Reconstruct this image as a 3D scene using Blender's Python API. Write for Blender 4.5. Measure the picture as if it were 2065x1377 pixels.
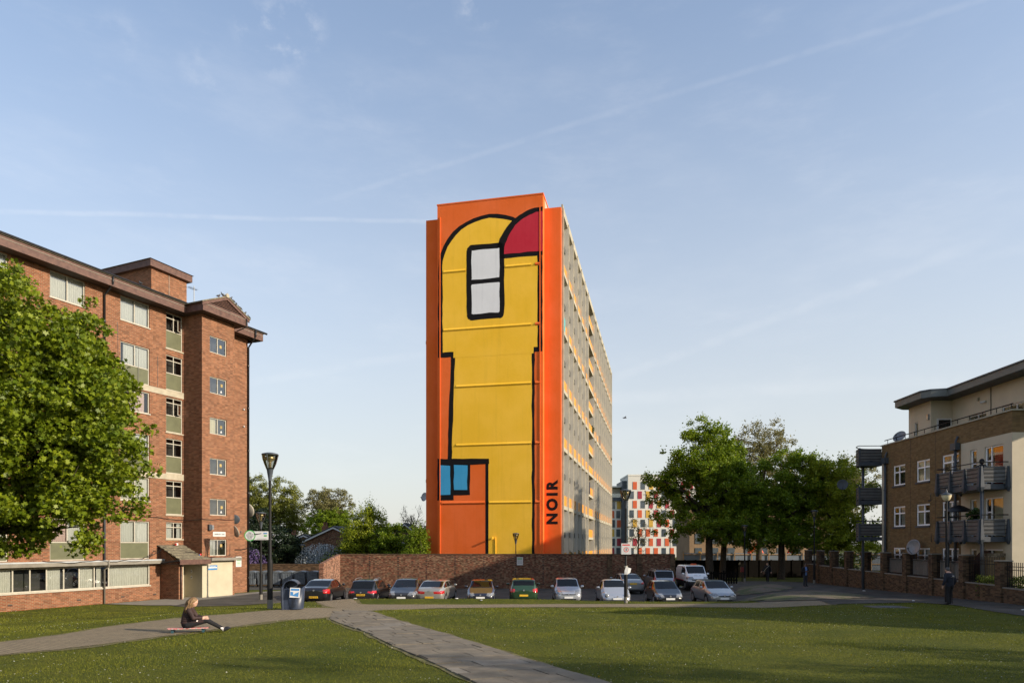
import bpy, bmesh, math, random
import numpy as np
from mathutils import Vector, Matrix, Euler, geometry

for o in list(bpy.data.objects): bpy.data.objects.remove(o)
S = bpy.context.scene
C = S.collection
random.seed(7); RN = np.random.default_rng(7)
PI = math.pi
R = math.radians

# ------------------------------------------------------------------ camera
cam_d = bpy.data.cameras.new('camera')
cam = bpy.data.objects.new('camera', cam_d); C.objects.link(cam)
cam.location = (0, 0, 3.4); cam.rotation_euler = (PI/2, 0, 0)
cam_d.lens = 24; cam_d.sensor_width = 36; cam_d.sensor_fit = 'HORIZONTAL'
cam_d.shift_y = 0.1973; cam_d.clip_start = .1; cam_d.clip_end = 5000
S.camera = cam

# ------------------------------------------------------------------ light
SUN_EL, SUN_AZ = R(20.5), R(113.0)          # azimuth from +Y towards +X
SKY_STRENGTH, SUN_STRENGTH, EXPOSURE = 0.15, 3.8, 0.8
VEIL_C = (2.90, 2.88, 2.78, 1)      # thin high haze, thicker towards the horizon
world = bpy.data.worlds.new('World'); S.world = world; world.use_nodes = True
wn, wl = world.node_tree.nodes, world.node_tree.links
wn.clear()
def wnode(t, **k):
    n = wn.new(t)
    for a, b in k.items(): setattr(n, a, b)
    return n
def wmath(op, a, b=None, c=None, clamp=False):
    n = wnode('ShaderNodeMath', operation=op, use_clamp=clamp)
    for i, x in enumerate((a, b, c)):
        if x is None: continue
        if isinstance(x, (int, float)): n.inputs[i].default_value = x
        else: wl.new(x, n.inputs[i])
    return n.outputs[0]
sky = wnode('ShaderNodeTexSky', sky_type='NISHITA', sun_disc=False, sun_elevation=SUN_EL, sun_rotation=SUN_AZ,
            altitude=50, air_density=1.0, dust_density=1.4, ozone_density=2.0)
tc = wnode('ShaderNodeTexCoord')
DIR = tc.outputs['Generated']
def wdot(v):
    n = wnode('ShaderNodeVectorMath', operation='DOT_PRODUCT'); wl.new(DIR, n.inputs[0]); n.inputs[1].default_value = v
    return n.outputs['Value']
def wnoise(scale, detail=5, stretch=(1, 1, 1), rot=(0, 0, 0), rough=.55, loc=(0, 0, 0)):
    m = wnode('ShaderNodeMapping'); m.inputs['Scale'].default_value = stretch; m.inputs['Rotation'].default_value = rot; m.inputs['Location'].default_value = loc
    wl.new(DIR, m.inputs[0])
    n = wnode('ShaderNodeTexNoise'); n.inputs['Scale'].default_value = scale; n.inputs['Detail'].default_value = detail; n.inputs['Roughness'].default_value = rough
    wl.new(m.outputs[0], n.inputs['Vector'])
    return n.outputs['Fac']
def wrange(x, a, b, lo=0, hi=1):
    n = wnode('ShaderNodeMapRange', interpolation_type='SMOOTHSTEP'); wl.new(x, n.inputs[0])
    for i, v in enumerate((a, b, lo, hi)): n.inputs[i+1].default_value = v
    return n.outputs[0]
def trail(d1, d2, width, strength, spread, seed):
    """a condensation trail: a band along the great circle through two sky directions"""
    a, b = Vector(d1).normalized(), Vector(d2).normalized()
    n = a.cross(b).normalized(); mid = (a+b).normalized(); along = n.cross(mid)
    wob = wmath('MULTIPLY_ADD', wnoise(6, 3, loc=(seed, 0, 0)), width*1.6, -width*.8)
    dist = wmath('ABSOLUTE', wmath('ADD', wdot(n), wob))
    band = wrange(dist, width*.1, width, 1, 0)
    ends = wrange(wmath('ABSOLUTE', wdot(along)), spread*.75, spread, 1, 0)
    tex = wrange(wnoise(38, 4, loc=(seed, 3, 1)), .25, .62, .25, 1)
    return wmath('MULTIPLY', wmath('MULTIPLY', wmath('MULTIPLY', band, ends), tex), strength)
def D(x, y): return ((x-1032.5)/1377, 1, (1096-y)/1377)
wisps = wmath('MULTIPLY', wrange(wnoise(2.6, 7, (1, 1, 3.2), (.25, .35, .5), .62), .48, .86), .13)
wisps2 = wmath('MULTIPLY', wrange(wnoise(5.5, 7, (1.1, 1, 3.6), (-.2, -.5, .2), .65, (3, 1, 0)), .5, .85), .09)
clouds = wmath('ADD', wisps, wisps2)
for t in (trail(D(800, 362), D(1980, 0), .0052, .048, .46, 0), trail(D(-60, 426), D(868, 448), .0042, .10, .36, 5),
          trail(D(1290, 742), D(1850, 535), .010, .06, .27, 9), trail(D(560, 760), D(870, 712), .009, .05, .16, 13),
          trail(D(1250, 800), D(1800, 770), .014, .05, .3, 17)):
    clouds = wmath('ADD', clouds, t)
puff_n = wrange(wnoise(26, 5, (1, 1, 1.3), rough=.6), .45, .72)
for (px, py, rad, st) in ((595, 48, .042, .20), (515, 58, .032, .16), (962, 14, .032, .18), (412, 146, .032, .10), (560, 105, .04, .10), (240, 70, .03, .07), (720, 190, .03, .06)):
    d = Vector(D(px, py)).normalized()
    clouds = wmath('ADD', clouds, wmath('MULTIPLY', wmath('MULTIPLY', wrange(wdot(d), math.cos(rad), math.cos(rad*.2)), puff_n), st))
clouds = wmath('MINIMUM', clouds, .8)
sepz = wnode('ShaderNodeSeparateXYZ'); wl.new(DIR, sepz.inputs[0])
clouds = wmath('MULTIPLY', clouds, wrange(sepz.outputs[2], 0, .12))
hsv = wnode('ShaderNodeHueSaturation'); hsv.inputs['Saturation'].default_value = 1.12; wl.new(sky.outputs[0], hsv.inputs['Color'])
veil = wnode('ShaderNodeMixRGB'); wl.new(wrange(sepz.outputs[2], -.05, .74, .88, .18), veil.inputs[0]); wl.new(hsv.outputs[0], veil.inputs[1]); veil.inputs[2].default_value = VEIL_C
mixc = wnode('ShaderNodeMixRGB'); wl.new(clouds, mixc.inputs[0]); wl.new(veil.outputs[0], mixc.inputs[1]); mixc.inputs[2].default_value = (4.6, 4.5, 4.4, 1)
bg = wnode('ShaderNodeBackground'); bg.inputs['Strength'].default_value = SKY_STRENGTH
wl.new(mixc.outputs[0], bg.inputs['Color'])
wo = wnode('ShaderNodeOutputWorld'); wl.new(bg.outputs[0], wo.inputs['Surface'])
sun_d = bpy.data.lights.new('sun', 'SUN'); sun_d.energy = SUN_STRENGTH; sun_d.angle = R(.55); sun_d.color = (1, .86, .68)
sun = bpy.data.objects.new('sun', sun_d); C.objects.link(sun); sun.location = (30, -12, 40)
sdir = Vector((math.cos(SUN_EL)*math.sin(SUN_AZ), math.cos(SUN_EL)*math.cos(SUN_AZ), math.sin(SUN_EL)))
sun.rotation_euler = sdir.to_track_quat('Z', 'Y').to_euler()
S.view_settings.view_transform = 'Standard'; S.view_settings.look = 'None'
S.view_settings.exposure = EXPOSURE; S.view_settings.gamma = 1; S.view_settings.use_curve_mapping = False
S.render.engine = 'CYCLES'

# ------------------------------------------------------------------ materials
def newmat(name):
    m = bpy.data.materials.new(name); m.use_nodes = True
    nt = m.node_tree; b = nt.nodes['Principled BSDF']
    return m, nt, b
def N(nt, t, ins=None, **k):
    n = nt.nodes.new(t)
    for a, v in k.items(): setattr(n, a, v)
    for a, v in (ins or {}).items():
        if isinstance(v, bpy.types.NodeSocket): nt.links.new(v, n.inputs[a])
        else: n.inputs[a].default_value = v
    return n
def col(c, k=1): return (min(1, c[0]*k), min(1, c[1]*k), min(1, c[2]*k), 1)
def setin(b, **k):
    for a, v in k.items():
        a = a.replace('_', ' ')
        if a in b.inputs: b.inputs[a].default_value = v
def pm(name, c, r=.7, var=.14, scale=3., bump=0., bscale=60., metal=0., spec=.4, coat=0., c2=None, bdist=.01, stretch=(1, 1, 1), detail=6):
    m, nt, b = newmat(name)
    co = N(nt, 'ShaderNodeTexCoord').outputs['Object']
    mp = N(nt, 'ShaderNodeMapping', {'Vector': co, 'Scale': stretch}).outputs[0]
    no = N(nt, 'ShaderNodeTexNoise', {'Vector': mp, 'Scale': scale, 'Detail': detail, 'Roughness': .6})
    ra = N(nt, 'ShaderNodeMapRange', {'Value': no.outputs['Fac'], 1: .3, 2: .7})
    mx = N(nt, 'ShaderNodeMixRGB', {0: ra.outputs[0], 1: col(c, 1-var), 2: col(c2 if c2 else c, 1+var)})
    nt.links.new(mx.outputs[0], b.inputs['Base Color'])
    setin(b, Roughness=r, Metallic=metal, Coat_Weight=coat, Coat_Roughness=.05)
    b.inputs['Specular IOR Level'].default_value = spec
    if bump:
        n2 = N(nt, 'ShaderNodeTexNoise', {'Vector': co, 'Scale': bscale, 'Detail': 4.})
        bp = N(nt, 'ShaderNodeBump', {'Height': n2.outputs['Fac'], 'Strength': bump, 'Distance': bdist})
        nt.links.new(bp.outputs[0], b.inputs['Normal'])
    return m
def brick(name, c1, c2, mortar, bw=.225, bh=.075, ms=.012, stain=.35, tone=(.48, 1.42), bias=0., offset=.5, c3=None, stainc=(.05, .04, .035), freq=2):
    """coursed brickwork on any upright face of an object (uses object x+y along the wall and z up it)"""
    m, nt, b = newmat(name)
    co = N(nt, 'ShaderNodeTexCoord').outputs['Object']
    sp = N(nt, 'ShaderNodeSeparateXYZ', {0: co})
    xy = N(nt, 'ShaderNodeMath', {0: sp.outputs[0], 1: sp.outputs[1]}, operation='ADD').outputs[0]
    cb = N(nt, 'ShaderNodeCombineXYZ', {0: xy, 1: sp.outputs[2]}).outputs[0]
    bt = N(nt, 'ShaderNodeTexBrick', {'Vector': cb, 'Color1': col(c1), 'Color2': col(c2), 'Mortar': col(mortar), 'Scale': 1., 'Mortar Size': ms,
           'Mortar Smooth': .2, 'Bias': bias, 'Brick Width': bw, 'Row Height': bh}, offset=offset, offset_frequency=freq)
    c = bt.outputs['Color']
    # brick-sized tone differences and odd burnt bricks
    wv = N(nt, 'ShaderNodeVectorMath', {0: cb, 1: (1/bw*1.01, 1/bh, 1)}, operation='MULTIPLY').outputs[0]
    n0 = N(nt, 'ShaderNodeTexWhiteNoise', {'Vector': N(nt, 'ShaderNodeVectorMath', {0: wv}, operation='FLOOR').outputs[0]}, noise_dimensions='2D')
    h = N(nt, 'ShaderNodeHueSaturation', {'Color': c, 'Value': N(nt, 'ShaderNodeMapRange', {'Value': n0.outputs['Value'], 3: tone[0], 4: tone[1]}).outputs[0]})
    c = h.outputs[0]
    n1 = N(nt, 'ShaderNodeTexNoise', {'Vector': cb, 'Scale': .55, 'Detail': 7., 'Roughness': .65})
    c = N(nt, 'ShaderNodeMixRGB', {0: N(nt, 'ShaderNodeMapRange', {'Value': n1.outputs['Fac'], 1: .45, 2: .8, 3: 0., 4: stain}).outputs[0], 1: c, 2: col(stainc)}).outputs[0]
    n2 = N(nt, 'ShaderNodeTexNoise', {'Vector': cb, 'Scale': 1.3, 'Detail': 5., 'Roughness': .6})
    c = N(nt, 'ShaderNodeMixRGB', {0: N(nt, 'ShaderNodeMapRange', {'Value': n2.outputs['Fac'], 1: .55, 2: .8, 3: 0., 4: .35}).outputs[0], 1: c, 2: col(c3 or mortar)}).outputs[0]
    n4 = N(nt, 'ShaderNodeTexNoise', {'Vector': N(nt, 'ShaderNodeMapping', {'Vector': cb, 'Scale': (1.6, .12, 1)}).outputs[0], 'Scale': 1.5, 'Detail': 6., 'Roughness': .7})
    c = N(nt, 'ShaderNodeMixRGB', {0: N(nt, 'ShaderNodeMapRange', {'Value': n4.outputs['Fac'], 1: .56, 2: .8, 3: 0., 4: .4}).outputs[0], 1: c, 2: col(mortar)}).outputs[0]
    nt.links.new(c, b.inputs['Base Color']); setin(b, Roughness=.9); b.inputs['Specular IOR Level'].default_value = .2
    bp = N(nt, 'ShaderNodeBump', {'Height': bt.outputs['Fac'], 'Strength': .5, 'Distance': -.008})
    nt.links.new(bp.outputs[0], b.inputs['Normal'])
    return m
def wallpaint(name, c):
    """brush-and-roller masonry paint: faded patches, rain streaks, render texture"""
    m, nt, b = newmat(name)
    co = N(nt, 'ShaderNodeTexCoord').outputs['Object']
    n1 = N(nt, 'ShaderNodeTexNoise', {'Vector': co, 'Scale': .35, 'Detail': 8., 'Roughness': .65})
    st = N(nt, 'ShaderNodeTexNoise', {'Vector': N(nt, 'ShaderNodeMapping', {'Vector': co, 'Scale': (2.2, 2.2, .10)}).outputs[0], 'Scale': 1.3, 'Detail': 6., 'Roughness': .7})
    n3 = N(nt, 'ShaderNodeTexNoise', {'Vector': N(nt, 'ShaderNodeMapping', {'Vector': co, 'Scale': (1, 1, 2.5)}).outputs[0], 'Scale': 6., 'Detail': 5., 'Roughness': .7})
    x = N(nt, 'ShaderNodeMixRGB', {0: N(nt, 'ShaderNodeMapRange', {'Value': n1.outputs['Fac'], 1: .35, 2: .7}).outputs[0], 1: col(c, .93), 2: col([v*.95+.05*max(c)*.5 for v in c], 1.04)}).outputs[0]
    x = N(nt, 'ShaderNodeMixRGB', {0: N(nt, 'ShaderNodeMapRange', {'Value': st.outputs['Fac'], 1: .52, 2: .78, 3: 0., 4: .30}).outputs[0], 1: x, 2: col([v*.62 for v in c])}).outputs[0]
    x = N(nt, 'ShaderNodeMixRGB', {0: N(nt, 'ShaderNodeMapRange', {'Value': n3.outputs['Fac'], 1: .55, 2: .75, 3: 0., 4: .16}).outputs[0], 1: x, 2: col([v*.75 for v in c])}).outputs[0]
    nt.links.new(x, b.inputs['Base Color']); setin(b, Roughness=.85); b.inputs['Specular IOR Level'].default_value = .15
    bp = N(nt, 'ShaderNodeBump', {'Height': n3.outputs['Fac'], 'Strength': .35, 'Distance': .03}); nt.links.new(bp.outputs[0], b.inputs['Normal'])
    return m
def glassmat(name, tint=(.9, .95, .95), refl=.10, rough=.02):
    m, nt, b = newmat(name)
    fr = N(nt, 'ShaderNodeFresnel', {'IOR': 1.5})
    f = N(nt, 'ShaderNodeMath', {0: fr.outputs[0], 1: refl}, operation='ADD', use_clamp=True)
    tr = N(nt, 'ShaderNodeBsdfTransparent', {'Color': col(tint)})
    no = N(nt, 'ShaderNodeTexNoise', {'Vector': N(nt, 'ShaderNodeTexCoord').outputs['Object'], 'Scale': 1.7, 'Detail': 1.})
    bp = N(nt, 'ShaderNodeBump', {'Height': no.outputs['Fac'], 'Strength': .25, 'Distance': .012})
    gl = N(nt, 'ShaderNodeBsdfGlossy', {'Roughness': rough, 'Normal': bp.outputs[0]})
    mx = N(nt, 'ShaderNodeMixShader', {0: f.outputs[0], 1: tr.outputs[0], 2: gl.outputs[0]})
    nt.links.new(mx.outputs[0], nt.nodes['Material Output'].inputs['Surface'])
    return m
def leafmat(name, c1, c2, trans=.35, rough=.55):
    m, nt, b = newmat(name)
    g = N(nt, 'ShaderNodeNewGeometry')
    no = N(nt, 'ShaderNodeTexNoise', {'Vector': N(nt, 'ShaderNodeTexCoord').outputs['Object'], 'Scale': .7, 'Detail': 3.})
    f = N(nt, 'ShaderNodeMath', {0: g.outputs['Random Per Island'], 1: no.outputs['Fac']}, operation='MULTIPLY')
    f = N(nt, 'ShaderNodeMapRange', {'Value': f.outputs[0], 1: 0., 2: .62})
    mx = N(nt, 'ShaderNodeMixRGB', {0: f.outputs[0], 1: col(c1), 2: col(c2)})
    nt.links.new(mx.outputs[0], b.inputs['Base Color']); setin(b, Roughness=rough); b.inputs['Specular IOR Level'].default_value = .35
    tl = N(nt, 'ShaderNodeBsdfTranslucent', {'Color': mx.outputs[0]})
    ms = N(nt, 'ShaderNodeMixShader', {0: trans, 1: b.outputs[0], 2: tl.outputs[0]})
    nt.links.new(ms.outputs[0], nt.nodes['Material Output'].inputs['Surface'])
    return m
def emimat(name, c, s):
    m, nt, b = newmat(name)
    setin(b, Base_Color=col(c)); b.inputs['Emission Color'].default_value = col(c); b.inputs['Emission Strength'].default_value = s
    return m
def paint(name, c, metal=.0, flake=.06):
    return pm(name, c, r=.32, var=flake, scale=900, metal=metal, spec=.5, coat=1.)

MT = dict(
 brick_red=brick('red_brick', (.245, .076, .034), (.17, .050, .027), (.225, .155, .095), c3=(.29, .13, .065), stain=.22, ms=.016, tone=(.7, 1.25)),
 brick_wall=brick('mottled_brick', (.15, .046, .024), (.24, .165, .098), (.13, .095, .065), bw=.17, bh=.082, bias=-.25, c3=(.2, .12, .08), stain=.5),
 brick_buff=brick('buff_brick', (.195, .125, .054), (.165, .104, .046), (.165, .118, .066), ms=.01, stain=.12, c3=(.2, .14, .075), tone=(.8, 1.18)),
 brick_dark=brick('dark_brown_brick', (.11, .063, .032), (.085, .05, .027), (.11, .08, .052), stain=.4),
 concrete=pm('concrete', (.36, .32, .24), .85, .18, 2.5, .3, 40),
 con_grey=pm('grey_concrete', (.20, .185, .155), .85, .2, 2, .3, 40),
 con_cream=pm('cream_concrete', (.36, .33, .25), .85, .16, 1.3, .2, 30),
 white_fin=pm('white_render', (.57, .54, .47), .8, .07, 1.5),
 fin_con=pm('weathered_fin_concrete', (.36, .325, .24), .85, .2, 1.5, .2, 30),
 soffit_dark=pm('soffit_painted_shade', (.05, .045, .032), .85, .2, 2),  # shade under the slabs is put into this dark colour
 grey_band=pm('grey_spandrel', (.07, .068, .058), .8, .15, 2),
 yellow_panel=pm('yellow_panel', (.58, .25, .022), .55, .12, 4),
 cream=pm('cream_render', (.50, .44, .33), .85, .07, 1.2, .15, 150),
 white_paint=pm('cream_white_paint', (.42, .375, .27), .7, .08, 1.6, .2, 25),
 white=pm('white_plastic', (.55, .55, .54), .4, .05),
 white_frame=pm('white_window_frame', (.86, .86, .87), .4, .04),
 offwhite=pm('weathered_white_frame', (.40, .375, .31), .55, .12, 6),
 green_panel=pm('green_spandrel_panel', (.105, .11, .06), .5, .14, 2.5),
 brown_wood=pm('purple_brown_fascia', (.085, .042, .034), .6, .25, 4, c2=(.11, .058, .042)),
 dark_brown=pm('dark_soffit', (.05, .035, .028), .7, .2),
 tile=pm('lichened_roof_tile', (.10, .09, .065), .9, .3, 6, .5, 25, c2=(.19, .165, .11)),
 black=pm('black_paint', (.016, .016, .018), .45, .2, 5),
 black_rail=pm('black_metal', (.012, .012, .012), .6, .2, 5, spec=.2),
 dark_grey=pm('slate_grey_metal', (.055, .065, .078), .5, .18, 4),
 mid_grey=pm('grey_metal', (.20, .21, .22), .45, .2, 5, metal=.3),
 galv=pm('galvanised_steel', (.20, .23, .26), .45, .25, 5, metal=.5),
 roofgrey=pm('grey_roof_sheet', (.13, .14, .13), .5, .12, 3),
 lead=pm('lead_sheet', (.35, .37, .38), .6, .15),
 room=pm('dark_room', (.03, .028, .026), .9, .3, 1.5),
 curtain=pm('net_curtain', (.42, .41, .38), .9, .09, 9, stretch=(6, 6, .6)),
 curtain_w=pm('white_curtain', (.42, .40, .35), .9, .22, 7, stretch=(8, 8, .4)),
 curtain_p=pm('pink_curtain', (.45, .33, .30), .9, .16, 7, stretch=(8, 8, .4)),
 curtain_red=pm('red_curtain', (.55, .05, .02), .8, .3, 5, stretch=(6, 6, .4)),
 blind=pm('beige_blind', (.50, .44, .30), .9, .15, 4, stretch=(1, 1, 14)),
 glass=glassmat('window_glass'), glass_pale=glassmat('window_glass_pale', refl=.2, rough=.03), glass_sky=glassmat('window_glass_bright', refl=.07, rough=.05),
 orange=wallpaint('orange_masonry_paint', (.84, .152, .024)), yellow=wallpaint('yellow_masonry_paint', (.97, .56, .037)), red=wallpaint('crimson_masonry_paint', (.56, .024, .047)),
 blue=wallpaint('blue_masonry_paint', (.05, .34, .61)), wall_white=wallpaint('white_masonry_paint', (.80, .80, .81)), wall_black=wallpaint('black_masonry_paint', (.010, .009, .010)),
 bark=pm('tree_bark', (.055, .042, .030), .95, .4, 7, .8, 18, bdist=.04),
 tyre=pm('tyre_rubber', (.018, .018, .018), .85, .2),
 rim=pm('alloy_rim', (.45, .45, .46), .35, .1, metal=.8),
 car_glass=pm('car_window_glass', (.008, .009, .010), .04, .2, spec=.32),
 lamp_red=pm('red_lamp_lens', (.45, .012, .012), .12, .2, 9, spec=.6, coat=1),
 lamp_clear=pm('clear_lamp_lens', (.20, .205, .21), .12, .55, 14, spec=.7, coat=1),
 plate_y=pm('yellow_plate', (.75, .45, .03), .5, .05), plate_w=pm('white_plate', (.75, .75, .72), .5, .05),
 skin=pm('skin', (.50, .30, .21), .6, .08), skin_d=pm('brown_skin', (.16, .085, .055), .6, .08),
)
MT.update(
 asphalt=pm('asphalt', (.058, .054, .047), .95, .28, .8, .6, 160, c2=(.078, .072, .063), spec=.2),
 slab=pm('paving_slab', (.135, .122, .102), .92, .25, 2.2, .5, 90, c2=(.16, .145, .122)),
)

# ------------------------------------------------------------------ geometry helpers
class MB:
    """collects shapes; build() links them as one mesh object"""
    def __init__(s): s.v = []; s.f = []
    def add(s, vs, fs):
        k = len(s.v); s.v += [tuple(p) for p in vs]; s.f += [tuple(i+k for i in f) for f in fs]; return s
    def box(s, x0, x1, y0, y1, z0, z1):
        return s.add([(x0, y0, z0), (x1, y0, z0), (x1, y1, z0), (x0, y1, z0), (x0, y0, z1), (x1, y0, z1), (x1, y1, z1), (x0, y1, z1)],
                     [(0, 3, 2, 1), (4, 5, 6, 7), (0, 1, 5, 4), (1, 2, 6, 5), (2, 3, 7, 6), (3, 0, 4, 7)])
    def quad(s, *p): return s.add(p, [tuple(range(len(p)))])
    def prism(s, poly, a, b, axis='y'):
        """polygon (2D) extruded from a to b along an axis"""
        f = {'y': lambda p, d: (p[0], d, p[1]), 'z': lambda p, d: (p[0], p[1], d), 'x': lambda p, d: (d, p[0], p[1])}[axis]
        n = len(poly)
        return s.add([f(p, a) for p in poly]+[f(p, b) for p in poly],
                     [tuple(range(n))[::-1], tuple(range(n, 2*n))]+[(i, (i+1) % n, n+(i+1) % n, n+i) for i in range(n)])
    def tube(s, pts, rad, n=8, cap=True):
        pts = [Vector(p) for p in pts]; rad = rad if hasattr(rad, '__len__') else [rad]*len(pts)
        vs = []; prev = None
        for i, p in enumerate(pts):
            d = (pts[min(i+1, len(pts)-1)]-pts[max(i-1, 0)]).normalized()
            a = prev if prev is not None else (Vector((1, 0, 0)) if abs(d.z) > .9 else Vector((0, 0, 1)))
            x = (a-d*a.dot(d)).normalized(); prev = x; y = d.cross(x)
            vs += [p+(x*math.cos(2*PI*j/n)+y*math.sin(2*PI*j/n))*rad[i] for j in range(n)]
        fs = [(i*n+j, i*n+(j+1) % n, (i+1)*n+(j+1) % n, (i+1)*n+j) for i in range(len(pts)-1) for j in range(n)]
        if cap: fs += [tuple(range(n))[::-1], tuple((len(pts)-1)*n+j for j in range(n))]
        return s.add(vs, fs)
    def bar(s, a, b, w, h=None):
        """square bar between two points"""
        return s.tube([a, b], (w)*.7071, 4)
    def lathe(s, prof, c=(0, 0, 0), n=20, a0=0, a1=2*PI):
        full = abs(a1-a0-2*PI) < 1e-6; m = n if full else n+1
        vs = [(c[0]+r*math.cos(a0+(a1-a0)*j/n), c[1]+r*math.sin(a0+(a1-a0)*j/n), c[2]+z) for r, z in prof for j in range(m)]
        fs = [(i*m+j, i*m+(j+1) % m, (i+1)*m+(j+1) % m, (i+1)*m+j) for i in range(len(prof)-1) for j in range(n)]
        return s.add(vs, fs)
    def ell(s, c, r, nu=14, nv=9, M=None):
        vs = []
        for i in range(nv+1):
            th = PI*i/nv
            for j in range(nu):
                p = Vector((r[0]*math.sin(th)*math.cos(2*PI*j/nu), r[1]*math.sin(th)*math.sin(2*PI*j/nu), r[2]*math.cos(th)))
                if M is not None: p = M @ p
                vs.append(p+Vector(c))
        return s.add(vs, [(i*nu+j, (i+1)*nu+j, (i+1)*nu+(j+1) % nu, i*nu+(j+1) % nu) for i in range(nv) for j in range(nu)])
    def build(s, name, mat, parent=None, smooth=False, bevel=0):
        me = bpy.data.meshes.new(name); me.from_pydata(s.v, [], s.f); me.update()
        return obj(name, me, mat, parent, smooth, bevel)
def obj(name, me, mat, parent=None, smooth=False, bevel=0):
    o = bpy.data.objects.new(name, me); C.objects.link(o)
    if mat is not None: me.materials.append(MT[mat] if isinstance(mat, str) else mat)
    if parent is not None: o.parent = parent
    if smooth: me.polygons.foreach_set('use_smooth', [True]*len(me.polygons))
    if bevel:
        b = o.modifiers.new('bevel', 'BEVEL'); b.width = bevel; b.segments = 2; b.limit_method = 'ANGLE'
    return o
def tag(o, label=None, cat=None, group=None, kind=None):
    if label: o['label'] = label
    if cat: o['category'] = cat
    if group: o['group'] = group
    if kind: o['kind'] = kind
    return o
def thing(name, label, cat, loc=(0, 0, 0), rz=0, group=None):
    o = bpy.data.objects.new(name, None); C.objects.link(o); o.location = loc; o.rotation_euler = (0, 0, rz); o.empty_display_size = .2
    return tag(o, label, cat, group)
def share(o, loc, parent=None, rot=None, scale=None):
    c = o.copy(); C.objects.link(c); c.location = loc; c.parent = parent if parent is not None else o.parent
    if rot: c.rotation_euler = rot
    if scale: c.scale = scale
    return c
def copy_tree(o, parent=None):
    c = o.copy(); C.objects.link(c); c.parent = parent
    for ch in list(o.children): copy_tree(ch, c)
    return c
def text(s, size, mat, parent, loc, rot, name='lettering', ext=.004, align='CENTER', sx=1., bold=0, space=1.):
    cu = bpy.data.curves.new(name, 'FONT'); cu.body = s; cu.size = size; cu.align_x = align; cu.align_y = 'CENTER'; cu.extrude = ext; cu.resolution_u = 3
    cu.offset = bold; cu.space_character = space
    t = bpy.data.objects.new(name, cu); C.objects.link(t)
    dg = bpy.context.evaluated_depsgraph_get()
    me = bpy.data.meshes.new_from_object(t.evaluated_get(dg)); bpy.data.objects.remove(t); bpy.data.curves.remove(cu)
    me.materials.clear()
    o = obj(name, me, mat, parent); o.location = loc; o.rotation_euler = rot; o.scale = (sx, 1, 1)
    return o
def inpoly(X, Y, poly):
    X = np.asarray(X); Y = np.asarray(Y); ins = np.zeros(X.shape, bool); n = len(poly); j = n-1
    for i in range(n):
        (xi, yi), (xj, yj) = poly[i], poly[j]
        c = ((yi > Y) != (yj > Y)) & (X < (xj-xi)*(Y-yi)/((yj-yi) if yj != yi else 1e-9)+xi)
        ins ^= c; j = i
    return ins

# ------------------------------------------------------------------ terrain
TCx = [(-60, 2.0), (0, 1.66), (10, 1.36), (18, 1.08), (24, .9), (27, .73), (30, .5), (33, .3), (36, .25), (37.6, .22), (38.6, -.3), (62, -.35), (80, -.5), (400, -1)]
TLx = [(-60, 2.0), (0, 1.72), (10, 1.36), (18, 1.0), (24, .62), (30, .2), (34, .02), (48, -.02), (60, -.3), (400, -1)]
TRx = [(-60, 2.0), (0, 1.72), (10, 1.36), (18, 1.05), (25, .8), (31, .6), (40, .38), (55, .03), (70, -.2), (400, -1)]
def sst(x, a, b):
    t = np.clip((x-a)/(b-a), 0, 1); return t*t*(3-2*t)
def terr(X, Y):
    X = np.asarray(X, float); Y = np.asarray(Y, float)
    f = lambda t: np.interp(Y, [p[0] for p in t], [p[1] for p in t])
    a = sst(-X, 10.5, 16); b = sst(X, 12, 16)
    return f(TCx)*(1-a)*(1-b)+f(TLx)*a+f(TRx)*b+.2*np.exp(-((X+8.7)**2+(Y-25)**2)/12)+.17*(1-sst(X, -1, 8))*sst(X, -11, -8.5)*np.exp(-((Y-37.15)/.75)**2)
def gz(x, y): return float(terr(x, y))
def resamp(poly, step):
    out = []
    for (a, b) in zip(poly, poly[1:]+poly[:1]):
        n = max(1, int(math.hypot(b[0]-a[0], b[1]-a[1])/step))
        out += [(a[0]+(b[0]-a[0])*k/n, a[1]+(b[1]-a[1])*k/n) for k in range(n)]
    return out
def drape(name, poly, mat, off, res=.5, wob=.0, parent=None, zf=None):
    """a sheet cut to a polygon and laid on the terrain"""
    b = resamp(poly, res*.6)
    if wob: b = [(x+random.uniform(-wob, wob), y+random.uniform(-wob, wob)) for x, y in b]
    x0, x1 = min(p[0] for p in b), max(p[0] for p in b); y0, y1 = min(p[1] for p in b), max(p[1] for p in b)
    gx, gy = np.meshgrid(np.arange(x0, x1, res), np.arange(y0, y1, res)); gx = gx.ravel(); gy = gy.ravel()
    k = inpoly(gx, gy, b); pts = [Vector(p) for p in b]+[Vector((x, y)) for x, y in zip(gx[k], gy[k])]
    v, e, f, *_ = geometry.delaunay_2d_cdt(pts, [], [list(range(len(b)))], 1, 1e-4)
    z = terr([p[0] for p in v], [p[1] for p in v])+off
    if zf is not None: z = z+np.array([zf(p[0], p[1]) for p in v])
    me = bpy.data.meshes.new(name); me.from_pydata([(p[0], p[1], zz) for p, zz in zip(v, z)], [], [tuple(q) for q in f]); me.update()
    o = obj(name, me, mat, parent, True); return o

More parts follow.
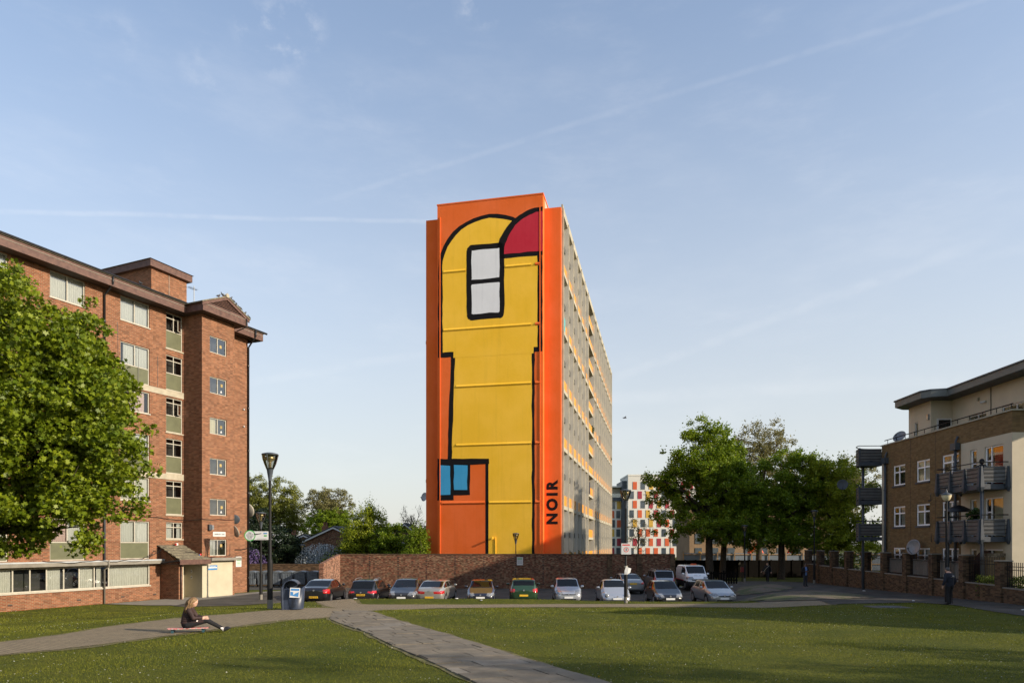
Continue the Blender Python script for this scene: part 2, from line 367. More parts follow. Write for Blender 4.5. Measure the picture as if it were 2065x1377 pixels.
# ------------------------------------------------------------------ ground, paths, car park
def lawnmat():
    m, nt, b = newmat('mown_lawn')
    co = N(nt, 'ShaderNodeTexCoord').outputs['Object']
    n1 = N(nt, 'ShaderNodeTexNoise', {'Vector': co, 'Scale': .35, 'Detail': 6., 'Roughness': .65})
    n2 = N(nt, 'ShaderNodeTexNoise', {'Vector': co, 'Scale': 14., 'Detail': 5., 'Roughness': .7})
    n3 = N(nt, 'ShaderNodeTexNoise', {'Vector': co, 'Scale': 1.3, 'Detail': 6., 'Roughness': .7})
    a = N(nt, 'ShaderNodeMixRGB', {0: N(nt, 'ShaderNodeMapRange', {'Value': n1.outputs['Fac'], 1: .35, 2: .65}).outputs[0], 1: (.062, .082, .005, 1), 2: (.145, .142, .014, 1)})
    bb = N(nt, 'ShaderNodeMixRGB', {0: N(nt, 'ShaderNodeMapRange', {'Value': n2.outputs['Fac'], 1: .35, 2: .7}).outputs[0], 1: (.045, .055, .008, 1), 2: a.outputs[0]})
    c = N(nt, 'ShaderNodeMixRGB', {0: N(nt, 'ShaderNodeMapRange', {'Value': n3.outputs['Fac'], 1: .60, 2: .78, 3: 0., 4: .55}).outputs[0], 1: bb.outputs[0], 2: (.17, .13, .05, 1)})
    nt.links.new(c.outputs[0], b.inputs['Base Color']); setin(b, Roughness=.95); b.inputs['Specular IOR Level'].default_value = .15
    bp = N(nt, 'ShaderNodeBump', {'Height': n2.outputs['Fac'], 'Strength': .9, 'Distance': .05}); nt.links.new(bp.outputs[0], b.inputs['Normal'])
    return m
MT['lawn'] = lawnmat()
def pavermat():
    m, nt, b = newmat('block_paving')
    co = N(nt, 'ShaderNodeTexCoord').outputs['Object']
    mp = N(nt, 'ShaderNodeMapping', {'Vector': co, 'Rotation': (0, 0, R(38))})
    bt = N(nt, 'ShaderNodeTexBrick', {'Vector': mp.outputs[0], 'Color1': (.255, .203, .132, 1), 'Color2': (.20, .16, .105, 1), 'Mortar': (.045, .045, .026, 1), 'Scale': 1., 'Mortar Size': .008,
           'Mortar Smooth': .1, 'Brick Width': .22, 'Row Height': .11})
    n1 = N(nt, 'ShaderNodeTexNoise', {'Vector': co, 'Scale': .8, 'Detail': 7., 'Roughness': .7})
    c = N(nt, 'ShaderNodeMixRGB', {0: N(nt, 'ShaderNodeMapRange', {'Value': n1.outputs['Fac'], 1: .4, 2: .75, 3: 0., 4: .5}).outputs[0], 1: bt.outputs['Color'], 2: (.26, .205, .128, 1)})
    nt.links.new(c.outputs[0], b.inputs['Base Color']); setin(b, Roughness=.93); b.inputs['Specular IOR Level'].default_value = .25
    bp = N(nt, 'ShaderNodeBump', {'Height': bt.outputs['Fac'], 'Strength': .7, 'Distance': -.01}); nt.links.new(bp.outputs[0], b.inputs['Normal'])
    return m
MT['paver'] = pavermat()
def dirtmat():
    m, nt, b = newmat('bare_trodden_earth')
    co = N(nt, 'ShaderNodeTexCoord').outputs['Object']
    n1 = N(nt, 'ShaderNodeTexNoise', {'Vector': co, 'Scale': .55, 'Detail': 7., 'Roughness': .7})
    n2 = N(nt, 'ShaderNodeTexNoise', {'Vector': co, 'Scale': 22., 'Detail': 4.})
    d = N(nt, 'ShaderNodeMixRGB', {0: n2.outputs['Fac'], 1: (.085, .066, .045, 1), 2: (.16, .125, .09, 1)})
    c = N(nt, 'ShaderNodeMixRGB', {0: N(nt, 'ShaderNodeMapRange', {'Value': n1.outputs['Fac'], 1: .45, 2: .58}).outputs[0], 1: d.outputs[0], 2: (.05, .065, .018, 1)})
    nt.links.new(c.outputs[0], b.inputs['Base Color']); setin(b, Roughness=.95)
    bp = N(nt, 'ShaderNodeBump', {'Height': n2.outputs['Fac'], 'Strength': .8, 'Distance': .04}); nt.links.new(bp.outputs[0], b.inputs['Normal'])
    return m
MT['dirt'] = dirtmat()

xs = np.unique(np.concatenate([np.linspace(-900, -60, 15), np.arange(-60, -28, 2), np.arange(-28, 30, .5), np.arange(30, 70, 2), np.linspace(70, 900, 15)]))
ys = np.unique(np.concatenate([np.linspace(-300, -20, 8), np.arange(-20, 6, 2), np.arange(6, 48, .4), np.arange(48, 80, 1), np.arange(80, 200, 8), np.linspace(200, 1800, 12)]))
GX, GY = np.meshgrid(xs, ys); GZ = terr(GX, GY)
nx, ny = len(xs), len(ys)
me = bpy.data.meshes.new('ground')
me.from_pydata(np.stack([GX.ravel(), GY.ravel(), GZ.ravel()], 1).tolist(), [], [(j*nx+i, j*nx+i+1, (j+1)*nx+i+1, (j+1)*nx+i) for j in range(ny-1) for i in range(nx-1)])
tag(obj('ground', me, 'lawn', None, True), kind='structure')

PA_L = [(-14.5, 9.2), (-12.6, 12.8), (-11.53, 15.4), (-11.3, 17.06), (-11.45, 19.2), (-11.1, 20.9), (-10.16, 22.1), (-9.26, 22.66), (-8.2, 23.9), (-7.5, 25.6), (-7.7, 29), (-8.3, 32.4), (-9.3, 34.1),
        (-10.6, 37), (-11.4, 39.6), (-8.6, 39.6), (-8.6, 37), (-7.9, 35.4), (-7.07, 35.1), (-2.1, 35.1), (3.8, 35.45), (9.5, 35.6), (13.3, 36.1), (15.6, 34.7), (14.9, 31.9), (12.4, 33.1), (8.9, 33.5), (.8, 33.4), (-2, 32.9),
        (-3.76, 32.0), (-4.7, 29.5), (-5.2, 25.9), (-5.3, 24.6), (-5.9, 22.2), (-6.3, 21.7), (-7.39, 20.7), (-7.92, 19), (-8.5, 16.9), (-8.9, 15.4), (-9.3, 14), (-9.9, 13.2), (-11.5, 9.2)]
PA_ = tag(drape('brick_path', PA_L, 'paver', .018, .4, .05), kind='structure')
# slab path running towards the camera
Bl = [(-5.9, 22.2), (-5.73, 21.5), (-3.83, 17.8), (-2.53, 14.6), (-1.42, 12.1), (-.55, 10), (.2, 7.6)]
Br = [(-5.2, 25.4), (-5.13, 24.9), (-3.24, 20.7), (-1.76, 17.5), (-.47, 14.4), (.29, 12.46), (1.37, 10.04), (2.4, 7.6)]
PB = Bl+Br[::-1]
sp = tag(drape('slab_path', PB, pm('mossy_joint_earth', (.045, .042, .026), .95, .3, 8), .014, .4, .04), kind='structure')
# individual paving slabs: courses laid square to the path
import itertools
ang = math.atan2(10.04-20.7, 1.37+3.24)
ax = (math.cos(ang), math.sin(ang)); ay = (-ax[1], ax[0])
SLABM = [pm('paving_slab_%s' % n, c, .92, .22, 2.4, .5, 90, c2=c2) for n, c, c2 in (('warm', (.155, .130, .092), (.18, .150, .108)), ('grey', (.142, .121, .089), (.168, .143, .106)), ('pale', (.18, .158, .122), (.20, .175, .138)), ('dark', (.122, .105, .078), (.15, .129, .096)))]
def clip_poly(poly, clip):
    """Sutherland-Hodgman against a convex-ish local clip line list"""
    for (p, q) in clip:
        out = []
        for i in range(len(poly)):
            a, b = poly[i], poly[(i+1) % len(poly)]
            sa = (q[0]-p[0])*(a[1]-p[1])-(q[1]-p[1])*(a[0]-p[0]); sb = (q[0]-p[0])*(b[1]-p[1])-(q[1]-p[1])*(b[0]-p[0])
            if sa >= 0: out.append(a)
            if sa*sb < 0: t = sa/(sa-sb); out.append((a[0]+(b[0]-a[0])*t, a[1]+(b[1]-a[1])*t))
        poly = out
        if len(poly) < 3: return None
    return poly
o0 = (-5.6, 25.4); row = 0; s = -2.0
while s < 21:
    w = .62; t = -3.2-(.45 if row % 2 else 0); row += 1
    while t < 3.6:
        ln = random.choice((.9, .9, .62))
        cs = [(o0[0]+ax[0]*a+ay[0]*b, o0[1]+ax[1]*a+ay[1]*b) for a, b in ((s, t), (s+w-.02, t), (s+w-.02, t+ln-.02), (s, t+ln-.02))]
        cx, cy = sum(c[0] for c in cs)/4, sum(c[1] for c in cs)/4
        t += ln
        if not (7.4 < cy < 26): continue
        near = [c for c in cs+[(cx, cy)] if inpoly([c[0]], [c[1]], PB)[0]]
        if not near: continue
        clip = []
        for pl, sg in ((Bl, 1), (Br, -1)):
            for a, b in zip(pl, pl[1:]):
                if min(a[1], b[1])-.5 < cy < max(a[1], b[1])+.5: clip.append((a, b) if sg > 0 else (b, a))
        pl = clip_poly(cs, clip)
        if not pl: continue
        tx, ty, dz = random.uniform(-.014, .014), random.uniform(-.014, .014), random.uniform(0, .014)
        zz = [gz(*p)+.022+dz+tx*(p[0]-cx)+ty*(p[1]-cy) for p in pl]
        n = len(pl); mb = MB()
        mb.add([(p[0], p[1], z-.03) for p, z in zip(pl, zz)]+[(p[0], p[1], z) for p, z in zip(pl, zz)], [tuple(range(n, 2*n))]+[(i, (i+1) % n, n+(i+1) % n, n+i) for i in range(n)])
        mi = random.choices(range(4), (5, 4, .5, 2))[0]
        mb.build('slab', SLABM[mi], sp)
    s += w

MT['dry'] = pm('dry_worn_edge', (.10, .082, .034), .95, .35, 3.5, .8, 40, c2=(.14, .125, .045), bdist=.03)
def worn_edge(name, poly, wmax, y_rng):
    """irregular fringe of trodden, dried turf beside a path"""
    b = resamp(poly, .22); n = len(b); A = sum(b[i][0]*b[(i+1) % n][1]-b[(i+1) % n][0]*b[i][1] for i in range(n)); sg = 1 if A > 0 else -1
    w = smooth_closed([random.random()**2 for _ in b])
    V = []; F = []
    for i in range(n):
        p, q = b[i-1], b[(i+1) % n]; L_ = math.hypot(q[0]-p[0], q[1]-p[1])+1e-9; nx_, ny_ = (q[1]-p[1])/L_*sg, -(q[0]-p[0])/L_*sg
        o = .02+wmax*w[i]
        for d in (-.12, o): x, y = b[i][0]+nx_*d, b[i][1]+ny_*d; V.append((x, y, gz(x, y)+.010))
    F = [(2*i, 2*i+1, (2*i+3) % (2*n), (2*i+2) % (2*n)) for i in range(n) if y_rng[0] < b[i][1] < y_rng[1]]
    me = bpy.data.meshes.new(name); me.from_pydata(V, [], F); me.update(); return tag(obj(name, me, 'dry', None, True), kind='structure')
def smooth_closed(a):
    a = np.array(a)
    for _ in range(3): a = (np.roll(a, 1)+2*a+np.roll(a, -1))/4
    return a/a.max()
worn_edge('worn_turf_edge', PA_L, .4, (9, 37)); worn_edge('worn_turf_edge', PB, .16, (8, 25))
CP = [(-19.0, 40.4), (-17.2, 48.9), (-16, 52), (-26, 52.2), (-26, 59.6), (-17, 59.6), (-16.0, 56.8), (16.5, 56.8), (15.4, 47), (13.9, 41.5), (12.9, 38.45), (-11.2, 38.45), (-14.2, 37.4), (-17.6, 36.6), (-18.6, 37.2)]
tag(drape('car_park', CP, 'asphalt', .02, .5), kind='structure')
AS = [(15.0, 31.9), (19.57, 32.9), (20.1, 31.0), (18.7, 26.4), (18.2, 24.3), (16.6, 17), (21.6, 17), (22.9, 30.4), (23.65, 33), (24.1, 36.5), (24.5, 41), (26.3, 54), (27.0, 61), (22.5, 64), (14.6, 58.5), (14.3, 46), (12.9, 38.5), (13.3, 36.1), (15.6, 34.7)]
tag(drape('asphalt_path', AS, 'asphalt', .024, .5, .03), kind='structure')
I1 = [(14.1, 43.5), (17.2, 51), (20.6, 55), (21.5, 54.5), (20.8, 50), (17.5, 44.7), (15.3, 42.3)]
I2 = [(13.6, 41.3), (15.5, 41.3), (18.4, 44.4), (20.2, 45.3), (20.6, 41), (19.8, 36.9), (15.4, 34.9), (13.9, 36), (13, 37.4)]
def mound(poly, h):
    cx, cy = np.mean([p[0] for p in poly]), np.mean([p[1] for p in poly])
    def f(x, y):
        d = min(abs(geo_dist((x, y), a, b)) for a, b in zip(poly, poly[1:]+poly[:1]))
        return h*min(1, d/1.2)
    return f
def geo_dist(p, a, b):
    ax_, ay_ = b[0]-a[0], b[1]-a[1]; t = max(0, min(1, ((p[0]-a[0])*ax_+(p[1]-a[1])*ay_)/(ax_*ax_+ay_*ay_+1e-9)))
    return math.hypot(p[0]-a[0]-ax_*t, p[1]-a[1]-ay_*t)
tag(drape('grass_island', I1, 'dirt', .04, .5, .15, zf=mound(I1, .22)), kind='structure')
tag(drape('worn_earth_island', I2, 'dirt', .04, .5, .15, zf=mound(I2, .12)), kind='structure')
PV = [(-22.8, 38.2), (-20.5, 43.5), (-16.9, 50), (-16.2, 50), (-17.6, 46), (-18.7, 41), (-18.4, 37.4), (-20, 37.4)]
tag(drape('entrance_pavement', PV, 'con_grey', .028, .5), kind='structure')
# manhole cover in the lawn
mh = thing('manhole_cover', 'worn concrete manhole surround set in the lawn near the asphalt path', 'manhole cover', (16.3, 29.6, gz(16.3, 29.6)))
MB().box(-.8, .8, -.55, .55, -.05, .03).build('surround', pm('dirty_concrete', (.085, .08, .065), .9, .3, 4, .4, 30), mh, bevel=.02)
MB().box(-.35, .35, -.3, .3, .025, .042).build('cover', 'dark_grey', mh)

# ------------------------------------------------------------------ grass blades and daisies
def polys_mesh(name, verts, k, mat, kind=None, parent=None, smooth=False):
    """mesh of many k-gons; verts (n,k,3)"""
    n = verts.shape[0]; me = bpy.data.meshes.new(name)
    me.vertices.add(n*k); me.vertices.foreach_set('co', verts.reshape(-1).astype(np.float32))
    me.loops.add(n*k); me.loops.foreach_set('vertex_index', np.arange(n*k, dtype=np.int32))
    me.polygons.add(n); me.polygons.foreach_set('loop_start', np.arange(0, n*k, k, dtype=np.int32))
    me.update(calc_edges=True); me.validate()
    o = obj(name, me, mat, parent, smooth)
    if kind: o['kind'] = kind
    return o
MT['blade'] = leafmat('grass_blade', (.066, .092, .004), (.26, .255, .022), .3, .7)
HARD = [PA_L, PB, CP, AS, PV]
def on_lawn(x, y, marg=0):
    k = np.ones(x.shape, bool)
    for p in HARD: k &= ~inpoly(x, y, p)
    # the brick apartment block and the car park drop
    k &= ~((y > 37.6) & (x > -19) & (x < 13.5))
    tt = (x+20.96)*.9149+(y-43.58)*-.4036
    k &= tt > .05
    return k
B = []
for (y0, y1, dens, h, w) in ((8.3, 13, 900, .030, .0065), (13, 18, 560, .034, .009), (18, 25, 300, .038, .013), (25, 38, 150, .042, .020)):
    n = int((y1-y0)*(1.62*y1+4)*dens); y = RN.uniform(y0, y1, n); x = RN.uniform(-.81*y1-2, .81*y1+2, n)
    k = (np.abs(x) < .79*y+1.5) & on_lawn(x+RN.normal(0, .09, n), y+RN.normal(0, .14, n)); x = x[k]; y = y[k]; n = len(x)
    z = terr(x, y); a = RN.uniform(0, 2*PI, n); lean = RN.uniform(0, .8, n)*h; la = RN.uniform(0, 2*PI, n)
    hh = h*RN.uniform(.5, 1.25, n)*(.75+.5*np.sin(x*1.3+np.sin(y*.9)*2)*np.sin(y*1.1+1))
    dx, dy = np.cos(a)*w*.5, np.sin(a)*w*.5
    v = np.stack([np.stack([x-dx, y-dy, z-.005], 1), np.stack([x+dx, y+dy, z-.005], 1), np.stack([x+np.cos(la)*lean, y+np.sin(la)*lean, z+np.maximum(hh, .012)], 1)], 1)
    B.append(v)
polys_mesh('grass', np.concatenate(B), 3, 'blade', 'stuff')
def discs(name, n, r, mat, hgt, seedxy, lim=(8.5, 34)):
    y = lim[0]+(lim[1]-lim[0])*RN.random(n)**1.1; x = RN.uniform(-1, 1, n)*(.79*y+1)
    cl = np.sin(x*.8+seedxy)*np.sin(y*.7-seedxy)+.5*np.sin(x*2.1+1)*np.sin(y*1.7)
    k = on_lawn(x, y) & (cl+RN.uniform(-.9, .9, n) > -.1); x = x[k]; y = y[k]; z = terr(x, y)+hgt
    a = np.arange(6)*PI/3; tx, ty = RN.uniform(-.5, .5, len(x)), RN.uniform(-.9, -.1, len(x))
    rr = r*RN.uniform(.6, 1.2, len(x))
    v = np.stack([np.stack([x+rr*np.cos(t), y+rr*np.sin(t), z+rr*(np.cos(t)*tx-np.sin(t)*ty*-1)], 1) for t in a], 1)
    return polys_mesh(name, v, 6, mat, 'stuff')
discs('daisies', 7500, .0115, pm('daisy_petal', (.80, .80, .76), .7, .05), .034, .4)
discs('dandelions', 90, .018, pm('dandelion_yellow', (.8, .5, .02), .7, .1), .034, 2.)

# ------------------------------------------------------------------ building helpers (local x along the wall, y into the building)
def wall_holes(mb, x0, x1, z0, z1, holes, depth=.12, y=0.):
    X = sorted({x0, x1}|{h[0] for h in holes}|{h[1] for h in holes}); Z = sorted({z0, z1}|{h[2] for h in holes}|{h[3] for h in holes})
    X = [v for v in X if x0 <= v <= x1]; Z = [v for v in Z if z0 <= v <= z1]
    for a, b in zip(X, X[1:]):
        run = None
        for c, d in zip(Z, Z[1:]):
            mx, mz = (a+b)/2, (c+d)/2
            if any(h[0] < mx < h[1] and h[2] < mz < h[3] for h in holes):
                if run is not None: mb.quad((a, y, run), (b, y, run), (b, y, c), (a, y, c)); run = None
            elif run is None: run = c
        if run is not None: mb.quad((a, y, run), (b, y, run), (b, y, z1), (a, y, z1))
    for (a, b, c, d) in holes:
        e = y+depth
        mb.quad((a, y, c), (b, y, c), (b, e, c), (a, e, c)); mb.quad((a, y, d), (a, e, d), (b, e, d), (b, y, d))
        mb.quad((a, y, c), (a, e, c), (a, e, d), (a, y, d)); mb.quad((b, y, c), (b, y, d), (b, e, d), (b, e, c))
def curtain_mesh(x0, x1, z0, z1, y, amp=.025, wave=.11):
    mb = MB(); n = max(4, int((x1-x0)/wave*5)); p = random.random()*6
    vs = []
    for i in range(n+1):
        x = x0+(x1-x0)*i/n; d = amp*math.sin(p+2*PI*(x-x0)/wave+.6*math.sin(9*x))
        vs += [(x, y+d, z0), (x, y+d*.7, z1)]
    mb.add(vs, [(2*i, 2*i+2, 2*i+3, 2*i+1) for i in range(n)])
    return mb
def window(par, x0, x1, z0, z1, y=.06, fw=.055, vs=(), hs=(), mat='offwhite', glass='glass', curt=None, room=True, panel=None, pmat='green_panel', name='window', cells=None, sill=None):
    """framed window: frame (part) > panes, curtains, room behind, spandrel panel (sub-parts).
    vs: upright bars, hs: cross bars (absolute); panel: top height of an opaque lower panel"""
    m = MB()
    m.box(x0, x1, y, y+.07, z0, z0+fw).box(x0, x1, y, y+.07, z1-fw, z1).box(x0, x0+fw, y+.002, y+.068, z0+fw, z1-fw).box(x1-fw, x1, y+.002, y+.068, z0+fw, z1-fw)
    for v in vs: m.box(v-fw*.45, v+fw*.45, y+.004, y+.066, (panel or z0)+fw*.5, z1-fw)
    if panel: m.box(x0+fw, x1-fw, y+.003, y+.067, panel-fw*.5, panel+fw*.5)
    hz = []
    for h in hs:
        a, b, z = h if hasattr(h, '__len__') else (x0+fw, x1-fw, h)
        m.box(a, b, y+.006, y+.064, z-fw*.45, z+fw*.45)
    f = m.build(name, mat, par)
    X = [x0]+list(vs)+[x1]; zb = panel or z0
    for i, (a, b) in enumerate(zip(X, X[1:])):
        MB().quad((a+.02, y+.035, zb+.02), (b-.02, y+.035, zb+.02), (b-.02, y+.035, z1-.02), (a+.02, y+.035, z1-.02)).build('pane', glass, f)
        c = curt[i % len(curt)] if curt else None
        if c:
            cm, fr0, fr1, fz = c if isinstance(c, tuple) else (c, 0, 1, 0)
            curtain_mesh(a+.02+(b-a)*fr0, a-.02+(b-a)*fr1, zb+.04+(z1-zb)*fz, z1-.03, y+.13).build('curtain', cm, f)
    if panel: MB().box(x0+fw, x1-fw, y+.02, y+.045, z0+fw, panel-fw*.5).build('spandrel_panel', pmat, f)
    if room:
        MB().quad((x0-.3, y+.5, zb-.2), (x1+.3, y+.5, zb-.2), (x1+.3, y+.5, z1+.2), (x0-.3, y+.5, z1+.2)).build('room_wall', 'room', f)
    if sill: MB().box(x0-.05, x1+.05, -.05, y+.05, z0-.06, z0-.002).build('sill', sill, f)
    return f
def dish(par, c, r, yaw, mat='lead', name='satellite_dish', label=None, tilt=20):
    """offset satellite dish with arm; faces local direction yaw"""
    o = bpy.data.objects.new(name, None)
    C.objects.link(o); o.location = c; o.rotation_euler = (R(90-tilt), 0, yaw)
    if par is not None: o.parent = par
    if label: tag(o, label, 'satellite dish', 'satellite dishes')
    m = MB(); m.lathe([(0.001, -.16*r), (r*.5, -.12*r), (r*.85, -.03*r), (r, .02*r), (r*1.01, 0), (r*.85, -.06*r), (r*.5, -.15*r), (.001, -.19*r)], n=20); m.build('reflector', mat, o, True)
    MB().tube([(0, -r*.9, 0), (0, -r*.55, r*.75), (0, -r*.35, r*.85)], .018, 6).build('feed_arm', 'dark_grey', o)
    MB().box(-.04, .04, -r*.35-.04, -r*.35+.05, r*.8, r*.95).build('receiver', 'dark_grey', o)
    return o
def pipe(par, pts, r, mat='black', name='drainpipe', clips=()):
    p = MB().tube(pts, r, 8).build(name, mat, par, True)
    for z in clips: MB().lathe([(r*1.35, -.04), (r*1.35, .04)], (pts[-1][0], pts[-1][1], z), 8).build('bracket', mat, p)
    return p

# ------------------------------------------------------------------ left: brick apartment block
UL = math.atan2(.9149, .4036)
LB = thing('apartment_block', 'red brick apartment block with purple brown eaves, left of the mural tower', 'building', (-20.96, 43.58, 0), UL)
T0, TE = -34., 5.4
WT = [17.82, 15.18, 12.52, 9.96, 7.37, 4.75]
main_h = []; wins = []
COLS = [(-4.35, -2.45), (-8.35, -6.45), (-12.3, -10.4), (-16.3, -14.4), (-20.3, -18.4)]
for ci, (a, b) in enumerate(COLS):
    for k, zt in enumerate(WT):
        low = (1.4, 2.22, 1.28, 2.24, 1.4, 2.25)[k]; main_h.append((a, b, zt-low, zt)); wins.append((ci, k, a, b, zt-low, zt))
STW = [(17.8, 15.57, 16.69), (15.16, 12.99, 14.05), (12.52, 10.36, 11.42), (9.97, 7.80, 8.87), (7.34, 5.22, 6.3), (4.75, 3.7, None)]
for zt, zb, p in STW: main_h.append((-1.29, -.08, zb, zt))
GS = (-11.9, -2.43, .9, 2.15); main_h.append(GS)
mb = MB(); wall_holes(mb, T0, TE, -.6, 18.0, main_h, .1)
mb.quad((TE, 0, -.6), (TE, 11, -.6), (TE, 11, 18), (TE, 0, 18)).quad((T0, 0, -.6), (T0, 11, -.6), (T0, 11, 18), (T0, 0, 18)).quad((T0, 11, -.6), (TE, 11, -.6), (TE, 11, 18), (T0, 11, 18))
mb.build('brick_wall', 'brick_red', LB)
CU = ['curtain', 'curtain_w', 'curtain_p', None]
for ci, k, a, b, z0, z1 in wins:
    panel = z1-1.27 if k in (1, 3, 5) else None
    cu = {0: ['curtain', 'curtain'], 1: [('curtain', .3, 1, .0), 'curtain'], 2: [('curtain_p', .55, 1, 0), ('curtain_p', .1, .8, 0)], 3: [None, 'curtain'], 4: ['curtain_w', 'curtain_w'], 5: ['curtain', 'curtain']}[k] if ci == 0 else [random.choice(CU), random.choice(CU)]
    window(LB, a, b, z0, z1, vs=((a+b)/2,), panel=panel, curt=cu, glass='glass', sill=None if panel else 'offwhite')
for i, (zt, zb, p) in enumerate(STW):
    a, b = -1.29, -.08; md = a+.58
    f = window(LB, a, b, zb, zt, vs=(md,), hs=[(a+.05, b-.05, zt-.32)], panel=p, curt=[None, None] if i < 5 else ['curtain', ('curtain', .5, 1, 0)], glass='glass')
    if i in (0, 2):   # casements left ajar
        c = MB(); c.box(0, .48, -.02, .02, 0, .04).box(0, .48, -.02, .02, .66, .70).box(0, .035, -.02, .02, .04, .66).box(.445, .48, -.02, .02, .04, .66)
        cs = c.build('open_casement', 'offwhite', LB); cs.location = (b-.06, .05, (p or zb)+.06); cs.rotation_euler = (0, 0, R(205))
        MB().quad((.03, 0, .03), (.45, 0, .03), (.45, 0, .67), (.03, 0, .67)).build('pane', 'glass_sky', cs)
for z in (12.6, 7.4):
    MB().box(-12.6, -.0, -.035, .05, z, z+.35).build('concrete_band', 'concrete', LB)
for zt, zb, p in STW: MB().box(-1.36, -.02, -.045, .05, zb-.075, zb-.003).build('sill', 'concrete', LB)
# ground floor window strip
gv = [-10.16, -9.33, -8.5, -7.6, -6.76, -5.9, -5.05]
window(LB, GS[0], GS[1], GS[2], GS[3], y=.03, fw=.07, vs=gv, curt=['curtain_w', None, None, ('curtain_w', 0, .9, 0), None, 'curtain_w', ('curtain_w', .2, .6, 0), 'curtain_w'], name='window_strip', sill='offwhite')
MB().box(-26, -1.7, -.42, .0, 2.2, 2.45).build('canopy_slab', 'con_grey', LB)
MB().box(-26, -1.7, -.44, -.40, 2.39, 2.47).build('canopy_felt_edge', 'lead', LB)
for x in (-10.3, -6.8, -4.2, -2.1):
    MB().box(x-.11, x+.11, -.012, .02, .28, .36).build('air_brick', 'dark_brown', LB)
# projecting stair bay
mb = MB(); bh = [(.61, 1.97, 2.62+2.6*k, 3.68+2.6*k) for k in range(6)]
wall_holes(mb, 0, 2.62, 2.3, 18.0, bh, .1, -1.6)
mb.quad((0, 0, 2.3), (0, -1.6, 2.3), (0, -1.6, 18), (0, 0, 18)).quad((2.62, 0, -.6), (2.62, -1.6, -.6), (2.62, -1.6, 18), (2.62, 0, 18)).quad((0, 0, 2.3), (2.62, 0, 2.3), (2.62, -1.6, 2.3), (0, -1.6, 2.3))
mb.quad((2.45, -1.6, -.6), (2.62, -1.6, -.6), (2.62, -1.6, 2.3), (2.45, -1.6, 2.3))
mb.build('stair_bay_wall', 'brick_red', LB)
for k in range(6):
    z0 = 2.62+2.6*k
    f = window(LB, .61, 1.97, z0, z0+1.06, y=-1.54, vs=(1.27,), curt=[None if k > 0 else ('curtain', .0, .9, 0), None] if k != 3 else ['blind', None], glass='glass_pale', sill='offwhite')
    for (xx, zz, s, mm) in ((1.60+.05*math.sin(k*2.1), z0+.60+.06*math.cos(k*3), .085, 'yellow_notice'), (1.60, z0+.26, .085, 'white')):
        if k in (0, 5) and mm == 'white': continue
        if mm == 'yellow_notice':
            mm = MT.setdefault('yellow_notice', pm('yellow_notice', (.34, .25, .09), .6, .3))
            n = MB(); n.prism([(xx+s*c, zz+s*1.15*d) for c, d in ((-.8, -1), (.8, -1), (1, -.7), (1, .7), (.8, 1), (-.8, 1), (-1, .7), (-1, -.7))], -1.512, -1.508); n.build('window_notice', mm, f)
        else:
            MB().prism([(xx-s, zz-s), (xx+s, zz-s), (xx, zz+s)], -1.512, -1.508).build('window_notice', mm, f)
# white painted ground floor of the bay and lobby recess
m = MB(); m.box(0.0, 2.45, -1.62, -1.5, -.5, 2.3); m.build('painted_front_wall', 'white_paint', LB)
MB().box(0.0, .12, -1.5, 0, -.5, 2.3).build('painted_side_wall', 'white_paint', LB)
MB().box(-1.72, .0, -.06, -.003, -.5, 2.3).build('painted_lobby_wall', 'white_paint', LB)
m = MB(); m.box(-1.72, -1.44, -1.6, -.005, -.5, 2.2).prism([(-1.6, 2.2), (-.005, 2.2), (-.005, 3.25)], -1.72, -1.6, 'x'); m.build('porch_side_wall', 'brick_red', LB)
MB().box(-1.44, -1.36, -1.58, -.1, -.5, 2.2).build('porch_jamb', 'white_paint', LB)
# tiled porch roof: each course of tiles is a strip with its own step
for r_ in range(6):
    f0, f1 = r_/6, (r_+1)/6
    y0, z0, y1, z1 = -1.95+1.95*f0, 2.42+.90*f0, -1.95+1.95*f1+.04, 2.42+.90*f1
    x = -1.95
    while x < .35:
        w = min(.33, .38-x); a, b = x+.004, x+w-.004
        if r_ > 0 and a > 0 and y1 > -1.6: x += w; continue
        zz = random.uniform(0, .012)
        MB().add([(a, y0, z0+.05+zz), (b, y0, z0+.05+zz), (b, y1, z1+.02), (a, y1, z1+.02), (a, y0, z0+.0), (b, y0, z0+.0), (b, y1, z1-.03), (a, y1, z1-.03)], [(0, 1, 2, 3), (0, 4, 5, 1), (1, 5, 6, 2), (3, 7, 4, 0)]).build('roof_tile', 'tile', LB)
        x += w
MB().box(-1.95, .36, -1.99, -1.96, 2.14, 2.44).build('porch_fascia', 'brown_wood', LB)
MB().box(-1.95, .36, -1.96, -.05, 2.15, 2.19).build('porch_soffit', 'dark_brown', LB)
MB().tube([(-1.99, -2.0, 2.4), (-1.99, -.1, 2.2)], .05, 6).build('porch_gutter', 'black', LB)
MB().box(.36, 2.95, -1.95, -1.6, 2.31, 2.5).build('entrance_canopy', 'con_grey', LB, bevel=.02)
pipe(LB, [(-1.60, -1.66, 2.2), (-1.60, -1.66, -.05)], .035, clips=(1.5,))
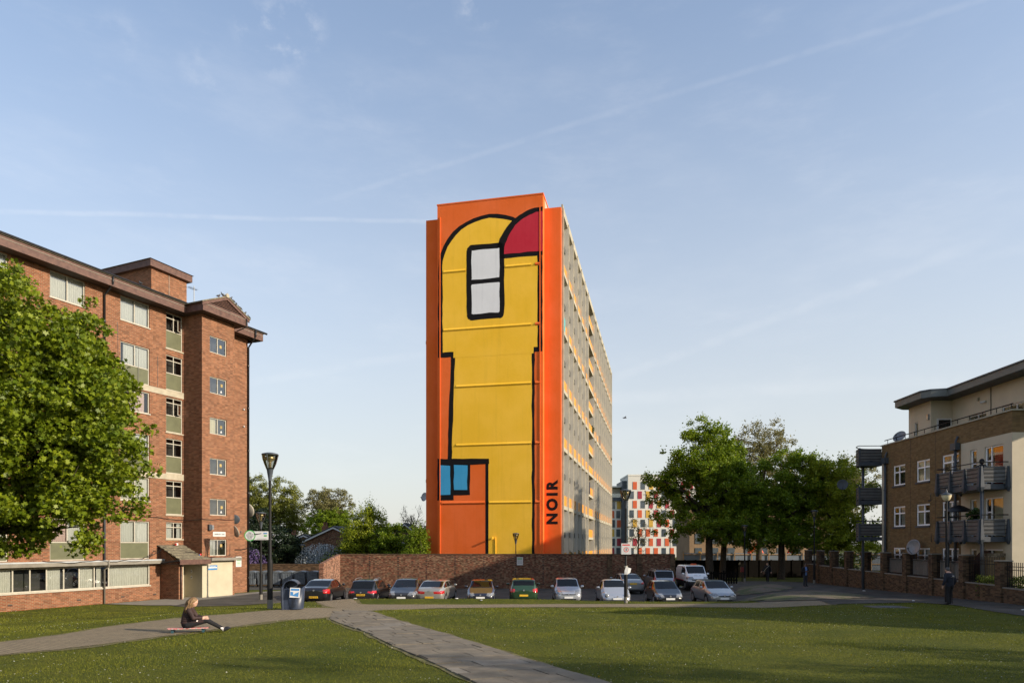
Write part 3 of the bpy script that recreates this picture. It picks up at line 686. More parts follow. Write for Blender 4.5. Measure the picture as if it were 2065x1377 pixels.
# entrance plaques
def sign(par, x, z, w, h, y, mat, name='sign', border=None):
    s = MB().box(x-w/2, x+w/2, y-.015, y, z-h/2, z+h/2).build(name, mat, par, bevel=.004)
    return s
MT['sign_blue'] = pm('blue_sign', (.05, .19, .42), .4, .08); MT['sign_green'] = pm('green_print', (.05, .30, .06), .5, .1); MT['ink'] = pm('dark_ink', (.02, .02, .022), .6, .1); MT['sign_red'] = pm('red_print', (.6, .03, .02), .5, .1)
s = sign(LB, 1.36, 4.02, 1.02, .30, -1.6, 'white', 'name_board'); text('CARISBROOK COURT', .15, 'ink', s, (1.36, -1.618, 4.01), (PI/2, 0, 0), sx=.60)
s = sign(LB, .80, 1.88, .75, .30, -1.62, 'sign_blue', 'estate_sign')
MB().add([(.43, -1.637, 1.76), (.62, -1.637, 2.02), (.43, -1.637, 2.02)], [(0, 1, 2)]).build('sign_wedge', 'con_cream', s)
MB().box(.46, 1.14, -1.639, -1.637, 1.84, 1.92).build('sign_band', 'white', s)
MB().box(.62, 1.04, -1.639, -1.637, 1.945, 1.97).build('sign_line', 'white', s)
for zz in (1.66, 1.28):
    s = sign(LB, .06, zz, .12, .2, -.9, 'white', 'lobby_notice'); s.rotation_euler = (0, 0, -PI/2); s.location = (.9, -.62, 0)
    MB().box(.02, .1, -.918, -.916, zz-.06, zz+.04).build('lobby_print', 'ink', s)
s = sign(LB, 4.55, 2.15, .5, .72, 0, 'white', 'notice_board'); MB().box(4.37, 4.73, -.018, -.016, 2.36, 2.46).build('notice_heading', 'sign_green', s)
for zz in (2.22, 2.12, 2.02, 1.92): MB().box(4.38, 4.72, -.018, -.016, zz, zz+.03).build('notice_line', 'sign_green', s)
m = MB(); m.box(.42, .62, -1.78, -1.6, 4.25, 4.62); fl = m.build('floodlight', 'dark_grey', LB, bevel=.02)
MB().box(.60, .74, -1.82, -1.72, 4.3, 4.58).build('floodlight_lens', 'lamp_clear', fl)
for (x, z) in ((5.0, 12.85), (5.0, 11.65)):
    MB().tube([(x, 0, z), (x-.05, -.12, z)], .05, 6).build('wall_vent', 'mid_grey', LB)
# eaves, gutter, roofs
MB().box(T0-.5, TE+.7, -.75, -.72, 17.86, 18.42).build('eaves_fascia', 'brown_wood', LB)
MB().box(T0-.5, TE+.7, -.72, .02, 17.86, 17.9).build('eaves_soffit', 'dark_brown', LB)
MB().box(TE+.67, TE+.70, -.72, 11.7, 17.87, 18.41).build('verge_board', 'brown_wood', LB)
MB().tube([(T0-.5, -.80, 18.46), (TE+1.0, -.80, 18.46)], .075, 8).build('gutter', 'black', LB, True)
MB().tube([(T0-.5, -.765, 18.22), (TE+.7, -.765, 18.22)], .012, 4).build('cable_conduit', 'offwhite', LB)
m = MB(); m.prism([(-.82, 18.5), (5.6, 20.0), (12, 18.5), (12, 18.38), (-.82, 18.38)], T0-.5, TE+.8, 'x'); m.build('main_roof', 'tile', LB)
m = MB(); m.prism([(-.02, 17.9), (11, 17.9), (5.6, 19.6)], TE-.01, TE+.0, 'x'); m.build('gable_brick', 'brick_red', LB)
# pediment over the bay
ped = MB(); ped.box(-.45, 3.2, -2.2, -2.17, 17.88, 18.46); ped.build('bay_fascia', 'brown_wood', LB)
MB().box(-.45, -.42, -2.17, -.76, 17.88, 18.45).build('bay_fascia_return', 'brown_wood', LB)
MB().box(3.17, 3.2, -2.17, -.76, 17.88, 18.45).build('bay_fascia_return', 'brown_wood', LB)
MB().box(-.42, 3.17, -2.165, -.0, 17.87, 17.9).build('bay_soffit', 'dark_brown', LB)
MB().tube([(-.45, -2.215, 18.30), (3.2, -2.215, 18.30)], .013, 4).build('cable_conduit', 'offwhite', LB)
AP = (1.40, 19.28)
for sgn, x in ((-1, -.55), (1, 3.3)):
    n = Vector((AP[0]-x, 0, AP[1]-18.42)); n.normalize(); up = Vector((-n.z, 0, n.x))*sgn*-1
    up = Vector((0, 0, 1))
    pts = [(x, 18.36), AP, (AP[0], AP[1]-.2), (x, 18.36-.2)]
    MB().prism(pts, -2.26, -2.2).build('barge_board', 'brown_wood', LB)
    MB().prism([(x-.04*-sgn, 18.42), (AP[0], AP[1]+.06), (AP[0], AP[1]-.02), (x-.04*-sgn, 18.34)], -2.3, 4.5).build('bay_roof', 'tile', LB)
MB().prism([(-.1, 18.46), (2.9, 18.46), (1.4, 19.12)], -2.14, -2.12).build('vent_backing', 'black', LB)
for k in range(7):
    z = 18.52+k*.085; hw = 1.5*(19.1-z)/(19.1-18.46)
    if hw < .1: continue
    sl = MB().add([(1.4-hw, -2.2, z), (1.4+hw, -2.2, z), (1.4+hw, -2.15, z+.05), (1.4-hw, -2.15, z+.05), (1.4-hw, -2.2, z+.012), (1.4+hw, -2.2, z+.012), (1.4+hw, -2.15, z+.062), (1.4-hw, -2.15, z+.062)], [(0, 1, 2, 3), (4, 5, 6, 7), (0, 1, 5, 4), (2, 3, 7, 6)]).build('vent_slat', 'brown_wood', LB)
MB().tube([(1.4, -2.32, 19.33), (1.4, -2.2, 19.33)], .13, 8).build('ridge_end', 'con_cream', LB)
pipe(LB, [(3.05, -2.26, 18.4), (3.05, -2.26, 18.0), (3.05, -2.2, 17.8), (2.72, -1.7, 17.5)], .035)
# roof-top plant room
m = MB(); m.box(-.75, 1.95, 2, 6.7, 18, 21.1); m.build('plant_room_wall', 'brick_red', LB)
m = MB(); m.box(-1.0, 2.2, 1.75, 6.95, 21.08, 21.52); m.build('plant_room_fascia', 'brown_wood', LB)
m = MB(); m.add([(-1.08, 1.67, 21.53), (2.28, 1.67, 21.53), (2.28, 7.03, 21.53), (-1.08, 7.03, 21.53), (.6, 4.3, 21.95)], [(0, 1, 4), (1, 2, 4), (2, 3, 4), (3, 0, 4), (0, 3, 2, 1)]); m.build('plant_room_roof', 'tile', LB)
MB().tube([(.55, 1.97, 18.8), (.55, 1.97, 21.0)], .014, 4).build('lightning_cable', 'offwhite', LB)
MB().add([(-.6, 1.9, 19.1), (2.1, 1.9, 19.1), (2.3, 1.3, 19.0), (-.6, 1.3, 19.0)], [(0, 1, 2, 3)]).build('lead_flashing', 'lead', LB)
# drainpipes
pipe(LB, [(-5.38, -.80, 18.4), (-5.38, -.80, 18.05), (-5.38, -.62, 17.85), (-5.38, -.09, 17.45), (-5.38, -.09, 8.0)], .055, clips=(16, 14, 12, 10))
pipe(LB, [(-5.38, -.09, 8.0), (-5.38, -.09, 2.46)], .055, 'dark_grey', clips=(6, 4))
pipe(LB, [(-5.38, -.46, 2.46), (-5.38, -.46, 2.1), (-5.38, -.08, 1.95), (-5.38, -.08, -.1)], .05, 'con_grey')
pipe(LB, [(TE-.1, -.85, 18.4), (TE-.1, -.85, 18.0), (TE-.1, -.6, 17.75), (TE-.02, -.09, 17.3), (TE-.02, -.09, -.1)], .06, clips=(16, 13, 10, 7, 4, 1))
# cables looped across the wall and the canopy
def cable(par, pts, r=.012, sag=0.):
    P = []
    for a, b in zip(pts, pts[1:]):
        for k in range(9):
            t = k/9; p = Vector(a).lerp(Vector(b), t); p.z -= sag*4*t*(1-t)*random.uniform(.8, 1.2); P.append(p)
    P.append(Vector(pts[-1]))
    return MB().tube(P, r, 5).build('cable', 'black', par)
cable(LB, [(-7, -.03, 5.2), (-5.4, -.05, 5.15), (-3.2, -.03, 5.1), (-2, -.03, 5.02), (-.05, -.03, 4.9), (-.03, -1.63, 4.95), (1.3, -1.63, 4.98), (2.6, -1.63, 5.0)], .02, .04)
cable(LB, [(-9, -.45, 2.5), (-6, -.44, 2.5), (-4, -.45, 2.52), (-2.6, -.3, 2.75), (-1.8, -.4, 3.2), (-.3, -1.2, 2.9), (.8, -1.7, 2.55), (2.2, -1.66, 2.7), (2.7, -1.2, 2.75)], .018, .12)
cable(LB, [(-4.6, -.43, 2.5), (-3, -.43, 2.5), (-2.2, -.06, 3.0), (-1.7, -.1, 3.3), (.3, -1.7, 2.6), (1.4, -1.7, 2.52), (2.4, -1.66, 2.6)], .012, .15)
cable(LB, [(-3.2, -.02, 15.1), (-3.2, -.02, 12.9)], .012); cable(LB, [(-1.9, -.02, 14.9), (-1.9, -.02, 13)], .012)
cable(LB, [(-4.55, -.02, 16.2), (-4.5, -.02, 14.2)], .01)
for x in (.25, 1.0, 2.2): cable(LB, [(x, -1.64, 2.6), (x+.02, -1.64, 3.6 if x < 2 else 3.4)], .01)
cable(LB, [(2.64, -.03, 3.05), (4.0, -.03, 3.0), (5.35, -.05, 3.08)], .03, .06); cable(LB, [(2.64, -.03, 2.2), (3.6, -.03, 2.35), (5.3, -.03, 2.9)], .012, .06)
dm = 'white'
for (c, r, yaw, mt, lb) in (((2.75, -1.55, 4.22), .42, R(75), 'offwhite', None), ((2.75, -1.5, 5.02), .33, R(130), 'dark_grey', None), ((5.62, .2, 5.8), .52, R(95), 'offwhite', None), ((5.62, .5, 4.3), .40, R(95), 'mid_grey', None), ((5.62, .6, 2.9), .42, R(95), 'mid_grey', None)):
    d = dish(LB, c, r, yaw, mt)
# litter on the porch roof
pk = thing('discarded_carton', 'small red and white carton lying on the porch roof under the stair window', 'litter'); pk.matrix_basis = LB.matrix_basis @ Matrix.Translation((-.75, -.25, 3.30))
MB().box(-.09, .09, -.05, .05, 0, .14).build('carton_body', 'white', pk); MB().box(-.092, -.02, -.052, .052, .01, .12).build('carton_print', 'sign_red', pk)
pk = thing('discarded_bag', 'crumpled red packet lying near the lower edge of the porch roof', 'litter'); pk.matrix_basis = LB.matrix_basis @ Matrix.Translation((.02, -1.5, 2.66))
MB().ell((0, 0, .06), (.12, .06, .07), 7, 5).build('packet', 'sign_red', pk); MB().ell((-.12, 0, .04), (.05, .05, .04), 6, 4).build('packet_tag', 'sign_blue', pk)
# aerial
ae = thing('television_aerial', 'thin pole aerial with short rods behind the pediment of the brick block', 'aerial'); ae.matrix_basis = LB.matrix_basis @ Matrix.Translation((2.55, 2.0, 18.7))
MB().tube([(0, 0, 0), (0, 0, 2.3)], .03, 6).build('mast', 'lead', ae)
m = MB(); m.tube([(-.45, 0, 2.1), (.25, 0, 2.1)], .015, 5)
for k in range(7): m.tube([(-.45+k*.1, -.22, 2.1), (-.45+k*.1, .22, 2.1)], .008, 4)
m.build('rods', 'dark_grey', ae)
for z in (.55, .9): MB().tube([(0, 0, z+.2), (-1.6, 0, z-.1), (1.4, 0, z+.0)][:2], .008, 4).build('guy_wire', 'dark_grey', ae)
# pigeons on the pediment roof
def pigeon(label, loc, yaw, s=1., mat='pigeon'):
    MT.setdefault('pigeon', pm('pigeon_feather', (.075, .078, .085), .8, .3, 30)); MT.setdefault('pigeon_pale', pm('pale_pigeon_feather', (.34, .33, .31), .8, .25, 30))
    t = thing('pigeon', label, 'bird', loc, yaw, 'pigeons perched on the brick block')
    m = MB(); m.ell((0, 0, .13), (.16, .075, .085), 10, 7, Matrix.Rotation(R(-25), 3, 'Y')); m.tube([(.10, 0, .18), (.13, 0, .25), (.14, 0, .28)], [.05, .035, .03], 8); m.ell((.15, 0, .29), (.045, .035, .036), 8, 6)
    m.tube([(-.12, 0, .10), (-.28, 0, .03)], [.045, .02], 6)
    m.build('body', mat, t, True)
    MB().tube([(.185, 0, .285), (.22, 0, .275)], [.012, .003], 5).build('beak', 'black', t)
    for sg in (-1, 1):
        MB().ell((-.03, sg*.07, .14), (.15, .018, .06), 8, 5, Matrix.Rotation(R(-22), 3, 'Y')).build('wing', mat, t, True)
        MB().tube([(.01, sg*.03, .06), (.01, sg*.03, 0)], .008, 4).build('leg', 'lamp_red', t)
    t.scale = (s, s, s); return t
LBM = LB.matrix_basis
def LBp(x, y, z): return LBM @ Vector((x, y, z))
rp = [(.75, 0, 'lying pigeon on the left slope of the pediment, farthest from the ridge end', 'pigeon'), (1.1, 1, 'dark pigeon standing on the left slope just before the ridge end', 'pigeon'), (1.42, 0, 'pale pigeon standing on the ridge end at the pediment peak', 'pigeon_pale'),
      (1.72, 0, 'first pigeon down the right slope of the pediment from its peak', 'pigeon'), (1.92, 1, 'second pigeon down the right slope of the pediment from its peak', 'pigeon'), (2.2, 0, 'third pigeon down the right slope of the pediment from its peak', 'pigeon'),
      (2.5, 1, 'fourth pigeon down the right slope of the pediment from its peak', 'pigeon'), (2.95, 0, 'fifth pigeon down the right slope of the pediment, near its foot', 'pigeon'), (3.3, 1, 'lowest pigeon at the foot of the pediment right slope', 'pigeon')]
for x, fl, lb, mt in rp:
    z = 19.34-(abs(x-1.4)/1.9)*.9; p = LBp(x, -2.2, z)
    pigeon(lb, p, UL+R(180 if fl else 20)+random.uniform(-.5, .5), .8, mt)
for x, lb in ((-3.6, 'pigeon on the eaves gutter left of the plant room'), (.2, 'pigeon on the eaves gutter under the plant room')):
    pigeon(lb, LBp(x, -.7, 18.55), UL+random.uniform(0, 6), .8)

# ------------------------------------------------------------------ centre: slab block with painted gable
TW = thing('mural_tower', 'tall slab block with orange painted gable and yellow balcony fronts', 'building', (4.408, 61.0, 0), math.atan2(.9767, .2146))
LV = [-.5, 6.85, 12.15, 17.42, 22.70, 28.05, 33.4]
GW = 12.64; TL = 60.35
MB().box(.05, TL, 1.9, GW, -.6, 33.3).build('core_wall', 'white_fin', TW)
MB().box(-.0, TL-.3, 0.05, GW+.02, 33.28, 33.42).build('roof_slab', 'con_cream', TW)
# gable: outer strips and a projecting centre panel (local y runs from the right corner to the left corner)
MB().box(-.25, .05, 0, 1.5, -.6, 33.35).build('gable_strip', 'orange', TW)
MB().box(-.25, .05, 11.3, GW, -.6, 33.4).build('gable_strip', 'orange', TW)
MB().box(-.95, .04, 1.5, 11.3, -.6, 34.3).build('gable_panel', 'orange', TW)
MB().box(-.98, 3.5, 1.45, 11.35, 34.3, 34.42).build('gable_coping', 'orange', TW)
MB().box(.04, 3.4, 1.5, 1.8, 33.4, 34.3).build('roof_upstand', 'con_cream', TW)
# slight recessed pour panels framed by ribs, one per double storey
F0 = -.95
hp_rng = random.Random(4)
def handpainted(poly, amp=.035):
    """slightly unsteady edges, as painted by hand from a lift"""
    out = []
    for a, b in zip(poly, poly[1:]+poly[:1]):
        L_ = math.hypot(b[0]-a[0], b[1]-a[1]); n = max(1, int(L_/.7)); nx_, nz_ = (-(b[1]-a[1])/(L_+1e-9), (b[0]-a[0])/(L_+1e-9))
        for k in range(n):
            t = k/n; w = hp_rng.uniform(-amp, amp) if a[1] > .2 else 0
            out.append((a[0]+(b[0]-a[0])*t+nx_*w, a[1]+(b[1]-a[1])*t+nz_*w))
    return out
def flat(poly, name, mat, d=.006, off=0., parent=TW):
    """painted shape on the gable: polygon in (y,z)"""
    return MB().prism(handpainted(poly), F0-off-d, F0-off, 'x').build(name, mat, parent)
def offset_rect(y0, y1, z0, z1, r=0, n=8, corners='all'):
    if r <= 0: return [(y0, z0), (y1, z0), (y1, z1), (y0, z1)]
    P = []
    for (cy, cz, a0) in ((y1-r, z1-r, 0), (y0+r, z1-r, 90), (y0+r, z0+r, 180), (y1-r, z0+r, 270)):
        P += [(cy+r*math.cos(R(a0+90*k/n)), cz+r*math.sin(R(a0+90*k/n))) for k in range(n+1)]
    return P
# abstract colour composition: black-edged yellow column with an arched head, crimson, white, blue and orange fields
def wob(P, a=.0): return P
def arch(y0, y1, z0, zs, n=20):
    r = (y1-y0)/2; c = (y0+y1)/2; h = r*.92
    return [(y0, z0), (y1, z0)]+[(c+r*math.cos(PI*k/n), zs+h*math.sin(PI*k/n)) for k in range(n+1)]
E_ = .36
flat([(2.25, -.5), (6.75, -.5), (6.75, 10.6), (10.35, 10.6), (10.0, 20.4), (2.25, 20.4)], 'painted_column_edge', 'wall_black')
flat([(2.25+.26, -.5), (6.75-.28, -.5), (6.75-.28, 11.0), (10.35-.42, 11.0), (10.0-.40, 20.5), (2.25+.26, 20.5)], 'painted_column', 'yellow', .006, .006)
flat(arch(1.56, 11.22, 20.4, 28.6), 'painted_arch_edge', 'wall_black', .006, .001)
flat(arch(1.56+.42, 11.22-.42, 20.4+.45, 28.6), 'painted_arch', 'yellow', .006, .0075)
flat([(2.35, 20.3), (9.75, 20.3), (9.75, 20.95), (2.35, 20.95)], 'painted_neck', 'yellow', .006, .014)
def sector(cy, cz, r, a0, a1, n=18): return [(cy, cz)]+[(cy+r*math.cos(R(a0+(a1-a0)*k/n)), cz+r*math.sin(R(a0+(a1-a0)*k/n))) for k in range(n+1)]
flat(sector(1.52, 28.9, 4.3, 0, 90), 'painted_quadrant_edge', 'wall_black', .006, .015)
flat(sector(1.52, 29.3, 3.5, 0, 90), 'painted_quadrant', 'red', .006, .022)
flat(offset_rect(5.0, 8.5, 23.6, 30.4, .5), 'painted_block_edge', 'wall_black', .006, .015)
flat(offset_rect(5.45, 8.05, 24.15, 26.85, .1), 'painted_block', 'wall_white', .006, .022)
flat(offset_rect(5.45, 8.05, 27.25, 29.9, .1), 'painted_block', 'wall_white', .006, .022)
flat([(6.4, 10.55), (11.28, 10.55), (11.28, 11.15), (6.4, 11.05)], 'painted_bar', 'wall_black', .006, .015)
flat([(9.75, 7.35), (11.28, 7.35), (11.28, 10.6), (9.75, 10.6)], 'painted_square_edge', 'wall_black', .006, .008); flat([(10.05, 7.85), (11.1, 7.85), (11.1, 10.55), (10.05, 10.5)], 'painted_square', 'blue', .006, .0155)
flat([(8.2, 7.8), (9.8, 7.8), (9.8, 10.6), (8.2, 10.6)], 'painted_square_edge', 'wall_black', .006, .004); flat([(8.45, 8.3), (9.72, 8.3), (9.72, 10.55), (8.45, 10.5)], 'painted_square', 'blue', .006, .0155)
# cast ribs of the concrete panels, painted with what they cross
for z in (6.99, 12.22, 17.55, 22.75, 28.05):
    for (a, b, mt) in ((1.75, 2.2, 'orange'), (2.56, 6.4 if z < 10 else (9.5 if z < 20.4 else 4.9 if z > 24 else 10.7), 'yellow')) + (((6.8, 10.9, 'orange'),) if z < 10 else ()) + (((8.6, 10.7, 'yellow'),) if z > 24 else ()):
        MB().add([(F0-.035, a, z), (F0-.035, b, z), (F0-.085, b, z+.10), (F0-.085, a, z+.10), (F0, a, z+.30), (F0, b, z+.30), (F0-.002, a, z-.02), (F0-.002, b, z-.02)], [(0, 1, 2, 3), (3, 2, 5, 4), (6, 7, 1, 0)]).build('panel_joint', mt, TW)
for y in (1.72, 11.0):
    MB().box(F0-.05, F0, y, y+.09, -.5, 33.2).build('panel_edge_rib', 'orange', TW)
# signature lettering reading up the right-hand strip
text('NOIR', 1.32, 'wall_black', TW, (-.26, .74, 7.05), (PI/2, -PI/2, -PI/2), sx=1.0, ext=.004, bold=.06, space=1.32)
MB().tube([(F0-.02, 6.1, 3.9), (F0-.35, 6.05, 3.85)], .09, 6).build('wall_camera', 'yellow', TW); MB().tube([(F0-.04, 5.8, 4.0), (F0-.04, 5.8, -.4)], .03, 4).build('conduit', 'yellow', TW)
for z in (9.1, 22): MB().box(-.0, .3, GW, GW+.12, z, z+.3).build('side_vent', 'mid_grey', TW)
dish(TW, (.3, GW+.38, 7.8), .42, R(-120), 'lead', tilt=10)
# long facade: fins, slabs, balcony fronts
FIN = [k*3.55 for k in range(7)]+[28.4+3.55*k for k in range(10)]
fin0 = MB().box(-.13, .13, -.22, 1.9, -.6, 33.4); f0 = fin0.build('fin', 'fin_con', TW); f0.location = (FIN[0]+.20, .02, 0)
for x in FIN[1:]: share(f0, (x, 0, 0))
wf0 = MB().box(-.004, 0, -.19, 1.88, -.6, 33.2).build('fin_lining', 'white_fin', TW); wf0.location = (FIN[1]-.132, 0, 0)
for x in FIN[2:]: share(wf0, (x-.132, 0, 0))
for i, z in enumerate(LV[1:]):
    MB().box(.06, TL, -.12, 1.9, z-.34, z).build('floor_slab', 'con_cream', TW)
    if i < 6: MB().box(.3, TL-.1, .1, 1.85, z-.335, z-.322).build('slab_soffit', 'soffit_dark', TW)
MB().box(FIN[0]+.1, TL, -.12, .02, 33.4, 33.75).build('parapet', 'con_cream', TW)
rail = MB().box(0, 3.25, .0, .06, 0, .95).build('balcony_front', 'yellow_panel', TW); first = True
spd = MB().box(.02, 3.25, .10, .4, 0, .5).build('spandrel', 'grey_band', TW); first2 = True
ribm = MB()
for i in range(6):
    z = LV[i]; top = LV[i+1]
    for j in range(len(FIN)-1):
        if j == 6: continue
        p = (FIN[j]+.15, 0, z+.02 if i else 3.0-1.0)
        if i == 0: p = (FIN[j]+.15, 0, 1.6)
        if first: rail.location = p; first = False
        else: share(rail, p)
        q = (FIN[j]+.13, 0, z+2.55 if i else 4.0)
        if first2: spd.location = q; first2 = False
        else: share(spd, q)
# stair bay with a floor and a yellow front at every storey
sr = MB().box(.12, 6.98, .04, .10, 0, .95).build('stair_front', 'yellow_panel', TW); sl = MB().box(.1, 7.0, -.04, 1.85, -.28, 0).build('stair_landing', 'con_cream', TW); fl = True
for i in range(12):
    z = 1.55+2.65*i
    if fl: sr.location = (21.3, 0, z+.02); sl.location = (21.3, 0, z); fl = False
    else: share(sr, (21.3, 0, z+.02)); share(sl, (21.3, 0, z))
MB().box(21.4, 28.3, 1.6, 1.7, -.5, 33).build('stair_back_wall', 'con_grey', TW)
# clutter on balconies: plants and laundry, one of each kind per spot
MT['plant'] = leafmat('pot_plant_leaf', (.03, .06, .015), (.09, .14, .03)); MT['cloth'] = pm('laundry_cloth', (.10, .32, .33), .9, .2); MT['dkcloth'] = pm('dark_laundry', (.03, .03, .04), .9, .2)
for n, (x, z, mt, lb) in enumerate(((1.6, 22.75, 'cloth', 'teal cloth over the balcony rail nearest the gable, third level from the top'), (19.2, 22.8, 'dkcloth', 'dark laundry on a balcony rail beside the stair bay'), (24, 9.7, 'dkcloth', 'dark cloth hung in the lower stair bay'), (38, 17.6, 'dkcloth', 'dark cloth on a far balcony rail right of the stair bay'))):
    c = curtain_mesh(-.6, .6, -.2, 1.3, 0, .06, .3).build('laundry', mt, None); tag(c, lb, 'laundry'); c.matrix_basis = TW.matrix_basis @ Matrix.Translation((x, -.03, z))
def bush_verts(n, c, r, ls, flat_=1.):
    p = RN.normal(0, 1, (n, 3)); p /= np.linalg.norm(p, axis=1)[:, None]; p *= RN.random((n, 1))**.4; p = p*np.array(r)+np.array(c)
    return leaf_quads(p, ls*RN.uniform(.6, 1.3, n))
QT = np.array([(-.5, 0), (0, -.32), (.5, 0), (0, .32)])
MPL = np.array([(0, -.55), (.18, -.22), (.52, -.30), (.36, -.02), (.55, .22), (.22, .20), (0, .58), (-.22, .20), (-.55, .22), (-.36, -.02), (-.52, -.30), (-.18, -.22)])
def leaf_quads(p, s, tmpl=QT, up=.5):
    n = len(p); nr = RN.normal(0, 1, (n, 3)); nr[:, 2] += up*2; nr /= np.linalg.norm(nr, axis=1)[:, None]
    t = RN.normal(0, 1, (n, 3)); t -= nr*(t*nr).sum(1)[:, None]; t /= np.linalg.norm(t, axis=1)[:, None]; b = np.cross(nr, t)
    tm = tmpl[None]; fold = -.25*np.abs(tm[..., 0:1])
    return p[:, None]+s[:, None, None]*(t[:, None]*tm[..., 0:1]+b[:, None]*tm[..., 1:2]+nr[:, None]*fold)
def shrub(name, label, cat, loc, r, n, ls, mat, group=None, stem=True):
    t = thing(name, label, cat, loc, 0, group)
    polys_mesh('foliage', bush_verts(n, (0, 0, r[2]), r, ls), 4, mat, None, t)
    m = MB()
    for k in range(5): a = 2*PI*k/5; m.tube([(.05*math.cos(a), .05*math.sin(a), -.1), (.4*r[0]*math.cos(a), .4*r[1]*math.sin(a), r[2]*1.1)], [.05*r[2], .02*r[2]], 5)
    m.build('stem', 'bark', t); return t
for x, z, lb in ((6.0, 1.7, 'pot plant on the lowest balcony nearest the gable'), (12.5, 1.7, 'pot plant on a lowest balcony further from the gable'), (28, 17.6, 'trailing green plant beside the stair bay'), (59, 17.5, 'trailing green plant at the far end of the tower')):
    t = shrub('pot_plant', lb, 'plant', (0, 0, 0), (.5, .4, .55), 260, .16, 'plant'); t.matrix_basis = TW.matrix_basis @ Matrix.Translation((x, .1, z))

# ------------------------------------------------------------------ car park boundary wall
BW = thing('boundary_wall', 'tall mottled brown brick wall along the back of the car park', 'wall', (0, 57.0, -.3))
MB().box(-14.35, 13.45, 0, .33, -.4, 2.78).build('brick_face', 'brick_wall', BW)
MB().box(-14.37, 13.5, -.03, .36, 2.78, 2.86).build('coping', 'brick_dark', BW)
for x in (8.15, 10.6, 13.4): MB().box(x-.2, x+.2, -.12, .0, -.4, 2.84).build('pilaster', 'brick_dark', BW)
for x in (-11.9, -9.5, -7.15, -4.75, -2.35, .3, 2.6, 5.0):
    m = MB()
    for k in range(16): m.box(x-(.055 if k % 2 else .03), x+(.055 if k % 2 else .03), -.012, .0, .12+k*.16, .12+k*.16+.07)
    m.build('toothed_joint', 'black', BW)
m = MB(); m.add([(-14.35, 0, -.4), (-14.8, -3.4, -.4), (-15.15, -3.4, -.4), (-14.7, .3, -.4), (-14.35, 0, 2.82), (-14.8, -3.4, 2.15), (-15.15, -3.4, 2.15), (-14.7, .3, 2.82)], [(0, 1, 5, 4), (1, 2, 6, 5), (2, 3, 7, 6), (4, 5, 6, 7)]); m.build('return_wall', brick('sunlit_mottled_brick', (.22, .08, .045), (.17, .065, .04), (.24, .19, .14), c3=(.34, .26, .19), stain=.15), BW)  # return wall: lighter brick copy with sunlight put into its colour
s = sign(BW, .66, 2.25, .5, .66, -.005, 'white', 'parking_notice'); MB().box(.46, .86, -.024, -.022, 2.4, 2.5).build('notice_heading', 'sign_green', s)
for zz in (2.28, 2.18, 2.08): MB().box(.46, .86, -.024, -.022, zz, zz+.03).build('notice_line', 'ink', s)
lw = thing('bin_store_wall', 'low dark brick wall behind the row of metal bins', 'wall', (-22, 60.2, -.35))
MB().box(-14, 6.4, 0, .25, -.3, 1.9).build('brick_face', 'brick_dark', lw); MB().box(-14, 6.4, -.03, .28, 1.9, 1.98).build('coping', 'brick_dark', lw)
for k in range(7):
    x = -22.9+k*1.04
    t = thing('wheeled_bin', 'grey metal wheeled bin, %s from the left in the row' % ('first', 'second', 'third', 'fourth', 'fifth', 'sixth', 'seventh')[k], 'bin', (x, 57.4+random.uniform(-.06, .06), gz(x, 57.4)+.02), random.uniform(-.03, .03), 'metal bins beside the boundary wall')
    m = MB(); m.prism([(-.42, .22), (.42, .22), (.48, 1.18), (-.48, 1.18)], -.45, .45); m.build('body', 'galv', t, bevel=.02)
    for i in range(4): MB().box(-.34+i*.2, -.30+i*.2, -.47, -.452, .3, 1.12).build('rib', 'galv', t)
    m = MB(); m.prism([(-.49, 1.19), (.49, 1.19), (.44, 1.31), (0, 1.36), (-.44, 1.31)], -.47, .47); m.build('lid', 'galv', t)
    for sx in (-1, 1):
        MB().box(sx*.46-.03, sx*.46+.03, -.5, -.44, .75, 1.2).build('lift_bracket', 'dark_grey', t)
        for sy in (-1, 1): MB().tube([(sx*.36-.03, sy*.36, .1), (sx*.36+.03, sy*.36, .1)], .1, 10).build('wheel', 'tyre', t)

# ------------------------------------------------------------------ right: buff brick flats
RB = thing('buff_brick_flats', 'buff brick and cream render flats with dark balconies at the right edge', 'building', (25.3, 45.3, 0), math.atan2(-.9996, -.0272))
holes = []; rw = []
for (a, b) in ((0, 1.44), (2.72, 4.15), (5.38, 6.95)):
    for zt in (8.54, 5.84, 3.15): holes.append((a, b, zt-1.33, zt)); rw.append((a, b, zt-1.33, zt))
mb = MB(); wall_holes(mb, -.95, 7.13, -.5, 10.05, holes, .1)
mb.quad((7.13, 0, 8.97), (11.18, 0, 8.97), (11.18, 0, 10.05), (7.13, 0, 10.05)).quad((11.18, 0, 8.97), (11.18, 14, 8.97), (11.18, 14, 10.05), (11.18, 0, 10.05))
mb.quad((7.13, 0, -.5), (7.13, .3, -.5), (7.13, .3, 8.97), (7.13, 0, 8.97))
mb.quad((-1.48, 0, 8.9), (-.95, 0, 8.9), (-.95, 0, 10.05), (-1.48, 0, 10.05)).quad((-1.48, 0, -.5), (-1.48, 14, -.5), (-1.48, 14, 10.05), (-1.48, 0, 10.05))
mb.build('brick_wall', 'brick_buff', RB)
mb = MB(); h2 = []
for z in (8.50, 5.81, 3.12): h2 += [(7.92, 8.46, z-2.15, z), (9.1, 10.54, z-2.2, z)]
wall_holes(mb, 7.13, 11.18, -.5, 8.97, h2, .14, .003)
mb.quad((11.177, 0, -.5), (11.177, 14, -.5), (11.177, 14, 8.97), (11.177, 0, 8.97))
MB().quad((-1.485, 0.003, -.5), (-.95, .003, -.5), (-.95, .003, 8.9), (-1.485, .003, 8.9)).build('render_strip', 'cream', RB)
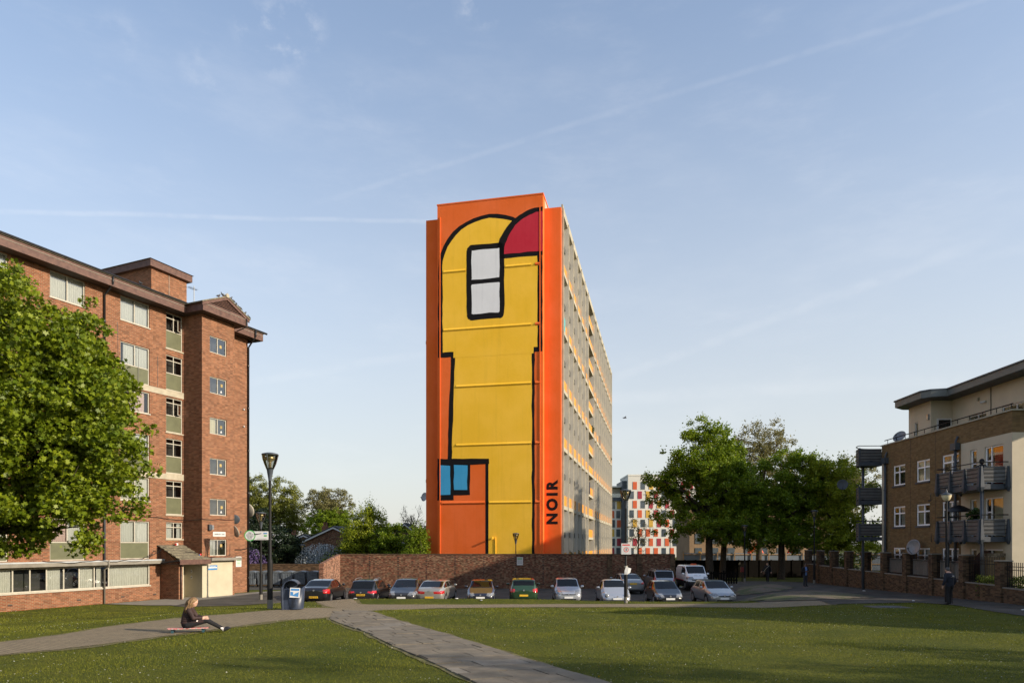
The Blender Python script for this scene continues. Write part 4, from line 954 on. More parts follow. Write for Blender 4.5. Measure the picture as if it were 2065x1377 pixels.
mb.build('render_wall', 'cream', RB)
for i, (a, b, z0, z1) in enumerate(rw):
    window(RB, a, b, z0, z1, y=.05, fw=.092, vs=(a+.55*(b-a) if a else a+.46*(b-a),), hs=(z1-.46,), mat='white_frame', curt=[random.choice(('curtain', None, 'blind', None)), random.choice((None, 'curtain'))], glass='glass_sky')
    MB().box(a-.06, b+.02, -.06, .08, z0-.11, z0-.004).build('sill', 'dark_grey', RB)
for i, (a, b, z0, z1) in enumerate(h2):
    if b-a < 1: window(RB, a, b, z0, z1, y=.08, fw=.075, vs=(a+.45,), hs=[(a+.05, a+.45, z1-.75), (a+.05, a+.45, z1-1.4)], mat='white_frame', curt=[None, 'curtain_red' if i == 1 else 'blind'], glass='glass' if i == 1 else 'glass_sky', name='balcony_door')
    else: window(RB, a, b, z0, z1, y=.08, fw=.075, vs=(a+.45,), hs=[(a+.05, a+.45, z1-.75)], mat='white_frame', curt=[None, 'curtain_red' if i == 1 else 'blind'], glass='glass' if i == 1 else 'glass_sky', name='balcony_door')
MB().box(-1.55, 11.25, -.06, .4, 10.05, 10.13).build('coping', 'con_cream', RB); MB().box(11.18-.4, 11.25, .4, 14, 10.051, 10.129).build('coping', 'con_cream', RB)
m = MB(); m.tube([(-1.3, .1, 10.42), (11.1, .1, 10.42)], .03, 6); rl = m.build('parapet_rail', 'black_rail', RB)
for k in range(12): MB().tube([(-.9+k*1.08, .1, 10.13), (-.9+k*1.08, .1, 10.42)], .02, 5).build('rail_post', 'black_rail', RB)
for x in (2.05, 4.72): MB().box(x-.012, x+.012, -.006, .0, 2.2, 10.0).build('movement_joint', 'dark_brown', RB)
for x, z in ((-.81, 8.85), (6.82, 8.72)):
    m = MB(); m.box(x-.24, x+.24, -.28, -.01, z-.05, z+.33); m.build('hopper_head', 'dark_grey', RB); MB().tube([(x+.1, -.05, z+.7), (x+.1, -.16, z+.45), (x+.1, -.16, z+.3)], .06, 8).build('overflow_pipe', 'dark_grey', RB)
    pipe(RB, [(x, -.12, z-.05), (x, -.12, -.3)], .075, 'dark_grey', clips=(7, 5, 3))
m = MB(); m.tube([(4.35, -.03, 6.4), (4.42, -.1, 6.35), (4.42, -.1, 6.1), (4.36, -.04, 6.0)], .018, 5); m.build('vent_hook', 'black', RB); MB().box(4.0, 4.3, -.02, 0, 5.95, 6.05).build('air_brick', 'dark_brown', RB)
m = MB(); m.tube([(4.4, -.03, 3.9), (4.47, -.1, 3.85), (4.47, -.1, 3.6), (4.41, -.04, 3.5)], .018, 5); m.build('vent_hook', 'black', RB)
# set-back top storey and oversailing roof
m = MB(); wall_holes(m, .2, 2.7, 10, 12.32, [(.9, 1.3, 10.2, 11.25)], .1, .9); m.quad((2.7, .9, 10), (2.7, 2.2, 10), (2.7, 2.2, 12.32), (2.7, .9, 12.32)).quad((.2, .9, 10), (.2, 9, 10), (.2, 9, 12.32), (.2, .9, 12.32))
wall_holes(m, 2.7, 14, 10, 12.32, [(4.3, 5.9, 10.2, 11.0), (7.2, 9.4, 10.2, 11.0)], .1, 2.2); m.build('top_storey_wall', 'cream', RB)
window(RB, .9, 1.3, 10.2, 11.25, y=.95, mat='white', curt=['blind'], glass='glass_sky'); window(RB, 4.3, 5.9, 10.2, 11.0, y=2.25, vs=(5.1,), mat='white', glass='glass_sky'); window(RB, 7.2, 9.4, 10.2, 11.0, y=2.25, vs=(8.3,), mat='white', glass='glass_sky')
w5 = MB().box(2.701, 2.76, 1.25, 2.15, 10.2, 11.2).build('side_window', 'white', RB); MB().box(2.762, 2.768, 1.34, 2.06, 10.25, 11.1).build('pane', 'car_glass', w5)
MB().box(2.42, 2.56, .78, .9, 11.15, 11.5).build('wall_light', 'lamp_clear', RB); MB().box(5.2, 5.3, 2.1, 2.2, 11.75, 11.95).build('alarm_box', 'con_cream', RB); MB().tube([(5.9, 2.15, 11.6), (5.75, 1.95, 11.55)], .06, 6).build('wall_camera', 'white', RB)
RP = [(-.35, .75), (.3, -.05), (3.3, -.05), (3.75, .3), (4.0, 1.15), (15, 1.15), (15, 9.5), (-.35, 9.5)]
MB().prism(RP, 12.34, 12.72, 'z').build('roof_fascia', 'roofgrey', RB); MB().prism([(x-.06 if x < 1 else x, y-.06) for x, y in RP], 12.722, 12.8, 'z').build('roof_edge', 'dark_grey', RB)
MB().prism([(x+.05, y+.05) for x, y in RP], 12.32, 12.337, 'z').build('soffit', 'dark_grey', RB)
MB().box(6.3, 6.33, 2.16, 2.2, 10.2, 12.3).build('movement_joint', 'dark_brown', RB)
# balconies on the long side
for zf in (6.16, 3.5):
    m = MB(); m.box(7.2, 10.85, -1.3, 0, zf, zf+.26); bal = m.build('balcony_floor', 'dark_grey', RB)
    edge = [((7.2, -1.36), (10.8, -1.36), 4), ((10.88, -1.3), (11.0, -.06), 2), ((7.17, -1.3), (7.17, -.04), 2)]
    for (p, q, npost) in edge:
        P, Q = Vector((p[0], p[1], 0)), Vector((q[0], q[1], 0))
        nrm = (Q-P).cross(Vector((0, 0, 1))).normalized()
        for k in range(npost):
            c = P.lerp(Q, k/(npost-1)); b = c-nrm*.0
            MB().add([tuple(c+Vector((dx, dy, z))) for z, w in ((zf-.12, .03), (zf+.1, .10), (zf+1.15, .035)) for dx, dy in ((-w, -w), (w, -w), (w, w), (-w, w))],
                     [(0, 1, 5, 4), (1, 2, 6, 5), (2, 3, 7, 6), (3, 0, 4, 7), (4, 5, 9, 8), (5, 6, 10, 9), (6, 7, 11, 10), (7, 4, 8, 11), (8, 9, 10, 11), (0, 3, 2, 1)]).build('balcony_post', 'dark_grey', bal)
        for k in range(npost-1):
            a, b = P.lerp(Q, (k+.10)/(npost-1)), P.lerp(Q, (k+.90)/(npost-1))
            inn = Vector((0, .05, 0)) if abs((Q-P).x) > 1 else Vector((-.04 if p[0] > 9 else .04, 0, 0))
            MB().quad(*[tuple(v+inn+Vector((0, 0, z))) for v, z in ((a, zf+.34), (b, zf+.34), (b, zf+1.12), (a, zf+1.12))]).build('perforated_panel', MT.setdefault('perf', pm('perforated_metal', (.13, .13, .13), .5, .15, 3, metal=.3)), bal)
            for z in (zf+.34, zf+1.12): MB().bar(tuple(a+inn*.5+Vector((0, 0, z))), tuple(b+inn*.5+Vector((0, 0, z))), .022).build('panel_frame', 'galv', bal)
        for k in range(4): MB().tube([tuple(P+Vector((0, 0, zf+.42+k*.2))), tuple(Q+Vector((0, 0, zf+.42+k*.2)))], .014, 5).build('balcony_rail', 'black_rail', bal)
        MB().tube([tuple(P+Vector((0, 0, zf+1.36))), tuple(Q+Vector((0, 0, zf+1.36)))], .026, 6).build('handrail', 'black_rail', bal)
for x in (7.75, 10.6): MB().tube([(x, -1.1, -.4), (x, -1.1, 8.0 if x < 0 else 6.2)], .09, 10).build('balcony_column', 'dark_grey', RB, True)
# rounded corner balconies at the far end
for i, zf in enumerate((8.75, 6.1, 3.62)):
    m = MB(); rr = 1.62; cc = (-1.5, .1)
    arc = [(cc[0]+rr*math.cos(R(270-90*k/12))*1., cc[1]+rr*math.sin(R(270-90*k/12))) for k in range(13)]
    m.prism([cc]+arc, zf, zf+.25, 'z'); bal = m.build('corner_balcony_floor', 'dark_grey', RB)
    full = [(cc[0]+.02, cc[1]-rr)]+arc+[(cc[0]-rr, cc[1]+2.)]
    seg = [(cc[0]+.0, cc[1]-.2), arc[0]]
    for a, b in zip(full, full[1:]):
        MB().quad((a[0], a[1], zf+.33), (b[0], b[1], zf+.33), (b[0], b[1], zf+1.15), (a[0], a[1], zf+1.15)).build('perforated_panel', 'perf', bal)
    MB().quad((cc[0], cc[1]-.1, zf+.33), (cc[0], cc[1]-rr, zf+.33), (cc[0], cc[1]-rr, zf+1.15), (cc[0], cc[1]-.1, zf+1.15)).build('perforated_panel', 'perf', bal)
    for z in (zf+.45, zf+.65, zf+.85, zf+1.05, zf+1.35):
        MB().tube([(x*1.0+(x-cc[0])*.02, y+(y-cc[1])*.02, z) for x, y in [(cc[0], cc[1]-.1)]+full], .016 if z < zf+1.3 else .026, 5).build('balcony_rail', 'black_rail', bal)
    for k in (0, 5, 12): x, y = arc[k]; MB().box(x-.06, x+.06, y-.06, y+.06, zf-.05, zf+1.2).build('balcony_post', 'dark_grey', bal)
MB().tube([(-2.15, -.95, -.4), (-2.15, -.95, 8.75)], .09, 10).build('corner_column', 'dark_grey', RB, True)
RBM = RB.matrix_basis
def RBp(x, y, z): return RBM @ Vector((x, y, z))
d = dish(None, RBp(-2.6, -2.15, 7.55), .36, R(-20), 'dark_grey', label='dark satellite dish held out from the rounded corner balconies', tilt=5); MB().tube([(0, .2, -.15), (0, .3, -.5), (.7, .2, -1.0)], .02, 5).build('bracket', 'dark_grey', d)
d = dish(None, RBp(-.2, .5, 10.55), .42, R(-60), 'mid_grey', label='grey dish showing above the parapet coping, far end of the buff flats', tilt=30)
d = dish(None, RBp(3.35, -.55, 3.2), .48, R(-70), 'mid_grey', label='large grey dish in front of the ground floor middle window', tilt=10); MB().tube([(0, 0, -.12), (0, -.8, -.3)], .03, 5).build('mast', 'dark_grey', d)
# balcony clutter
pp = shrub('pot_plant', 'dark leggy pot plant on the lower balcony corner', 'plant', RBp(9.9, -1.0, 4.55), (.45, .35, .35), 160, .22, 'plant')
t = thing('garden_umbrella', 'folded dark parasol top behind the lower balcony rail', 'umbrella', RBp(8.2, -.8, 3.76)); MB().lathe([(0.001, 1.75), (.25, 1.68), (.55, 1.5), (.62, 1.38)], n=12).build('canopy', 'black', t, True); MB().tube([(0, 0, 0), (0, 0, 1.72)], .02, 6).build('pole', 'black', t)
ch = thing('arched_doorway', 'dark round-topped opening under the balconies of the buff flats', 'doorway', RBp(9.2, -.02, 0), math.atan2(-.9996, -.0272))
P = [(-.95, 0), (.95, 0)]+[(.95*math.cos(PI*k/16), 2.1+.95*math.sin(PI*k/16)) for k in range(17)]; MB().prism(P, -.02, .0).build('opening', pm('dark_red_paint', (.03, .008, .006), .6, .2), ch)

# garden wall, hedge and street-side wall with railings
gw = thing('garden_wall', 'yellow brick garden wall with soldier coping under the lower balcony', 'wall', (21.5, 34.6, 0))
MB().box(2.6, 4.25, 0, .22, -.3, 2.72).build('brick_face', 'brick_buff', gw); MB().box(-1.2+3.8, 4.25, -.02, .24, 2.72, 2.92).build('soldier_course', brick('soldier_brick', (.26, .2, .12), (.2, .15, .09), (.1, .08, .06), bw=.075, bh=.4, stain=.3), gw)
pa, pb = Vector((27.0, 62.2, 0)), Vector((22.35, 22.5, 0)); wd = (pb-pa).normalized(); wn_ = Vector((-wd.y, wd.x, 0))
SW = thing('railed_wall', 'brown brick pier wall with black railings along the right path', 'wall', (pa.x, pa.y, 0), math.atan2(wd.y, wd.x))
wl_ = (pb-pa).length; x = 0; k = 0
ph = MB().box(-.24, .24, -.26, .26, 0, 1).build('pier', 'brick_dark', SW); ph.location = (0, 0, -1000)
piers = []
while x < wl_: piers.append(x); x += 3.3
MB_ = None
bpy.data.objects.remove(ph)
for k, (a, b) in enumerate(zip(piers, piers[1:]+[wl_])):
    pt = pa+wd*a; g0 = gz(pt.x-.4, pt.y); pt2 = pa+wd*b; g1 = gz(pt2.x-.4, pt2.y); tall = a < 27
    top = (2.78 if tall else 2.55)+.0; low = g0+(1.62-.028*a if tall else .72)
    low = min(low, top-.9)
    MB().box(a-.24, a+.24, -.26, .26, g0-.4, top).build('pier', 'brick_dark', SW)
    MB().box(a-.27, a+.27, -.29, .29, top, top+.06).build('pier_cap', 'con_grey', SW)
    MB().add([(a+.24, -.16, g0-.4), (b-.24, -.16, g1-.4), (b-.24, .16, g1-.4), (a+.24, .16, g0-.4), (a+.24, -.16, low), (b-.24, -.16, low), (b-.24, .16, low), (a+.24, .16, low)], [(0, 1, 5, 4), (2, 3, 7, 6), (4, 5, 6, 7)]).build('dwarf_wall', 'brick_dark', SW)
    MB().box(a+.24, b-.24, -.19, .19, low, low+.06).build('coping', 'con_grey', SW)
    rt = top-.02
    m = MB(); m.box(a+.24, b-.24, -.02, .02, rt-.38, rt-.35).box(a+.24, b-.24, -.02, .02, rt-.22, rt-.19).box(a+.24, b-.24, -.02, .02, low+.12, low+.15); rr = m.build('railing_rails', 'black_rail', SW)
    nb = 20; first = None
    for j in range(nb):
        xx = a+.32+(b-a-.64)*j/(nb-1)
        if a < 12 and j % 2: continue
        if first is None: first = MB().box(-.011, .011, -.011, .011, low+.06, rt).build('railing_bar', 'black_rail', rr); first.location = (xx, 0, 0)
        else: share(first, (xx, 0, 0))
    if 14 < a < 26: MB().box(a+.3, b-.3, .14, .17, low+.1, rt-.3).build('screen_sheet', pm('pale_screen_sheet', (.34, .33, .29), .8, .2, 5, stretch=(8, 1, .5)), SW)
MT['hedge'] = leafmat('hedge_leaf', (.06, .10, .012), (.22, .27, .03), .35)
for k, (x0, y0, lb) in enumerate(((24.0, 33.4, 'clipped hedge behind the railings nearest the garden wall'), (23.75, 30.2, 'clipped hedge behind the second near railing bay'), (23.4, 27.2, 'clipped hedge behind the railings at the right edge'))):
    t = thing('hedge', lb, 'hedge', (x0, y0, gz(x0, y0)), 0, 'clipped hedges behind the railings')
    n = 5200; p = np.stack([RN.uniform(-.45, .45, n), RN.uniform(-1.35, 1.35, n), RN.uniform(0, 1, n)**.6*1.25], 1); p[:, 2] += .06*np.sin(p[:, 1]*6)
    polys_mesh('foliage', leaf_quads(p, RN.uniform(.05, .1, n)), 4, 'hedge', None, t)
    m = MB(); 
    for j in range(6): m.tube([(0, -1.1+j*.44, -.1), (.1, -1.1+j*.44, .9)], [.03, .01], 5)
    m.build('stems', 'bark', t)

# ------------------------------------------------------------------ far buildings
CB = thing('panelled_apartment_block', 'white apartment block with red, orange and yellow panels behind the car park', 'building', (0, 200, -1))
MT['pale_clad'] = pm('pale_cladding', (.62, .60, .54), .8, .06, .2); MT['p_red'] = pm('red_cladding', (.32, .03, .045), .6, .08); MT['p_org'] = pm('orange_cladding', (.55, .10, .03), .6, .08); MT['p_yel'] = pm('ochre_cladding', (.55, .33, .05), .6, .08); MT['far_win'] = pm('far_window', (.06, .075, .09), .1, .3, .8, spec=.8)
MB().box(34.0, 54, 0, 14, 0, 24.2).build('wall', 'pale_clad', CB); MB().box(33.9, 54.1, -.1, 14.1, 24.2, 24.7).build('parapet', 'pale_clad', CB)
MB().box(29.0, 32.6, 4, 14, 0, 18.0).build('wing_wall', 'pale_clad', CB); MB().box(28.5, 33, 3.6, 14, 21.2, 21.6).build('wing_roof', 'pale_clad', CB); MB().box(29.2, 32.5, 5, 14, 18, 21.2).build('wing_top_storey', 'con_cream', CB)
MB().box(32.6, 34.0, 2, 13, 0, 23.0).build('stair_core', 'dark_grey', CB); MB().box(28.4, 34, 3.4, 4, 17.2, 18.2).build('wing_balcony', 'dark_grey', CB); MB().box(28.4, 34, 3.4, 3.5, 18.2, 19.3).build('balcony_glass', 'glass', CB)
pn = {}
def far_panel(x, z, mt, par=CB, w=1.2, h=2.2, y=-.09, nm='panel'):
    if (mt, w) in pn: return share(pn[(mt, w)], (x, y, z), par)
    o = MB().box(0, w, 0, .1, 0, h).build('coloured_panel' if mt != 'far_win' else 'window', mt, par); o.location = (x, y, z); pn[(mt, w)] = o; return o
SEQ = ['far_win', 'p_red', 'p_yel', 'far_win', 'p_org', 'p_red', 'far_win', 'p_yel', 'p_org']
random.seed(3)
for r_ in range(8):
    for c_ in range(8):
        x = 34.5+c_*2.35+(.9 if r_ % 2 else 0); mt = 'far_win' if (c_+r_*2) % 4 == (0 if r_ % 2 == 0 else 3) else random.choice(('p_red', 'p_org', 'p_yel', 'p_yel', 'p_org', 'p_red'))
        far_panel(x, 1.0+r_*2.76, mt)
    if r_ < 6:
        for c_ in range(2): far_panel(29.4+c_*1.75+(.2 if r_ % 2 else 0), 1.0+r_*2.76, 'far_win' if (c_+r_) % 2 else random.choice(('p_org', 'p_red', 'p_yel')), w=1.15, y=3.91)
BB = thing('unfinished_block', 'brown apartment block under construction behind the trees', 'building', (0, 150, -1))
MT['tan_brick'] = pm('tan_brick', (.23, .15, .085), .9, .15, .4)
MB().box(39, 72, 0, 12, 0, 13.5).build('wall', 'tan_brick', BB)
for r_ in range(4):
    for c_ in range(9): far_panel(40.2+c_*3.6, 1.3+r_*3.1, 'far_win', BB, w=1.5, y=-.1)
hb = thing('site_hoarding', 'blue grey site hoarding with timber rails behind the black fence', 'fence', (0, 92, -.6))
MT['hoard'] = pm('blue_grey_hoarding', (.13, .16, .20), .7, .15, .6); MT['timber'] = pm('timber_rail', (.30, .20, .11), .8, .2)
for k in range(14): MB().box(23+k*2.3, 25.27+k*2.3, 0, .06, 0, 2.75).build('board', 'hoard', hb)
for z in (1.2, 2.5): MB().box(23, 55, -.1, -.0, z, z+.12).build('rail', 'timber', hb)
for k in range(14): MB().box(23+k*2.3, 23.12+k*2.3, -.2, -.1, 0, 2.9).build('post', 'timber', hb)
def excavator(name, label, loc, mat, rz, s=1.):
    t = thing(name, label, 'excavator', loc, rz)
    for sy in (-1, 1): MB().prism([(-1.6, .1), (1.6, .1), (1.9, .45), (1.6, .8), (-1.6, .8), (-1.9, .45)], sy*1.1-.25, sy*1.1+.25).build('track', 'tyre', t, bevel=.08)
    MB().box(-1.9, .9, -1.1, 1.1, .95, 1.9).build('engine_deck', mat, t, bevel=.1); MB().box(.1, 1.4, .2, 1.1, .95, 2.7).build('cab', 'car_glass', t, bevel=.1)
    m = MB(); m.tube([(1, -.3, 1.5), (2.2, -.3, 3.6), (3.4, -.3, 4.6)], [.32, .36, .26], 4); m.build('boom', mat, t)
    m = MB(); m.tube([(3.2, -.3, 4.8), (4.7, -.3, 2.2)], [.28, .18], 4); m.build('dipper_arm', mat, t)
    m = MB(); m.prism([(4.3, 1.5), (4.9, 2.2), (5.2, 1.3), (4.6, .7), (4.1, 1.0)], -.75, .15); m.build('bucket', 'dark_grey', t)
    m = MB(); m.tube([(1.2, -.3, 2.0), (2.3, -.3, 3.9)], .09, 6); m.build('hydraulic_ram', 'mid_grey', t)
    t.scale = (s, s, s); return t
MT['exc_orange'] = pm('orange_machine_paint', (.62, .085, .015), .45, .1); MT['exc_yellow'] = pm('yellow_machine_paint', (.55, .30, .03), .45, .1); MT['exc_red'] = pm('red_machine_paint', (.5, .03, .02), .45, .1)
excavator('excavator', 'orange excavator with raised boom behind the tree trunks', (33.4, 101, -.6), 'exc_orange', 0, .85)
excavator('excavator', 'yellow excavator behind the end of the brick boundary wall', (29.5, 100, -.6), 'exc_yellow', PI, .6)
excavator('excavator', 'red excavator behind the fence near the right-hand trees', (44.5, 104, -.6), 'exc_red', PI, .65)
bf = thing('black_fence', 'tall black boarded fence under the right-hand trees', 'fence', (0, 73, -.3))
MT['blackboard'] = pm('black_stained_board', (.007, .006, .005), .9, .3, 3, spec=.08)
for k in range(16): MB().box(16.2+k*1.15, 17.33+k*1.15, 0, .05, 0, 1.95).build('board', 'blackboard', bf)
for k in range(17): MB().box(16.12+k*1.15, 16.26+k*1.15, -.06, .0, 0, 2.0).build('post', 'blackboard', bf)
MB().box(24.2, 24.4, -.08, -.06, 1.45, 1.7).build('fence_notice', 'con_cream', bf)
tf = thing('timber_fence', 'low dark slatted timber fence beside the white van', 'fence', (16.0, 56.5, gz(18, 57)))
for k in range(13): MB().box(k*.21, k*.21+.13, 0, .04, .1, 1.15+.08*math.sin(k*1.9)).build('slat', 'blackboard', tf)
for z in (.35, .9): MB().box(0, 2.7, .04, .1, z, z+.1).build('rail', 'blackboard', tf)
# houses beyond the left bins
def house(label, x, y, w, d, he, hr, mat, roofm, rz=0., chim=True, gable=True):
    t = thing('house', label, 'house', (x, y, -.6), rz)
    MB().box(0, w, 0, d, 0, he).build('wall', mat, t)
    if gable: MB().prism([(0, he), (w, he), (w/2, he+hr)], 0.0, .2).build('gable', mat, t)
    for a, b in (((-.4, he-.15), (w/2, he+hr+.12)), ((w+.4, he-.15), (w/2, he+hr+.12))):
        MB().prism([a, b, (b[0], b[1]+.2), (a[0], a[1]+.2)], -.3, d+.3).build('roof', roofm, t)
        MB().prism([a, b, (b[0], b[1]-.22), (a[0], a[1]-.22)], -.34, -.3).build('barge_board', 'white', t)
    for (wx, wz) in ((w*.25, he*.58), (w*.62, he*.58), (w*.25, he*.2), (w*.62, he*.2)):
        f = MB().box(wx, wx+1.1, -.06, .0, wz, wz+1.2).build('window', 'white', t); MB().box(wx+.08, wx+1.02, -.075, -.062, wz+.08, wz+1.12).build('pane', 'car_glass', f)
    if chim:
        c = MB().box(w*.1, w*.1+.8, d*.4, d*.4+.7, he, he+hr+.35).build('chimney', 'brick_red', t)
        for k in range(2): MB().lathe([(.16, 0), (.13, .6), (.15, .62)], (w*.1+.25+k*.4, d*.4+.35, he+hr+.35), 8).build('chimney_pot', 'brick_red', c)
    return t
MT['slate'] = pm('dark_roof_slate', (.045, .042, .042), .8, .2, 2)
house('gabled brick house with white barge boards behind the blossom tree', -30.2, 100, 8.6, 9, 4.5, 1.8, 'brick_wall', 'slate', R(-8))
house('small house with two chimneys left of the gabled house', -34.6, 104, 5.4, 7, 4.0, 1.2, 'brick_buff', 'slate', R(12))
house('brick house right of the twin-armed street light', -18.6, 104, 4.5, 8, 5.2, 1.7, 'brick_wall', 'slate', 0, False)
house('brick house half hidden by bushes next to the mural tower', -13.8, 102, 5.5, 8, 5.6, 2.2, 'brick_wall', 'slate', 0, False)
# unseen blocks added further down shade the car park and lawn from the right

# ------------------------------------------------------------------ trees
def tree(name, label, base, H, lobes, leafmat_, n, ls, trunk_r, group=None, clumps=90, cr=.55, tmpl=QT, trunk_h=None, limbs=9, up=.5, spray=0., seed=1, bias=.55, twigs=0):
    """lobes: ellipsoids (cx,cy,cz,rx,ry,rz) relative to base. Leaves sit in clumps biased to the crown's outside; limbs reach the clumps"""
    rng = np.random.default_rng(seed); rnd = random.Random(seed)
    t = thing(name, label, 'tree', base, 0, group)
    vol = np.array([l[3]*l[4]*l[5] for l in lobes]); vol = vol/vol.sum()
    which = rng.choice(len(lobes), clumps, p=vol); L = np.array(lobes)[which]
    d = rng.normal(0, 1, (clumps, 3)); d /= np.linalg.norm(d, axis=1)[:, None]
    cc = L[:, :3]+d*L[:, 3:]*(rng.random((clumps, 1))**bias)*.96
    csz = cr*rng.uniform(.55, 1.35, clumps)
    w = csz**2; idx = rng.choice(clumps, n, p=w/w.sum())
    off = rng.normal(0, 1, (n, 3)); off /= np.linalg.norm(off, axis=1)[:, None]; off *= rng.random((n, 1))**.45
    off[:, 2] *= .62; p = cc[idx]+off*csz[idx][:, None]
    if spray: p[:, 2] += np.abs(rng.normal(0, spray, n))*(rng.random(n) < .25)
    global RN
    keep = RN; RN = rng
    polys_mesh('crown', leaf_quads(p, ls*rng.uniform(.6, 1.25, n), tmpl, up), len(tmpl), leafmat_, None, t)
    RN = keep
    m = MB(); th = trunk_h or H*.3
    cm = np.average(np.array([l[:3] for l in lobes]), axis=0, weights=vol)
    fork = Vector((cm[0]*.25, cm[1]*.25, th)); topv = Vector((cm[0]*.8, cm[1]*.8, cm[2]+.35*(H-cm[2])))
    m.tube([(0, 0, -.3), (0, 0, .15), (.03*H*rnd.uniform(-.3, .3), 0, th*.5), fork], [trunk_r*1.35, trunk_r*1.05, trunk_r*.9, trunk_r*.8], 10)
    m.tube([fork, fork.lerp(topv, .5)+Vector((rnd.uniform(-.3, .3), rnd.uniform(-.3, .3), 0)), topv], [trunk_r*.78, trunk_r*.45, trunk_r*.1], 8)
    order = rng.permutation(clumps)[:limbs]
    for j in order:
        c = Vector(cc[j]); s0 = fork.lerp(topv, rnd.uniform(0, .55))
        if c.z < s0.z: s0 = fork.lerp(Vector((0, 0, th)), .3)
        mid = s0.lerp(c, .5)+Vector((rnd.uniform(-.3, .3), rnd.uniform(-.3, .3), rnd.uniform(-.1, .5)))
        r0 = trunk_r*rnd.uniform(.25, .45); m.tube([s0, mid, c], [r0, r0*.6, r0*.12], 6)
        for q in range(3):
            e = c+Vector((rnd.uniform(-1, 1), rnd.uniform(-1, 1), rnd.uniform(-.3, 1)))*cr*1.3; m.tube([mid.lerp(c, .6), e], [r0*.3, r0*.06], 4)
    for j in range(twigs):
        k = rng.integers(clumps); c = Vector(cc[k]); e = c+Vector((rnd.uniform(-.5, .5), rnd.uniform(-.5, .5), rnd.uniform(.6, 1.6)))*cr; m.tube([c, e], [.03, .008], 4)
    m.build('trunk', 'bark', t, True)
    return t
MT.update(
 lf_maple=leafmat('maple_leaf', (0.0769, 0.1238, 0.0043), (0.2360, 0.2822, 0.0122), .28, .5),
 lf_green=leafmat('fresh_green_leaf', (0.0872, 0.1535, 0.0065), (0.2695, 0.3450, 0.0166), .4),
 lf_dark=leafmat('dark_evergreen_leaf', (.010, .022, .009), (.030, .050, .018), .1),
 lf_willow=leafmat('pale_olive_leaf', (0.1275, 0.1402, 0.0204), (0.2933, 0.3060, 0.0530), .35),
 lf_brown=leafmat('bronze_spring_leaf', (0.1413, 0.1359, 0.0466), (0.3085, 0.2859, 0.1133), .35),
 lf_lime=leafmat('yellow_green_leaf', (0.1642, 0.2094, 0.0116), (0.3827, 0.4276, 0.0279), .38),
 lf_blossom=leafmat('pale_blossom', (0.3006, 0.3359, 0.3570), (0.5481, 0.5834, 0.5950), .2), lf_lilac=leafmat('lilac_blossom', (0.0952, 0.0612, 0.1768), (0.2040, 0.1496, 0.3128), .2),
 lf_bush=leafmat('bush_leaf', (.035, .06, .008), (.11, .14, .022), .3))
# the big maple in front of the brick block
bx, by = -20.9, 26.5
tree('maple_tree', 'large leafy maple in front of the red brick block at the left edge', (bx, by, gz(bx, by)+.35), 14.4,
     [(1.0, 0, 8.2, 4.6, 4.6, 4.7), (3.2, -.2, 7.2, 3.4, 3.3, 3.5), (2.6, 0, 10.6, 2.5, 2.7, 2.7), (4.5, 0, 6.0, 2.6, 2.5, 2.1), (.4, -.3, 12.2, 2.2, 2.3, 1.8), (4.0, .3, 8.6, 2.3, 2.3, 1.7), (2.7, -.4, 3.4, 3.3, 2.6, 1.5), (-.6, -.4, 3.3, 3.4, 2.8, 1.8), (4.6, -.2, 4.4, 2.0, 2.0, 1.3)],
     'lf_maple', 92000, .165, .30, clumps=760, cr=.62, tmpl=MPL, limbs=34, up=.35, seed=11, bias=.33, trunk_h=3.0)
# trees on the right
def gt(x, y): return (x, y, gz(x, y))
G1 = 'trees at the right of the car park'
tree('lime_tree', 'tall spreading green tree at the end of the brick boundary wall', gt(19.6, 67.5), 16.5, [(-.6, 0, 10.5, 4.8, 4.6, 4.8), (-3.6, 0, 8.2, 3.2, 3.2, 2.4), (2.2, 0, 8.4, 3.2, 3.4, 3.2), (-.4, 0, 14.2, 2.4, 2.4, 1.9), (-1.5, -1, 5.4, 5.2, 3.4, 2.0), (-4.6, 0, 9.6, 2.2, 2.4, 1.5), (2.6, -1, 4.6, 3.4, 3, 1.6)], 'lf_green', 60000, .235, .42, G1, 620, .56, limbs=26, seed=21, spray=.35, trunk_h=4.0, twigs=30)
tree('lime_tree', 'slender dark-trunked tree just right of the tall spreading one', gt(21.4, 69.5), 14.5, [(.3, 0, 9.5, 3.0, 3.4, 4.2), (1.2, 0, 5.4, 3.2, 3, 2.2), (.8, 0, 12.4, 2.1, 2, 1.7), (2.6, 0, 9.0, 2.4, 2.4, 2.4)], 'lf_green', 28000, .235, .34, G1, 330, .52, limbs=16, seed=22, trunk_h=4.5, twigs=16)
tree('bronze_tree', 'tall pale bronze-leaved tree rising behind the green trees', gt(31, 86), 20.5, [(.5, 0, 14.8, 4.6, 4.2, 5.0), (-3.0, 0, 12.6, 3, 3, 3.4), (3.2, 0, 10.0, 2.8, 3, 3.2)], 'lf_brown', 24000, .23, .4, None, 460, .52, limbs=28, seed=23, twigs=40, spray=.4)
tree('green_tree', 'broad bright green tree with low branches, left of the rounded balconies', gt(27.2, 69.0), 13.6, [(0, 0, 8.4, 4.6, 4.2, 4.4), (3.0, 0, 7.8, 3.2, 3.2, 3.8), (-3.0, 0, 6.6, 3.2, 3.2, 3.0), (1.5, 0, 11.8, 2.2, 2.4, 1.6), (.5, -1, 4.2, 5.6, 3.4, 1.9), (-4.4, -1, 4.4, 2.8, 2.6, 1.7)], 'lf_green', 64000, .235, .38, G1, 680, .56, limbs=26, seed=24, trunk_h=3.6, spray=.3, twigs=24)
